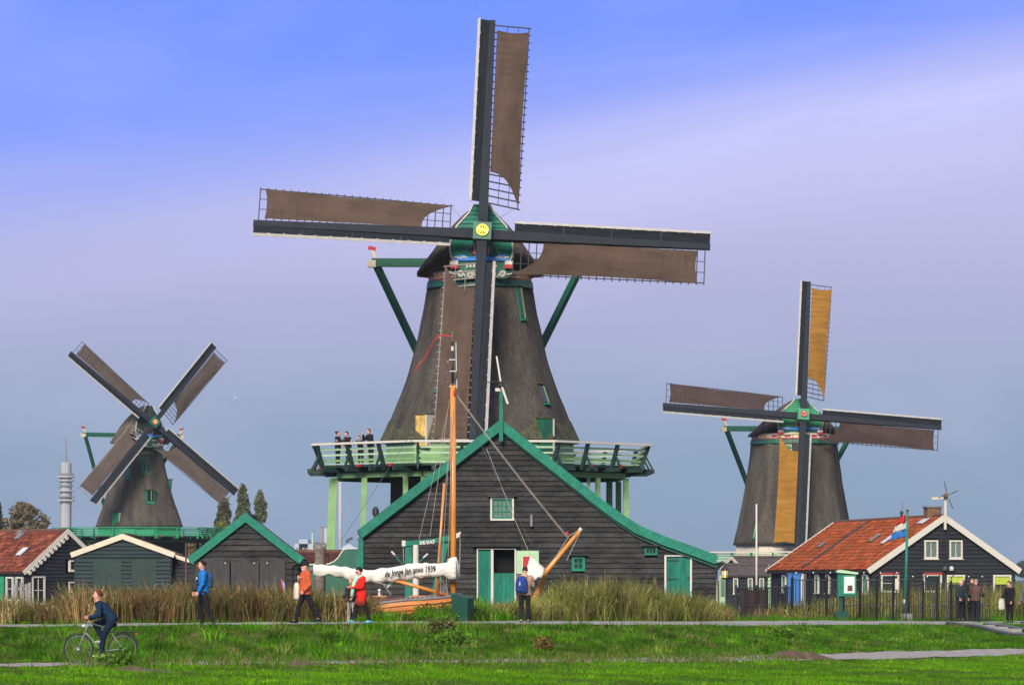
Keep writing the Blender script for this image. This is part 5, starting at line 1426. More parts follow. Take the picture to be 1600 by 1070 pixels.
    b.tube([hem, hem.lerp(waist, .15), hip.lerp(waist, .2), waist, waist.lerp(chest, .3)], [((.168 + g) * k * wide, (.125 + g) * k), ((.172 + g) * k * wide, (.128 + g) * k), ((.165 + g) * k * wide, (.120 + g) * k), ((.15 + g) * k * wide, (.108 + g) * k), ((.15 + g) * k * wide, (.108 + g) * k)], 16, side=(1, 0, 0))
    cap(b, waist, chest, ((.15 + g) * k * wide, (.108 + g) * k), ((.175 + g) * k * wide, (.118 + g) * k), 14)
    cap(b, chest, neck - Vector((0, 0, .055 * k)), ((.172 + g) * k * wide, (.112 + g) * k), (.085 * k, .08 * k), 14)
    cap(b, A[0][0] - Vector((0, 0, .005)), A[1][0] - Vector((0, 0, .005)), (.066 + g * .5) * k, (.066 + g * .5) * k)
    cap(b, neck - Vector((0, 0, .06 * k)), neck + Vector((0, 0, .005 * k)), .074 * k, .066 * k)
    for a in A:
        cap(b, a[0], a[1], (.062 + g * .6) * k, (.055 + g * .6) * k); cap(b, a[1], a[2] - a[3] * .035 * k, (.055 + g * .6) * k, (.043 + g * .5) * k)
    inst('jacket', remesh(b, hv * k, cl(top), 2, .014), root)
    # trousers
    b = MB()
    cap(b, hip + Vector((0, 0, .03 * k)), hip - Vector((0, 0, .05 * k)), (.165 * k, .118 * k), (.160 * k, .118 * k), 14)
    for j in J:
        cap(b, j[0], j[1], .102 * k, .077 * k); cap(b, j[1], j[2] + (j[1] - j[2]).normalized() * .02 * k, .077 * k, .062 * k)
    inst('trousers', remesh(b, .020 * k, cl(bottom), 2, .012), root)
    if skirt:
        b = MB(); b.lathe([(.195 * k, 0), (.20 * k, .12 * k), (.17 * k, .24 * k)], 18, tuple(hip - Vector((0, 0, .37 * k)))); b.build('tunic', cl(skirt), root, smooth=True)
    for j in J:
        b = MB(); d = (j[3] - j[2]); 
        cap(b, j[2] - Vector((0, -.03 * k, .04 * k)), j[3], (.046 * k, .042 * k), (.044 * k, .030 * k))
        cap(b, j[2] - Vector((0, 0, .04 * k)), j[2] + Vector((0, 0, .015 * k)), .048 * k, .046 * k)
        inst('shoe', remesh(b, .014 * k, cl(shoe, .6), 2), root)
    # hair, hats
    if not bald or hair is not None:
        hb = MB(); nu, nv = 16, 10; c0 = hc + ht @ Vector((0, .014 * k, .022 * k)); rr = (.090 * k * puff, .104 * k * puff, .112 * k * puff)
        for jv in range(nv + 1):
            for iu in range(nu):
                t = 2 * math.pi * iu / nu; fy = -math.sin(t)                                  # fy=1 forward
                lim = 1.22 if not bald else 0
                lim = (math.pi * .30 if fy > .55 else (math.pi * (.42 if fy > .1 else .60)))
                if long_hair and fy < .3: lim = math.pi * .74
                st_ = 0.0 if not bald else math.pi * .40
                if bald: lim = max(lim, st_ + .02) if fy < .1 else st_ + .02
                p = st_ + (lim - st_) * jv / nv
                rk = 1 + .05 * mnoise.noise(Vector((math.cos(t) * 3, math.sin(t) * 3, p * 3 + loc[0])))
                hb.v.append(tuple(c0 + ht @ Vector((rr[0] * rk * math.sin(p) * math.cos(t), rr[1] * rk * math.sin(p) * math.sin(t), rr[2] * rk * math.cos(p)))))
        for jv in range(nv):
            for iu in range(nu):
                i2 = (iu + 1) % nu; hb.f.append((jv * nu + iu, (jv + 1) * nu + iu, (jv + 1) * nu + i2, jv * nu + i2))
        hb.build('hair', cl(hair, .6), root, smooth=True)
    if long_hair == 'tail':
        MB().ball(hc + ht @ Vector((0, .13 * k, .07 * k)), (.045 * k, .05 * k, .045 * k), 10, 8).build('hair_bun', cl(hair, .6), root, smooth=True)
    if beard: MB().ball(hc + ht @ Vector((0, -.055 * k, -.085 * k)), (.058 * k, .055 * k, .050 * k), 12, 8, ht).build('beard', cl(beard), root, smooth=True)
    if hat:
        hh = MB(); hh.ball(hc + ht @ Vector((0, .005 * k, .072 * k)), (.108 * k, .125 * k, .062 * k), 16, 8, ht); hh.ball(hc + ht @ Vector((0, -.10 * k, .055 * k)), (.085 * k, .075 * k, .018 * k), 14, 6, ht)
        hh.build('cap', cl(hat), root, smooth=True)
    if glasses:
        gg = MB()
        for s in (-1, 1): gg.ball(hc + ht @ Vector((s * .036 * k, -.098 * k, .010 * k)), (.034 * k, .010 * k, .024 * k), 10, 6, ht)
        gg.build('sunglasses', 'ink', root, smooth=True)
    if hood:
        hh = MB(); hh.ball(neck + Vector((0, .085 * k, -.02 * k)), (.13 * k, .085 * k, .085 * k), 14, 8); hh.build('hood', cl(hood), root, smooth=True)
    return root, dict(hip=hip, chest=chest, neck=neck, head=hc, A=A, J=J, k=k, waist=waist)


def place(px, D): return (X(px, D), D, float(gz(X(px, D), D)) + .025)


def wloc(root, p): return root.matrix_basis @ p if False else Matrix.Translation(root.location) @ Matrix.Rotation(root.rotation_euler[2], 4, 'Z') @ Vector(p)


def bag(name, label, cat, P, size, mat, strap=None, rz=0):
    """soft bag hanging from point P (world)"""
    w_, d_, h_ = size; t = thing(name, label, cat, (P[0], P[1], P[2] - h_), rz); b = MB()
    n = 9
    prof = [(.80, 0.0), (1.0, .06), (1.04, .25), (1.0, .55), (.88, .85), (.55, .98), (.3, 1.0)]
    for f, z in prof:
        for q in range(14):
            a = 2 * math.pi * q / 14; c_, s_ = math.cos(a), math.sin(a)
            b.v.append((f * w_ / 2 * math.copysign(abs(c_) ** .6, c_), f * d_ / 2 * math.copysign(abs(s_) ** .6, s_), z * h_ + .01 * math.sin(a * 3)))
    for i in range(len(prof) - 1):
        for q in range(14): b.f.append((i * 14 + q, i * 14 + (q + 1) % 14, (i + 1) * 14 + (q + 1) % 14, (i + 1) * 14 + q))
    b.f.append(tuple(range(14))[::-1]); b.f.append(tuple((len(prof) - 1) * 14 + q for q in range(14)))
    b.build('pouch', mat, t, smooth=True)
    if strap:
        pts = [Matrix.Rotation(-rz, 3, 'Z') @ (Vector(p) - t.location) for p in strap]
        MB().tube([tuple(p) for p in pts], .014, 6).build('strap', mat, t, smooth=True)
    return t


DARK = (.014, .014, .016)
# the man in the blue jacket
DB = 98.6
r, j = person('man in a bright blue jacket and black trousers walking left on the path', place(318, DB), -80, 1.80, legs=((14, 22), (-12, 10)), arms=((8, 10, 22), (6, 12, 20)), lean=2, head=(-4, 0),
              top=(.012, .13, .40), bottom=DARK, shoe=(.05, .05, .055), hair=(.02, .014, .012))
MB().tube([j['neck'] + Vector((.06, .06, -.03)), j['chest'] + Vector((.09, -.12, .05)), j['chest'] + Vector((.02, -.16, -.12)), j['chest'] + Vector((-.06, -.14, -.02)), j['neck'] + Vector((-.06, .06, -.03))], .016, 6).build('strap', 'ink', r, smooth=True)
w0 = wloc(r, j['chest'] + Vector((.02, -.20, -.10)))
bag('camera_bag', 'black camera bag hanging in front of the man in the blue jacket', 'bag', (w0.x, w0.y - .02, w0.z), (.24, .18, .28), 'ink', rz=R(-80))
w0 = wloc(r, j['chest'] + Vector((0, .20, .16)))
bag('backpack', 'dark blue backpack on the man in the blue jacket', 'backpack', (w0.x, w0.y, w0.z), (.28, .16, .44), cl((.02, .05, .11)), rz=R(-80))
w0 = wloc(r, j['chest'] + Vector((0, -.155, -.02)))
cm = thing('camera', 'compact camera on the chest of the man in the blue jacket', 'camera', (w0.x, w0.y, w0.z), R(-80))
MB().box(-.05, .05, -.03, .03, -.035, .035).build('camera_body', 'steel', cm); MB().tube([(0, -.03, 0), (0, -.075, 0)], .028, 12).build('lens', 'ink', cm)

# the man in the orange shirt
DO = 103.0
r, j = person('bearded man in an orange shirt and dark cap striding left', place(477, DO), -72, 1.76, legs=((20, 6), (-22, 14)), arms=((-6, 10, 140), (-4, 14, 45)), lean=-2, head=(2, 4),
              top=(.42, .085, .035), bottom=(.013, .013, .016), shoe=(.012, .012, .022), hair=(.12, .10, .09), beard=(.40, .36, .34), hat=(.015, .014, .014), bulk=2.4, wide=1.12, inward=(35, 10))
sw = wloc(r, j['A'][0][0]); 
w0 = wloc(r, Vector((-.27, -.16, 1.02)))
bag('cloth_bag', 'cream cloth shopping bag carried by the man in the orange shirt', 'bag', (w0.x - .02, w0.y - .02, w0.z + .14), (.22, .14, .48), 'cream',
    strap=[(w0.x, w0.y, w0.z + .13), tuple((Vector((w0.x, w0.y, w0.z + .13)) + sw) / 2 + Vector((-.05, -.05, 0))), (sw.x, sw.y, sw.z + .09)], rz=R(-60))
MB().tube([j['neck'] + Vector((.06, .03, .0)), j['neck'] + Vector((.0, -.075, -.02)), j['neck'] + Vector((-.06, .03, 0))], .028, 8).build('neckerchief', cl((.05, .06, .05)), r, smooth=True)
MB().box(-.05, .05, -.02, .0, -.012, .012).build('badge', 'white', r, mw=Matrix.Translation(j['chest'] + Vector((.10, -.165, .02))) @ Matrix.Rotation(R(12), 4, 'Z'))

# the woman in the red coat
DW = 103.5
r, j = person('woman in a bright red coat with sunglasses looking down on the path', place(564, DW), -62, 1.60, legs=((18, 8), (-14, 4)), arms=((16, 8, 70), (14, 6, 78)), lean=1, head=(6, 16),
              top=(.62, .018, .012), bottom=DARK, shoe=(.10, .42, .62), hair=(.02, .012, .011), coat=.16, bulk=1.7, glasses=True, skirt=(.24, .030, .022), inward=(25, 30), puff=1.22)
MB().tube([j['neck'] + Vector((.07, .04, 0)), j['neck'] + Vector((.04, -.11, -.03)), j['chest'] + Vector((.03, -.19, .02)), j['chest'] + Vector((.02, -.24, -.18)), j['chest'] + Vector((.02, -.28, -.42))], [(.05, .04), (.055, .04), (.05, .03), (.045, .025), (.05, .025)], 10).build('scarf', 'scarf', r, smooth=True)
MB().tube([j['neck'] + Vector((-.07, .04, 0)), j['neck'] + Vector((-.04, -.11, -.03)), j['chest'] + Vector((-.06, -.19, .0)), j['chest'] + Vector((-.06, -.24, -.22)), j['chest'] + Vector((-.04, -.27, -.38))], [(.04, .03), (.045, .03), (.04, .025), (.035, .02), (.04, .02)], 10).build('scarf', cl((.60, .42, .10)), r, smooth=True)
w0 = wloc(r, j['chest'] + Vector((-.10, -.20, -.18)))
bag('handbag', 'dark burgundy handbag held by the woman in the red coat', 'bag', (w0.x, w0.y, w0.z), (.30, .14, .26), cl((.06, .008, .014)), rz=R(-62))

# someone sitting in the boat behind her
r, j = person('person with fair hair and dark jacket half hidden behind the woman in red', (X(549, 106.5), 106.5, float(gz(X(549, 106.5), 106.5)) - .05), -35, 1.32, legs=((4, 2), (-4, 2)), arms=((10, 6, 40), (8, 8, 50)), head=(10, 6), top=(.02, .022, .026), bottom=(.30, .28, .26), hair=(.38, .22, .15), bulk=1.2)

# the walker with the blue backpack, seen from behind
DK = 108.6
r, j = person('walker in a tan hooded coat seen from behind with a blue backpack', place(820, DK), 172, 1.66, legs=((4, 4), (-5, 3)), arms=((24, 8, 95), (26, 14, 92)), lean=2, head=(4, 8), top=(.34, .215, .145), bottom=DARK, shoe=(.17, .15, .12),
              hair=(.035, .018, .012), long_hair=False, hood=(.36, .235, .16), bulk=1.6, inward=(30, 20))
w0 = wloc(r, j['chest'] + Vector((.04, .22, .14)))
bp = bag('backpack', 'blue backpack on the walker in the tan hooded coat', 'backpack', (w0.x - .03, w0.y, w0.z), (.37, .20, .50), cl((.018, .042, .17)), rz=R(172))
MB().box(-.11, .11, -.03 + .10, .03 + .10, .05, .22).build('pocket', cl((.012, .03, .12)), bp)
MB().box(.02, .05, .135, .145, .22, .33).build('tag', 'steel', bp)
for s in (-1, 1): MB().tube([(s * .11, -.08, .44), (s * .11, -.16, .52), (s * .12, -.27, .46)], .02, 6).build('strap', cl((.015, .03, .11)), bp, smooth=True)

# the group on the right
DG = 148.0
person('bald man in a dark jacket standing left of the group by the iron fence', place(1500, DG), 30, 1.68, arms=((10, 6, 30), (10, 6, 30)), head=(25, 10), lean=3, top=(.018, .028, .034), bottom=(.014, .017, .02), hair=(.45, .42, .40), bald=True, bulk=2.0, coat=.06)
person('pink faced person in black standing behind the man in the brown jacket', place(1518.5, DG + 1.0), 10, 1.72, arms=((10, 6, 30), (10, 6, 30)), head=(-10, 6), top=DARK, bottom=(.02, .028, .025), hair=(.30, .14, .09), bulk=1.4)
person('man in a brown leather jacket seen from behind by the iron fence', place(1524.5, DG - .4), 165, 1.74, legs=((-2, 0), (10, 4)), arms=((18, 10, 45), (14, 12, 40)), head=(-15, 14), lean=6, top=(.072, .045, .036), bottom=(.014, .017, .027), hair=(.20, .16, .13), bulk=2.0)
r, j = person('man in a black suit holding a white bag near the right edge', place(1577.5, DG), -45, 1.70, arms=((12, 5, 60), (8, 4, 15)), head=(-6, 10), top=(.010, .010, .013), bottom=(.010, .010, .012), hair=(.012, .010, .010), bulk=1.3, coat=.10)
w0 = wloc(r, Vector((-.17, -.24, .98)))
bag('carrier_bag', 'white carrier bag held by the man in the black suit', 'bag', (w0.x - .05, w0.y, w0.z + .02), (.26, .10, .46), 'white', rz=R(20))
person('person in grey cut off by the right edge of the picture', place(1603.5, DG + .6), -60, 1.68, arms=((8, 6, 20), (8, 6, 20)), top=(.10, .10, .11), bottom=(.03, .03, .035), hair=(.05, .04, .03), bulk=1.4)

# visitors on the stage of the large mill
wl = lambda x_, y_: tuple(Matrix.Translation(big.location) @ Matrix.Rotation(R(1.9), 4, 'Z') @ Vector((x_, y_, BSZ + .01)))
person('woman with tied up hair in navy looking right on the mill stage', wl(-6.72, -1.2), 70, 1.66, arms=((10, 6, 60), (10, 6, 60)), head=(5, 0), top=(.012, .014, .026), bottom=DARK, hair=(.05, .022, .014), long_hair='tail', bulk=1.4)
person('long haired woman in navy leaning at the stage rail', wl(-6.2, -2.3), -45, 1.60, arms=((35, 8, 60), (30, 6, 80)), head=(-10, 8), lean=10, top=(.012, .013, .022), bottom=DARK, hair=(.015, .011, .011), long_hair=True, bulk=1.3)
person('short red haired person leaning low on the stage rail', wl(-5.62, -3.0), -30, 1.40, arms=((45, 8, 60), (45, 8, 60)), head=(-8, 14), lean=14, top=DARK, bottom=DARK, hair=(.12, .030, .022), bulk=1.2)
person('grey haired man with hand to his mouth on the mill stage', wl(-5.15, -2.6), -60, 1.72, arms=((40, 8, 125), (10, 6, 30)), head=(-4, 10), lean=8, top=(.010, .012, .02), bottom=DARK, hair=(.07, .065, .065), bulk=1.7, inward=(10, 0))

# ------------------------------------------------------------------ bicycle and cyclist
CX, CD = X(163, 87.0), 87.0
bkr = thing('bicycle', 'pale grey green city bicycle ridden along the lower path', 'bicycle', (CX, CD, float(gz(CX, CD)) + .025))
WR = .345; fwx, rwx = -.63, .45         # wheels: front to the left


def wheel(cx):
    ring = [(cx + WR * math.cos(t), 0, WR + WR * math.sin(t)) for t in np.linspace(0, 2 * math.pi, 41)]
    ty = MB().tube(ring, .021, 8, cap=False).build('wheel', 'rubber', bkr, smooth=True)
    MB().tube([(cx + (WR - .03) * math.cos(t), 0, WR + (WR - .03) * math.sin(t)) for t in np.linspace(0, 2 * math.pi, 41)], .011, 6, cap=False).build('rim', 'rim_dark', ty, smooth=True)
    sp = MB()
    for k_ in range(18):
        a = k_ * 2 * math.pi / 18; sp.tube([(cx + .03 * math.cos(a + .5), .015 * (-1) ** k_, WR + .03 * math.sin(a + .5)), (cx + (WR - .04) * math.cos(a), 0, WR + (WR - .04) * math.sin(a))], .0018, 4)
    sp.build('spokes', 'rim_dark', ty)
    MB().tube([(cx, -.05, WR), (cx, .05, WR)], .03, 8).build('axle', 'steel', ty)
    a0, a1 = (.25, 2.6) if cx < 0 else (.2, 2.9)
    MB().tube([(cx + (WR + .045) * math.cos(t), 0, WR + (WR + .045) * math.sin(t)) for t in np.linspace(a0, a1, 16)], [(.008, .028)] * 16, 6).build('mudguard', 'rubber', bkr, smooth=True)


wheel(fwx); wheel(rwx)
fr = MB(); bb = (-.06, 0, .29); seat_t = (.14, 0, .86); head_t = (-.40, 0, .98); head_b = (-.46, 0, .74); 
for p, q_, r_ in ((bb, seat_t, .014), (head_b, bb, .017), (head_t, (.12, 0, .84), .014), (head_t, head_b, .019)): fr.tube([p, q_], r_, 8)
for s in (-1, 1):
    fr.tube([bb, (rwx, s * .05, WR)], .010, 6); fr.tube([(.12, 0, .80), (rwx, s * .05, WR)], .009, 6); fr.tube([head_b, (-.50, s * .045, .66), (fwx, s * .05, WR)], .013, 6)
fr.build('frame', 'bike_green', bkr, smooth=True)
MB().tube([head_t, (-.375, 0, 1.06)], .014, 8).build('stem', 'steel', bkr)
MB().tube([(-.30, -.29, 1.04), (-.42, -.27, 1.075), (-.44, -.10, 1.07), (-.375, 0, 1.06), (-.44, .10, 1.07), (-.42, .27, 1.075), (-.30, .29, 1.04)], .012, 8).build('handlebar', 'rubber', bkr, smooth=True)
MB().tube([seat_t, (.16, 0, .95)], .013, 8).build('seat_post', 'steel', bkr)
MB().ball((.19, 0, .98), (.14, .085, .035), 12, 8).build('saddle', 'rubber', bkr, smooth=True)
MB().tube([(bb[0], -.02, .29), (bb[0], -.03, .29)], .09, 20).build('chainring', 'iron_grey', bkr)
for s in (-1, 1):
    e = (bb[0] + s * .02, s * .07, .29 - s * -.17)
    MB().tube([(bb[0], s * .06, .29), e], .011, 6).build('crank', 'steel', bkr); MB().box(e[0] - .05, e[0] + .05, e[1] - (.09 if s < 0 else -.01), e[1] + (.09 if s > 0 else -.01), e[2] - .012, e[2] + .012).build('pedal', 'rubber', bkr)
rk = MB()
for s in (-1, 1): rk.tube([(.14, s * .06, .75), (.80, s * .06, .76)], .008, 6); rk.tube([(.62, s * .06, .755), (rwx, s * .06, WR)], .007, 6)
rk.box(.18, .80, -.06, .06, .755, .77)
rk.build('luggage_rack', 'rubber', bkr)
MB().box(.76, .82, -.03, .03, .70, .74).build('rear_light', 'red', bkr)
MB().ball((-.50, 0, .90), (.05, .04, .04), 10, 8).build('headlight', 'steel', bkr)
cb_ = bkr.location.z
# saddle top is at 1.01 m; hip joint sits just above it
r, j = person('cyclist in a navy shirt and trousers riding left on the lower path', (CX + .20, CD, cb_), -90, 1.80, lean=40, head=(0, -20),
              top=(.007, .024, .050), bottom=(.007, .014, .032), shoe=(.34, .33, .32), hair=(.09, .025, .014), hips_drop=.105, bulk=1.0, grip=1.5,
              hands=((-.27, -.54, 1.10), (.27, -.54, 1.10)), feet=((-.11, -.24, .56), (.11, -.27, .225)))
# ------------------------------------------------------------------ boat
OD = 115.0
ox = X(650, OD); og = -.25
boat = thing('sailing_boat', 'varnished wooden sailing boat with furled white sail beached in the grass', 'boat', (ox, OD, og))
ol = lambda px: X(px, OD) - ox
oz = lambda py: Z(py, OD) - og
nst = 22
stn = []
for i in range(nst + 1):
    t = i / nst; px_ = 556 + (716 - 556) * t
    sheer = oz(np.interp(px_, [556, 600, 640, 690, 716], [950, 944, 939, 935, 930])); hb_ = 1.15 * (math.sin(math.pi * min(1, .12 + t * .80)) ** .55) * (1 - .0 * t)
    if t > .9: hb_ *= 1 - ((t - .9) / .1) ** 2 * .75
    stn.append((ol(px_), sheer, max(.12, hb_)))
hl = MB(); prf = [(-1, 1.0), (-1.03, .8), (-.98, .5), (-.75, .2), (-.35, .05), (0, 0), (.35, .05), (.75, .2), (.98, .5), (1.03, .8), (1, 1.0)]
for (x_, sh_, hb_) in stn:
    for (u, v_) in prf: hl.v.append((x_ + .22 * (v_ - .5) * (1 if x_ > 0 else -1), u * hb_, sh_ * v_))
npf = len(prf)
for i in range(nst):
    for k_ in range(npf - 1): hl.f.append((i * npf + k_, i * npf + k_ + 1, (i + 1) * npf + k_ + 1, (i + 1) * npf + k_))
hl.f.append(tuple(range(npf))); hl.f.append(tuple(nst * npf + k_ for k_ in range(npf))[::-1])
hull = hl.build('hull', 'hull', boat, smooth=True)
for s in (-1, 1):
    MB().tube([(x_ + .11 * (1 if x_ > 0 else -1), s * (hb_ + .03), sh_ - .10) for x_, sh_, hb_ in stn], .035, 6).build('rubbing_strake', 'hull', boat, smooth=True)
    MB().tube([(x_ + .11 * (1 if x_ > 0 else -1), s * hb_, sh_ + .05) for x_, sh_, hb_ in stn], [(.045, .03)] * len(stn), 6).build('gunwale', 'lead', boat, smooth=True)
    for k_ in range(7):
        x_, sh_, hb_ = stn[11 + k_]; MB().box(x_ - .05, x_ + .05, s * hb_ - .03, s * hb_ + .03, sh_ + .08, sh_ + .14).build('rail_block', 'lead', boat)
for s in (-1, 1):
    for (u_, v2) in ((1.035, .84), (1.03, .66), (.985, .5), (.90, .34)):
        MB().tube([(x_ + .22 * (v2 - .5) * (1 if x_ > 0 else -1), s * (u_ * hb_ + .004), sh_ * v2) for x_, sh_, hb_ in stn], .008, 5).build('strake_seam', 'deck', boat)
dk = MB()
for i in range(nst):
    a, b_ = stn[i], stn[i + 1]; dk.add([(a[0], -a[2] * .98, a[1] - .02), (b_[0], -b_[2] * .98, b_[1] - .02), (b_[0], b_[2] * .98, b_[1] - .02), (a[0], a[2] * .98, a[1] - .02)], [(0, 1, 2, 3)])
dk.build('deck', 'deck', boat)
MB().prism([(ol(588), oz(945)), (ol(632), oz(942)), (ol(632), oz(932)), (ol(588), oz(935))], -.75, .6).build('cabin', 'deck', boat)
MB().prism([(ol(640), oz(942)), (ol(690), oz(940)), (ol(686), oz(928)), (ol(644), oz(930))], -.7, .6).build('hatch', 'deck', boat)
for q_, (a, b_) in enumerate(((584, 605), (640, 664))): MB().box(ol(a), ol(b_), -.80, -.55, oz(932), oz(930)).build('bench', 'hull', boat)
MB().tube([(ol(700), -.52, oz(942)), (ol(705), -.66, oz(942))], .23, 16).build('bow_plate', 'lead', boat)
MB().tube([(ol(704), -.62, oz(944)), (ol(706), -.70, oz(944))], .06, 12).build('hawse_hole', 'paper', boat)
# spars
mx_ = ol(707.5)
MB().tube([(mx_ + .02, 0, .1), (mx_, 0, oz(600))], [.105, .082], 14).build('mast', 'varnish', boat, smooth=True)
MB().tube([(mx_, -.02, oz(612)), (mx_ - .01, -.02, oz(533))], [.045, .035], 10).build('topmast', 'iron', boat, smooth=True)
MB().tube([(mx_ - .01, -.02, oz(548)), (mx_ - .01, -.02, oz(541))], .047, 10).build('topmast_band', 'white', boat)
MB().tube([(mx_ - .01, -.02, oz(533)), (mx_ - .015, -.02, oz(520))], .02, 8).build('truck', 'lead', boat); MB().ball((mx_ - .015, -.02, oz(520)), .04, 8, 6).build('truck_ball', 'carved', boat)
for py_ in (562, 580, 604): MB().box(mx_ - .12, mx_ + .12, -.06, .06, oz(py_) - .015, oz(py_) + .015).build('mast_band', 'steel', boat)
for py_ in (566, 584, 598): MB().ball((mx_ - .16, -.03, oz(py_)), .045, 8, 6).build('block', 'carved', boat)
MB().tube([(mx_ + .13, -.02, oz(607)), (mx_ + .10, -.02, oz(535))], .016, 6).build('flag_stick', 'steel', boat)
MB().ball((mx_ + .06, -.09, oz(614)), (.045, .04, .10), 8, 6).build('red_block', 'red', boat)
MB().tube([(mx_ - .02, -.10, oz(602)), (mx_ + .12, -.1, oz(588)), (mx_ + .14, -.08, oz(580))], .022, 6).build('gaff_jaw', 'iron', boat)
# pennant: two long ribbons
for s_, w_ in ((0, .03), (.06, .018)):
    pts = [(705, 526), (692, 524), (685, 525), (677, 533), (670, 546), (662, 560), (652, 572), (646, 583)]
    rb = MB()
    for i, (a, b_) in enumerate(pts):
        p = Vector((ol(a + s_ * 40), -.10 - .05 * math.sin(i), oz(b_ + s_ * 12))); rb.v += [tuple(p + Vector((0, 0, w_ * .8))), tuple(p - Vector((0, .02, w_ * .3))), tuple(p + Vector((.0, .012, w_ * .8))), tuple(p + Vector((0, .012 - .02, -w_ * .3)))]
    for i in range(len(pts) - 1):
        o_ = i * 4; rb.f += [(o_, o_ + 1, o_ + 5, o_ + 4), (o_ + 2, o_ + 6, o_ + 7, o_ + 3), (o_, o_ + 4, o_ + 6, o_ + 2), (o_ + 1, o_ + 3, o_ + 7, o_ + 5)]
    rb.build('pennant', 'red', boat, smooth=True)
# boom, gaff leaning against the mast, furled sail in its white cover with lettering
MB().tube([(ol(614), -.5, oz(905)), (ol(700), -.2, oz(930))], [.055, .065], 10).build('boom', 'varnish', boat, smooth=True)
MB().tube([(ol(694), -.12, oz(755)), (ol(682), -.45, oz(938))], [.035, .055], 10).build('gaff', 'varnish', boat, smooth=True)
CV = [(491, 881, 897), (500, 881.5, 899), (520, 883, 897), (545, 886, 904), (565, 889, 908), (580, 890, 909), (600, 888, 909), (620, 884, 906), (640, 880.5, 904), (660, 879, 901), (680, 880, 899.5), (697, 880, 900), (704, 874, 902), (713, 872, 903.5)]
cxs = np.linspace(491, 713, 75)
ctp = np.interp(cxs, [c[0] for c in CV], [c[1] for c in CV]); cbt = np.interp(cxs, [c[0] for c in CV], [c[2] for c in CV])
cov = MB(); nn_ = 20


def cov_pt(i, a):
    zc = (oz(ctp[i]) + oz(cbt[i])) / 2; rh_ = (oz(ctp[i]) - oz(cbt[i])) / 2; rd_ = .20 - .06 * abs(i / 37 - 1)
    fold = 1 + .42 * mnoise.noise(Vector((i * .28 + a * .9, math.sin(a) * 1.6, math.cos(a) * 1.6))) + .12 * math.sin(i * .8 + a * 2.2) * mnoise.noise(Vector((i * .13, a, 4)))
    return Vector((ol(cxs[i]), -.45 - rd_ * math.cos(a) * fold * 1.0, zc - .03 * abs(math.sin(i * .42)) * (1 - math.sin(a)) + rh_ * math.sin(a) * (1 + .22 * mnoise.noise(Vector((i * .33, a * .8, 9))))))


for i in range(75):
    for k_ in range(nn_): cov.v.append(tuple(cov_pt(i, 2 * math.pi * k_ / nn_)))
for i in range(74):
    for k_ in range(nn_): cov.f.append((i * nn_ + k_, i * nn_ + (k_ + 1) % nn_, (i + 1) * nn_ + (k_ + 1) % nn_, (i + 1) * nn_ + k_))
cov.f.append(tuple(range(nn_))); cov.f.append(tuple(74 * nn_ + k_ for k_ in range(nn_))[::-1])
cover = cov.build('sail_cover', 'canvas', boat, smooth=True)


def text_mesh(body, size, shear=0.0, extr=.004, bold=0.0):
    cu = bpy.data.curves.new('lettering', 'FONT'); cu.body = body; cu.size = size; cu.shear = shear; cu.extrude = extr; cu.align_x = 'LEFT'; cu.offset = bold; cu.resolution_u = 3
    o = bpy.data.objects.new('lettering', cu); COL.objects.link(o); dg = bpy.context.evaluated_depsgraph_get(); dg.update()
    me = bpy.data.meshes.new_from_object(o.evaluated_get(dg)); bpy.data.objects.remove(o); return me


tm = text_mesh('de Jonge Jan anno 1939', .29, .12, .003, .004)
co = np.zeros(len(tm.vertices) * 3); tm.vertices.foreach_get('co', co); co = co.reshape(-1, 3)
wid = co[:, 0].max(); xa, xb = ol(602), ol(681); out_ = []
for (u, v_, e_) in co:
    x_ = xa + (xb - xa) * u / wid; fi = float(np.interp(x_, [ol(c) for c in cxs], range(75)))
    i0 = min(73, int(fi)); zt = (oz(np.interp(fi, range(75), ctp)) + oz(np.interp(fi, range(75), cbt))) / 2
    rh_ = (oz(np.interp(fi, range(75), ctp)) - oz(np.interp(fi, range(75), cbt))) / 2
    zz_ = zt - .07 + v_; a = math.asin(max(-.9, min(.9, (zz_ - zt) / rh_)))
    p = cov_pt(i0, a).lerp(cov_pt(i0 + 1, a), fi - i0); out_.append((x_, p.y - .055 + e_ * .3, zz_))
tm.vertices.foreach_set('co', np.array(out_).ravel()); tm.update(); tm.materials.clear(); tm.materials.append(M['ink'])
inst('lettering', tm, cover)
MB().tube([(mx_ - .03, -.18, oz(872)), (mx_ + .05, -.25, oz(885)), (mx_ + .08, -.22, oz(908))], [(.16, .10), (.17, .12), (.10, .06)], 10).build('luff_cover', 'canvas', boat, smooth=True)
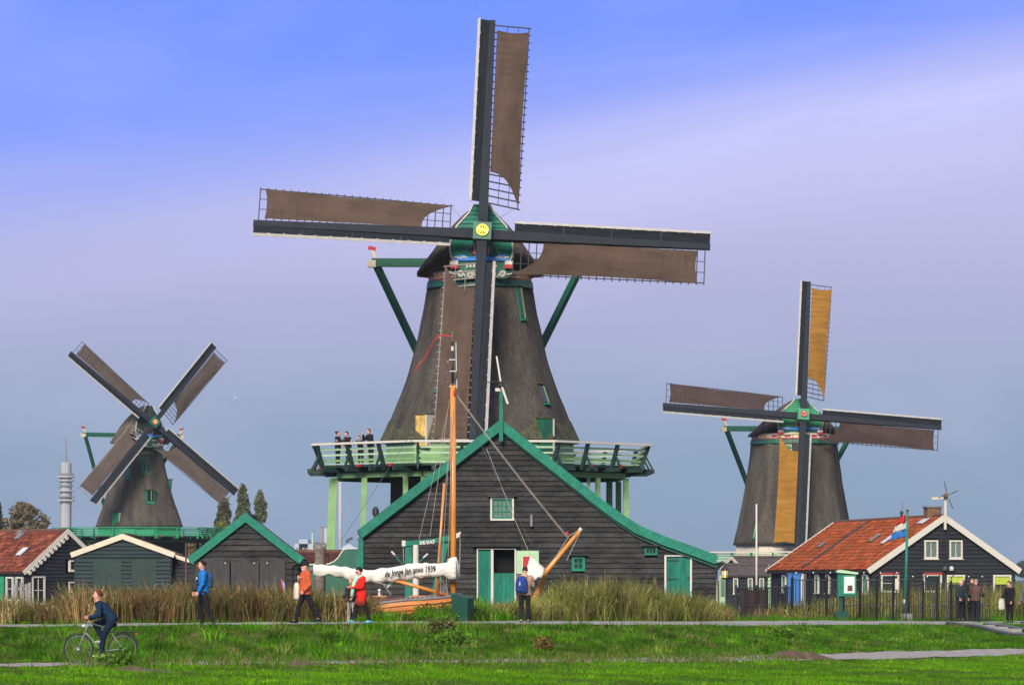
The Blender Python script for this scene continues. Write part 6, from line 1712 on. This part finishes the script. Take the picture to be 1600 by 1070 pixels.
# rigging
lines = [((706, 575), (535, 845), 'wire', -.3, -1.0), ((703, 625), (655, 843), 'rope', -.1, -.3), ((700, 640), (672, 838), 'rope', -.1, -.4), ((709, 608), (832, 852), 'wire', 0, -.3), ((709, 610), (890, 842), 'rope', 0, -.4), ((711, 615), (886, 840), 'rope', 0, -.45),
         ((708, 640), (700, 880), 'rope', -.15, -.3), ((705, 650), (688, 930), 'rope', -.15, -.5), ((697, 900), (700, 930), 'rope', -.4, -.4), ((690, 902), (702, 928), 'rope', -.4, -.35), ((706, 700), (699, 925), 'wire', -.12, -.2), ((719, 840), (718, 905), 'rope', .5, .5), ((702, 700), (679, 935), 'rope', -.2, -.6)]
for (a, b_, mt, ya, yb) in lines:
    p = Vector((ol(a[0]), ya, oz(a[1]))); q_ = Vector((ol(b_[0]), yb, oz(b_[1]))); sag = .012 * (q_ - p).length
    MB().tube([p.lerp(q_, t) - Vector((0, 0, sag * 4 * t * (1 - t))) for t in np.linspace(0, 1, 9)], 0.008 if mt == 'rope' else .007, 5).build('rigging_line', mt, boat)
for a, b_ in (((600, 912), (612, 928)), ((584, 908), (612, 915))): MB().tube([(ol(a[0]), -.7, oz(a[1])), (ol(b_[0]), -.75, oz(b_[1]))], .012, 5).build('rope_end', 'rope', boat)
MB().lathe([(.16, 0), (.18, .1), (.16, .38), (.12, .42)], 12, (ol(691), .1, oz(932))).build('winch', 'lead', boat)
MB().lathe([(.05, 0), (.03, .12), (.06, .16), (.03, .22)], 8, (ol(594), -.7, oz(930))).build('cleat', 'white', boat)

# raised bowsprit with its white jib bag
SDp = 117.0
spr = thing('bowsprit', 'varnished bowsprit slanting up out of the tall grass', 'spar', (X(838, SDp), SDp, -.4))
sl_ = lambda px: X(px, SDp) - X(838, SDp); sz_ = lambda py: Z(py, SDp) + .4
MB().tube([(sl_(815), 0, .0), (sl_(853), 0, sz_(893)), (sl_(908), 0, sz_(826))], [.10, .085, .055], 12).build('spar', 'varnish', spr, smooth=True)
MB().tube([(sl_(905.5), 0, sz_(829)), (sl_(908.5), 0, sz_(825))], .065, 10).build('end_cap', 'white', spr)
MB().ball((sl_(886), -.05, sz_(834)), (.05, .04, .08), 8, 6).build('tackle', 'red', spr)
for a, b_ in (((887, 838), (901, 830)), ((887, 840), (862, 880)), ((906, 832), (885, 876))): MB().tube([(sl_(a[0]), -.06, sz_(a[1])), (sl_(b_[0]), -.06, sz_(b_[1]))], .012, 5).build('stay', 'rope', spr)
jb = thing('jib_bag', 'folded white jib sail hanging beside the slanting spar', 'sail', (X(838, 116.6), 116.6, 0))
jl = lambda px: X(px, 116.6) - X(838, 116.6); jz = lambda py: Z(py, 116.6)
b = MB(); tip = Vector((jl(829), 0, jz(868)))
ringp = [(jl(820), -.05, jz(893)), (jl(824), -.2, jz(905)), (jl(836), -.28, jz(906)), (jl(846), -.22, jz(902)), (jl(853), -.08, jz(889)), (jl(848), .1, jz(892)), (jl(838), .22, jz(898)), (jl(826), .15, jz(900))]
nr = 7
for i in range(nr + 1):
    t = i / nr
    for k_, p in enumerate(ringp):
        q_ = tip.lerp(Vector(p), .02 + .98 * t ** .9); b.v.append(tuple(q_ + Vector((0, -.05 * math.sin(t * 3) * math.sin(k_ * 2.2), 0))))
for i in range(nr):
    for k_ in range(8): b.f.append((i * 8 + k_, i * 8 + (k_ + 1) % 8, (i + 1) * 8 + (k_ + 1) % 8, (i + 1) * 8 + k_))
b.f.append(tuple(range(8))); b.f.append(tuple(nr * 8 + k_ for k_ in range(8))[::-1])
b.build('canvas', 'canvas', jb, smooth=True)
MB().tube([(jl(829), 0, jz(868)), (jl(802), .1, jz(806)), (jl(760), .2, jz(700))], .010, 5).build('halyard', 'rope', jb)

# green hoisting frame with the mill's name, white post and handspikes
KD = 124.0
kf = thing('sign_frame', 'green timber frame lettered with white letters in front of the barn', 'sign', (X(660, KD), KD, -.5))
kl = lambda px: X(px, KD) - X(660, KD); kz = lambda py: Z(py, KD) + .5
MB().box(kl(633), kl(643.5), -.1, .1, 0, kz(848)).build('post', 'green', kf)
MB().beam((kl(667), 0, 0), (kl(697), 0, kz(842)), .22, .18, (0, 1, 0)).build('brace', 'green', kf)
bmn = MB().prism([(kl(634), kz(853)), (kl(712), kz(844)), (kl(713), kz(834.5)), (kl(700), kz(836.5)), (kl(680), kz(840.5)), (kl(660), kz(843)), (kl(634), kz(844.5))], -.16, -.101).build('beam', 'green', kf)
for pl in ([(628, 844), (633.8, 844), (633.8, 853), (628, 853)], [(711.5, 833.5), (720.5, 830), (718, 838.5), (711.5, 841.5)]): MB().prism([(kl(a), kz(b_)) for a, b_ in pl], -.17, -.09).build('beam_end', 'white', kf)
tm = text_mesh('DE KAT', .155, 0, .004, .010); tm.materials.clear(); tm.materials.append(M['white'])
inst('lettering', tm, kf, mw=Matrix.Translation((kl(656), -.168, kz(850.2))) @ Matrix.Rotation(R(-4.5 * -1), 4, 'Y').inverted() @ Matrix.Rotation(R(90), 4, 'X'))
MB().tube([(kl(650), -.35, 0), (kl(650), -.35, kz(853)), (kl(650), -.35, kz(851))], [.12, .10, .05], 12).build('white_post', 'white', kf)
for a, m_, b_ in (((612, 861), (617.5, 867), (631, 884)), ((669, 865), (662, 871), (653, 882)), ((597, 888), (605, 888.5), (628, 890)), ((606, 917), (610, 913), (628, 898))):
    MB().tube([(kl(m_[0]), -.4, kz(m_[1])), (kl(b_[0]), -.4, kz(b_[1]))], .025, 6).build('handspike', 'green', kf); MB().tube([(kl(a[0]), -.4, kz(a[1])), (kl(m_[0]), -.4, kz(m_[1]))], .034, 6).build('handspike_tip', 'white', kf)
for a, b_ in (((630, 853), (631, 880)), ((719, 838), (718, 900))): MB().tube([(kl(a[0]), -.1, kz(a[1])), (kl(b_[0]), -.1, kz(b_[1]))], .012, 5).build('rope', 'rope', kf)

# green litter bin, small flag
bd = 107.9
bn = thing('litter_bin', 'dark green litter bin standing beside the path near the mast', 'bin', (X(722, bd), bd + .8, float(gz(X(722, bd), bd + .8))))
b = MB(); w0_, w1_, h_ = .26, .27, .80
b.add([(-.24, -.22, 0), (.24, -.22, 0), (.24, .22, 0), (-.24, .22, 0), (-.28, -.25, h_), (.28, -.25, h_ - .14), (.28, .25, h_ - .14), (-.28, .25, h_)], [(0, 3, 2, 1), (4, 5, 6, 7), (0, 1, 5, 4), (1, 2, 6, 5), (2, 3, 7, 6), (3, 0, 4, 7)])
o_ = b.build('casing', 'bin_green', bn, mw=Matrix.Rotation(R(-22), 4, 'Z')); mo = o_.modifiers.new('b', 'BEVEL'); mo.width = .03; mo.segments = 3
MB().add([(-.30, -.27, h_ + .01), (.30, -.27, h_ - .14), (.30, .27, h_ - .14), (-.30, .27, h_ + .01), (-.30, -.27, h_ + .06), (.30, -.27, h_ - .09), (.30, .27, h_ - .09), (-.30, .27, h_ + .06)], [(0, 3, 2, 1), (4, 5, 6, 7), (0, 1, 5, 4), (1, 2, 6, 5), (2, 3, 7, 6), (3, 0, 4, 7)]).build('lid', 'bin_green', bn, mw=Matrix.Rotation(R(-22), 4, 'Z'))
MB().ball((-.12, -.26, .16), .022, 8, 6).build('lock', 'steel', bn)
sf = thing('stern_flag', 'small furled red white and blue flag on a wooden stick in the reeds', 'flag', (X(446, 108.5), 108.5, 0))
MB().tube([(.05, 0, 0), (-.12, 0, Z(905, 108.5))], .02, 6).build('stick', 'varnish', sf)
for k_, (mt, dx) in enumerate((('red', .0), ('white', .035), ('blue', .07))):
    MB().add([(-.13 + dx, -.02, 1.25 - dx), (-.09 + dx, -.03, 1.24 - dx), (-.02 + dx * .6, -.04, .78), (-.07 + dx * .6, -.03, .80), (-.13 + dx, -.01, 1.25 - dx), (-.09 + dx, -.02, 1.24 - dx), (-.02 + dx * .6, -.03, .78), (-.07 + dx * .6, -.02, .80)],
             [(0, 1, 2, 3), (4, 7, 6, 5), (0, 4, 5, 1), (1, 5, 6, 2), (2, 6, 7, 3), (3, 7, 4, 0)]).build('stripe', mt, sf)

# ------------------------------------------------------------------ iron fence
FD = 142.0


def fence(name, label, pts, top_py, low_py, spacing, postevery, hook):
    p0, p1 = pts; ln = math.hypot(p1[0] - p0[0], p1[1] - p0[1]); ang = math.atan2(p1[1] - p0[1], p1[0] - p0[0]); g0 = min(float(gz(*p0)), float(gz(*p1))) - .05
    t = thing(name, label, 'fence', (p0[0], p0[1], g0), ang)
    zt = Z(top_py, p0[1]) - g0; zl = Z(low_py, p0[1]) - g0
    for z_ in (zt, zl): MB().box(0, ln, -.02, .02, z_ - .02, z_ + .02).build('rail', 'iron_grey', t)
    bar = MB().tube([(0, 0, .05), (0, 0, zt + .02)], .017, 6).mesh('bar', 'iron'); n = int(ln / spacing)
    post = MB().box(-.04, .04, -.04, .04, -.1, zt + .10).mesh('post', 'iron')
    hk = MB().tube([(0, 0, zt + .08), (0, -.03, zt + .25), (.02, -.10, zt + .33), (.04, -.17, zt + .30)], .018, 6).mesh('hook', 'iron'); ins = MB().ball((.04, -.17, zt + .28), .03, 8, 6).mesh('insulator', 'paper')
    for i in range(n + 1):
        x_ = i * ln / n
        if i % postevery == 0:
            inst('post', post, t, (x_, 0, 0))
            if hook: inst('hook', hk, t, (x_, 0, 0)); inst('insulator', ins, t, (x_, 0, 0))
        else: inst('bar', bar, t, (x_, 0, 0))
    return t


fence('iron_fence', 'black iron railing between the barn and the crate', ((X(1150, 134), 134), (X(1238, 140), 140)), 918, 946, .19, 6, False)
fence('iron_fence', 'tall black iron fence panel around the green notice case', ((X(1238, 139), 139), (X(1416, 143), 143)), 905.5, 946.5, .18, 5, True)
fence('iron_fence', 'black iron gate panel right of the flagpole', ((X(1420, 145), 145), (X(1546, 150), 150)), 911, 947, .18, 6, True)

# notice case
nd_ = 138.5
ncs = thing('notice_case', 'green roofed notice case with paper sheet on the iron fence', 'notice case', (X(1322, nd_), nd_, -.45))
nl = lambda px: X(px, nd_) - X(1322, nd_); nz_ = lambda py: Z(py, nd_) + .45
MB().box(nl(1309), nl(1338), -.0, .35, nz_(931), nz_(896)).build('case', 'green', ncs)
MB().prism([(nl(1307), nz_(891)), (nl(1313), nz_(889.5)), (nl(1341), nz_(894)), (nl(1340), nz_(897)), (nl(1307), nz_(894))], -.12, .4).build('roof', 'green_pale', ncs)
fm = MB()
for bxx in ((nl(1317), nl(1337), nz_(928), nz_(926)), (nl(1317), nl(1337), nz_(900), nz_(898)), (nl(1317), nl(1319), nz_(926), nz_(900)), (nl(1335), nl(1337), nz_(926), nz_(900))): fm.box(bxx[0], bxx[1], -.04, -.001, bxx[2], bxx[3])
fm.build('frame', 'green_mid', ncs)
MB().box(nl(1319), nl(1335), -.02, -.002, nz_(926), nz_(900)).build('sheet', 'paper', ncs)
MB().box(nl(1324), nl(1332), -.025, -.021, nz_(923), nz_(914)).build('picture', 'roof_brown', ncs)
MB().box(nl(1312), nl(1317), .1, .2, 0, nz_(931)).build('leg', 'bin_green', ncs); MB().box(nl(1306), nl(1326), .05, .3, 0, nz_(955)).build('plinth', 'bin_green', ncs)
# flagpole with flag
fp = thing('flagpole', 'green flagpole flying a drooping red white and blue flag', 'flagpole', (X(1414, 146), 146, -.6))
fl = lambda px: X(px, 146) - X(1414, 146); fz = lambda py: Z(py, 146) + .6
MB().tube([(0, 0, 0), (fl(1418), 0, fz(799))], [.075, .045], 12).build('pole', 'green', fp, smooth=True)
MB().ball((fl(1418), 0, fz(797)), (.08, .08, .05), 10, 6).build('truck', 'brick', fp)
for k_, (mt, a0, a1) in enumerate((('red', (803, 803), (814.5, 812)), ('white', (814.5, 812), (826, 830)), ('blue', (826, 830), (838, 843)))):
    def ff(u, v_, a0=a0, a1=a1):
        # hoist at the pole, fly end drooping down to the left
        h0 = a0[0] + (a1[0] - a0[0]) * v_
        f0 = {0: 808, 1: 822, 2: 833}[k_]; f1 = {0: 822, 1: 833, 2: 845}[k_]
        fxa = {0: 1407, 1: 1399, 2: 1394}[k_]; fxb = {0: 1399, 1: 1394, 2: 1390}[k_]
        fy = f0 + (f1 - f0) * v_; fx = fxa + (fxb - fxa) * v_
        px_ = 1416.8 - .0 + (fx - 1416.8) * u; py_ = h0 + (fy - h0) * u ** 1.2
        return (fl(px_), -.05 + .06 * math.sin(u * 9 + v_ * 2), fz(py_))
    o_ = MB().grid(14, 5, ff).build('flag_stripe', mt if mt != 'blue' else 'blue_paint', fp, smooth=True, fix=False); so = o_.modifiers.new('t', 'SOLIDIFY'); so.thickness = .008
wp = MB().tube([(0, 0, -.8), (0, 0, Z(787, 150))], [.05, .035], 10).build('white_flagpole', 'white', None, loc=(X(1182, 150), 150, 0), smooth=True)
tag(wp, 'thin white bare flagpole between the barn and the red roofed house', 'flagpole')
# crate, barrel base, trough
cr = thing('crate', 'dark maroon wooden crate behind the low iron railing', 'crate', (X(1177, 138), 138, -.55))
for k_ in range(6): MB().box(-.52 + k_ * .125, -.52 + k_ * .125 + .12, -.03, 0, .32, Z(921, 138) + .55).build('board', 'crate', cr)
MB().box(-.52, .50, .001, .5, .30, Z(921.5, 138) + .55).build('body', 'crate', cr); MB().box(.24, .52, -.05, .48, -.1, Z(920.5, 138) + .55).build('end_panel', 'crate', cr)
MB().box(-.75, .52, -.04, .0, .20, .26).build('batten', 'paper', cr)
bl = thing('stone_block', 'round weathered stone block at the foot of the green flagpole', 'stone', (X(1417, 144.6), 144.6, -.6))
MB().lathe([(.24, 0), (.26, .1), (.26, .15), (.24, .17), (.25, .3), (.24, .32), (.24, .46), (.2, .5)], 14).build('block', 'concrete', bl, smooth=True)
MB().ball((-.12, -.1, .98), (.05, .05, .1), 8, 6).build('knob', 'white', bl); MB().tube([(-.12, -.1, .45), (-.12, -.1, .95)], .02, 6).build('rod', 'iron', bl)
tr = thing('stone_trough', 'low dark stone trough behind the tall iron fence', 'trough', (X(1290, 140.6), 140.6, -.55))
MB().box(-1.15, 1.15, -.2, .25, 0, .10).build('slab', 'iron_grey', tr); MB().box(-1.1, .0, -.15, .2, .10, .24).build('rim', 'iron_grey', tr); MB().box(.2, 1.1, -.15, .2, .10, .26).build('rim', 'lead', tr)
wkr = MB().box(-.06, .06, -.01, .01, -.22, .22).build('poster', 'white', None, loc=(X(1401, 142.5), 142.5, Z(912, 142.5))); tag(wkr, 'white paper notice fixed to the iron fence', 'notice')
# gull
gl_ = thing('gull', 'tiny gull flying right of the left windmill', 'bird', tuple(at(368, 622, 200)), R(20))
MB().ball((0, 0, 0), (.09, .035, .03), 10, 6).build('body', 'paper', gl_, smooth=True)
for s in (-1, 1): MB().add([(-.03, 0, .01), (.03, 0, .01), (.02, s * .16, .07), (-.04, s * .3, .03), (-.03, s * .16, .07)], [(0, 1, 2, 4), (4, 2, 3)]).build('wing', 'paper', gl_)

# ------------------------------------------------------------------ far things
TWD = 1650.0
tw = thing('telecom_tower', 'tall pale concrete telecom tower with antenna platforms on the horizon', 'tower', (X(103, TWD), TWD, 0))
tz_ = lambda py: Z(py, TWD); u = TWD / F
MB().lathe([(8 * u, -1), (8 * u, tz_(783)), (8 * u, tz_(722))], 14).build('shaft', 'tower_pale', tw, smooth=False)
for k_ in range(6):
    a = k_ * math.pi / 3 + .3; MB().box(-1.4 * u, 1.4 * u, -1.4 * u, 1.4 * u, -1, tz_(724)).build('rib', 'tower_grey' if k_ % 2 else 'tower_pale', tw, loc=(7.6 * u * math.cos(a), 7.6 * u * math.sin(a), 0))
for (py_, r_, h_, mt) in ((783, 14, 3, 'tower_pale'), (777, 13, 2, 'tower_grey'), (768, 13, 2, 'tower_pale'), (760, 11, 3, 'tower_grey'), (752, 12.5, 3, 'tower_pale'), (746, 14, 3.5, 'tower_pale'), (742, 12, 3, 'tower_grey')):
    MB().lathe([(r_ * u * .8, 0), (r_ * u, .3 * u), (r_ * u, h_ * u * .8), (r_ * u * .85, h_ * u)], 18, (0, 0, tz_(py_))).build('platform', mt, tw)
for k_ in range(10):
    a = k_ * .63; zz0 = tz_(780 if k_ % 2 else 750); MB().tube([(14 * u * math.cos(a), 14 * u * math.sin(a), zz0), (14 * u * math.cos(a), 14 * u * math.sin(a), zz0 + 11 * u)], .3 * u, 5).build('antenna', 'tower_pale', tw)
MB().lathe([(2.4 * u, 0), (2.0 * u, 10 * u), (1.3 * u, 12 * u), (.9 * u, 38 * u), (.4 * u, 43 * u)], 10, (0, 0, tz_(724))).build('mast', 'tower_grey', tw)

FDs = 1250.0
fac = thing('factory', 'pale blue grey factory blocks on the horizon left of the barn', 'factory', (X(475, FDs), FDs, 0))
fx_ = lambda px: X(px, FDs) - X(475, FDs); fz_ = lambda py: Z(py, FDs)
for (a, b_, c_, mt) in ((459, 486, 849, 'factory'), (466, 480, 842, 'factory'), (448, 460, 858, 'factory_pink'), (486, 500, 856, 'factory_pink'), (500, 565, 862, 'factory'), (440, 600, 872, 'factory')): MB().box(fx_(a), fx_(b_), 0 + (a % 7), 30 + (a % 5), -1, fz_(c_)).build('block', mt, fac)
for px_ in (462, 472, 478): MB().box(fx_(px_), fx_(px_ + 4), -.3, -.0, fz_(868), fz_(855)).build('window_band', 'tower_grey', fac)
for i, (px_, py_, r_, lab) in enumerate(((502.5, 822.5, 2.6, 'left one of the two short grey chimneys on the horizon'), (509, 822, 2.7, 'right one of the two short grey chimneys on the horizon'), (531.5, 749, 2.5, 'tall slim pale chimney on the horizon beside the green stage post'), (488, 829.5, 1.2, 'thin greenish mast on the horizon beside the factory'))):
    c_ = thing('chimney', lab, 'chimney' if i < 3 else 'mast', (X(px_, 1100), 1100, 0)); u = 1100 / F
    MB().lathe([(r_ * u * 1.1, -1), (r_ * u, Z(py_ + 2, 1100))], 14).build('stack', 'tower_pale' if i in (1, 2) else ('tower_grey' if i == 0 else 'green_pale'), c_, smooth=True)
    MB().lathe([(r_ * u * 1.12, Z(py_ + 2, 1100)), (r_ * u * 1.12, Z(py_, 1100))], 14).build('rim', 'tower_grey', c_)
pv = thing('pavilion', 'grey blue hipped roof with a leaping animal weathervane behind the barn', 'building', (X(545, 400), 400, 0)); u = 400 / F
MB().lathe([(17 * u * 1.41, Z(858, 400)), (17 * u * 1.41, Z(860, 400)), (5 * u, Z(851, 400)), (1 * u, Z(849, 400))], 4, ph=math.pi / 4).build('roof', 'factory', pv); MB().box(-15 * u, 15 * u, -15 * u, 15 * u, -1, Z(859, 400)).build('walls', 'tower_grey', pv)
MB().tube([(0, 0, Z(852, 400)), (0, 0, Z(846, 400))], .05, 6).build('vane_rod', 'iron_grey', pv)
vn = MB(); vn.tube([(-4 * u, 0, Z(846, 400)), (-1 * u, 0, Z(843, 400)), (3 * u, 0, Z(840.5, 400)), (5.5 * u, 0, Z(839, 400))], [.07, .16, .14, .05], 8); vn.tube([(3 * u, 0, Z(841, 400)), (7 * u, 0, Z(842, 400))], .05, 6); vn.tube([(-3 * u, 0, Z(846, 400)), (-5 * u, 0, Z(848, 400))], .05, 6)
vn.build('weathervane', 'iron_grey', pv, smooth=True)


def tree(name, label, px, D, py_top, hwpx, cols, shape, n, seed, leaf=.5, sparse=0.0, py_low=905):
    rn = np.random.default_rng(seed); u = D / F; H = Z(py_top, D) + .8; hw = hwpx * u; t = thing(name, label, 'tree', (X(px, D), D, -.8))
    zb = max(.6, Z(py_low, D) + .8)
    tk = MB(); tk.tube([(0, 0, 0), (.1, 0, H * .3), (0, 0, H * .6), (0, 0, H * .93)], [H * .022, H * .016, H * .009, H * .002], 8)
    for k_ in range(16):
        z_ = zb + (H * .85 - zb) * k_ / 16; a = rn.uniform(0, 6.28); l_ = hw * (.8 if shape == 'round' else .55) * rn.uniform(.6, 1)
        up_ = l_ * (.7 if shape == 'round' else 2.2)
        tk.tube([(0, 0, z_), (l_ * .5 * math.cos(a), l_ * .5 * math.sin(a), z_ + up_ * .45), (l_ * math.cos(a), l_ * math.sin(a), z_ + up_)], [H * .008, H * .005, H * .0015], 5)
    tk.build('trunk', 'bark', t, smooth=True)
    nc = 60 if shape == 'round' else 60
    cz = rn.uniform(0, 1, nc) ** .9; ca = rn.uniform(0, 6.28, nc)
    if shape == 'round': rad = hw * np.sqrt(np.clip(1 - (2 * cz - .95) ** 2, .05, 1)) * rn.uniform(.3, .92, nc); cr_ = hw * rn.uniform(.14, .30, nc)
    else: rad = hw * np.clip(np.minimum(1, .35 + cz * 2.2) * (1.02 - cz ** 3), .05, 1) * rn.uniform(.3, .95, nc); cr_ = hw * rn.uniform(.18, .36, nc)
    cx_, cy_, cz_ = rad * np.cos(ca), rad * np.sin(ca), zb + (H * .97 - zb) * cz
    ci = rn.integers(0, nc, n); d_ = rn.normal(0, 1, (n, 3)); d_ /= np.linalg.norm(d_, axis=1)[:, None]; d_ *= (rn.uniform(.2, 1, (n, 1)) ** .5) * cr_[ci][:, None]
    if shape != 'round': d_[:, 2] *= 2.0
    P_ = np.stack([cx_[ci], cy_[ci], cz_[ci]], 1) + d_; P_ = P_[P_[:, 2] < H * 1.01]; n = len(P_); ci = ci[:n]
    e1 = rn.normal(0, 1, (n, 3)); e1 /= np.linalg.norm(e1, axis=1)[:, None]; e2 = np.cross(e1, rn.normal(0, 1, (n, 3))); e2 /= np.linalg.norm(e2, axis=1)[:, None]
    s_ = (leaf * rn.uniform(.5, 1.2, n))[:, None]
    Vv = np.stack([P_ - e1 * s_, P_ + e2 * s_ * .5, P_ + e1 * s_, P_ - e2 * s_ * .5], 1).reshape(-1, 3); o4 = np.arange(n) * 4
    cc = np.array(cols)[rn.integers(0, len(cols), n)] * rn.uniform(.75, 1.25, (n, 1))
    inst('crown', np_mesh('crown', Vv, np.stack([o4, o4 + 1, o4 + 2, o4 + 3], 1), mat='leaf', cols=np.repeat(cc, 4, 0)), t)
    return t


PO = [(0.12, 0.15, 0.07), (0.09, 0.12, 0.06), (0.16, 0.175, 0.09)]
AU = [(0.16, 0.115, 0.055), (0.11, 0.095, 0.05), (0.19, 0.12, 0.06), (0.09, 0.09, 0.05)]
tree('poplar_tree', 'slender poplar right of the other two behind the green trimmed shed', 407, 520, 765, 14, PO, 'col', 5200, 1, .36, py_low=880)
tree('poplar_tree', 'tallest poplar between two others beside the lower right sail tip', 379, 520, 756, 16, PO, 'col', 5600, 2, .36, py_low=880)
tree('poplar_tree', 'thin leaved poplar left of the other two behind the lower right sail', 351, 520, 779, 19, [(0.10, 0.105, 0.04), (0.085, 0.09, 0.04), (0.12, 0.12, 0.05)], 'col', 4200, 3, .36, py_low=880)
tree('bushy_tree', 'yellow green bushy tree under the poplars', 345, 480, 817, 21, [(0.16, 0.20, 0.04), (0.12, 0.16, 0.035)], 'round', 1800, 4, .4, py_low=860)
tree('autumn_tree', 'sparse autumn tree with brownish leaves at the left edge', 36, 480, 785, 40, [(0.20, 0.15, 0.08), (0.15, 0.125, 0.07), (0.24, 0.16, 0.085), (0.12, 0.115, 0.07)], 'round', 4200, 5, .34, py_low=862)
tree('conifer_tree', 'dark tree cut off by the left edge of the picture', -3, 470, 786, 9, [(0.04, 0.055, 0.03)], 'col', 1600, 6, .4, py_low=880)
tree('poplar_tree', 'small pointed tree between the autumn tree and the telecom tower', 70, 520, 812, 7, PO, 'col', 900, 7, .4, py_low=880)
tree('bushy_tree', 'tan bush showing under the stage of the left windmill', 306, 430, 838, 15, [(0.20, 0.155, 0.07), (0.15, 0.13, 0.06)], 'round', 1100, 8, .38, py_low=880)
tree('bushy_tree', 'dark bush behind the white gable edge under the left mill stage', 140, 430, 845, 14, [(0.06, 0.075, 0.04)], 'round', 1000, 9, .38, py_low=880)
for k_, (px_, D_, pt, hw_, lab) in enumerate(((1598, 900, 879, 14, 'grey green far trees at the right edge beyond the house'), (1575, 950, 884, 14, 'low far trees just right of the red roofed house gable'), (520, 800, 872, 26, 'dull brown far bushes below the factory chimneys'), (470, 800, 871, 22, 'dull brown far bushes left of the carved figure'))):
    tree('far_tree', lab, px_, D_, pt, hw_, [(0.09, 0.095, 0.055), (0.11, 0.095, 0.06)] if k_ > 1 else [(0.06, 0.085, 0.06)], 'round', 1200, 20 + k_, .8, py_low=898)

# ------------------------------------------------------------------ haze
hz = MB().box(-900, 900, -60, 1900, -3.0, 92).build('haze', None, None)
hm = bpy.data.materials.new('haze'); hm.use_nodes = True; hn = hm.node_tree
hn.nodes.remove(hn.nodes['Principled BSDF'])
pv_ = hn.nodes.new('ShaderNodeVolumePrincipled'); pv_.inputs['Color'].default_value = (.80, .88, 1.0, 1); pv_.inputs['Density'].default_value = .00009; pv_.inputs['Anisotropy'].default_value = .2
hn.links.new(pv_.outputs[0], hn.nodes['Material Output'].inputs['Volume'])
hz.data.materials.append(hm); tag(hz, 'thin pale blue haze in the air over the polder', 'haze', kind='stuff')
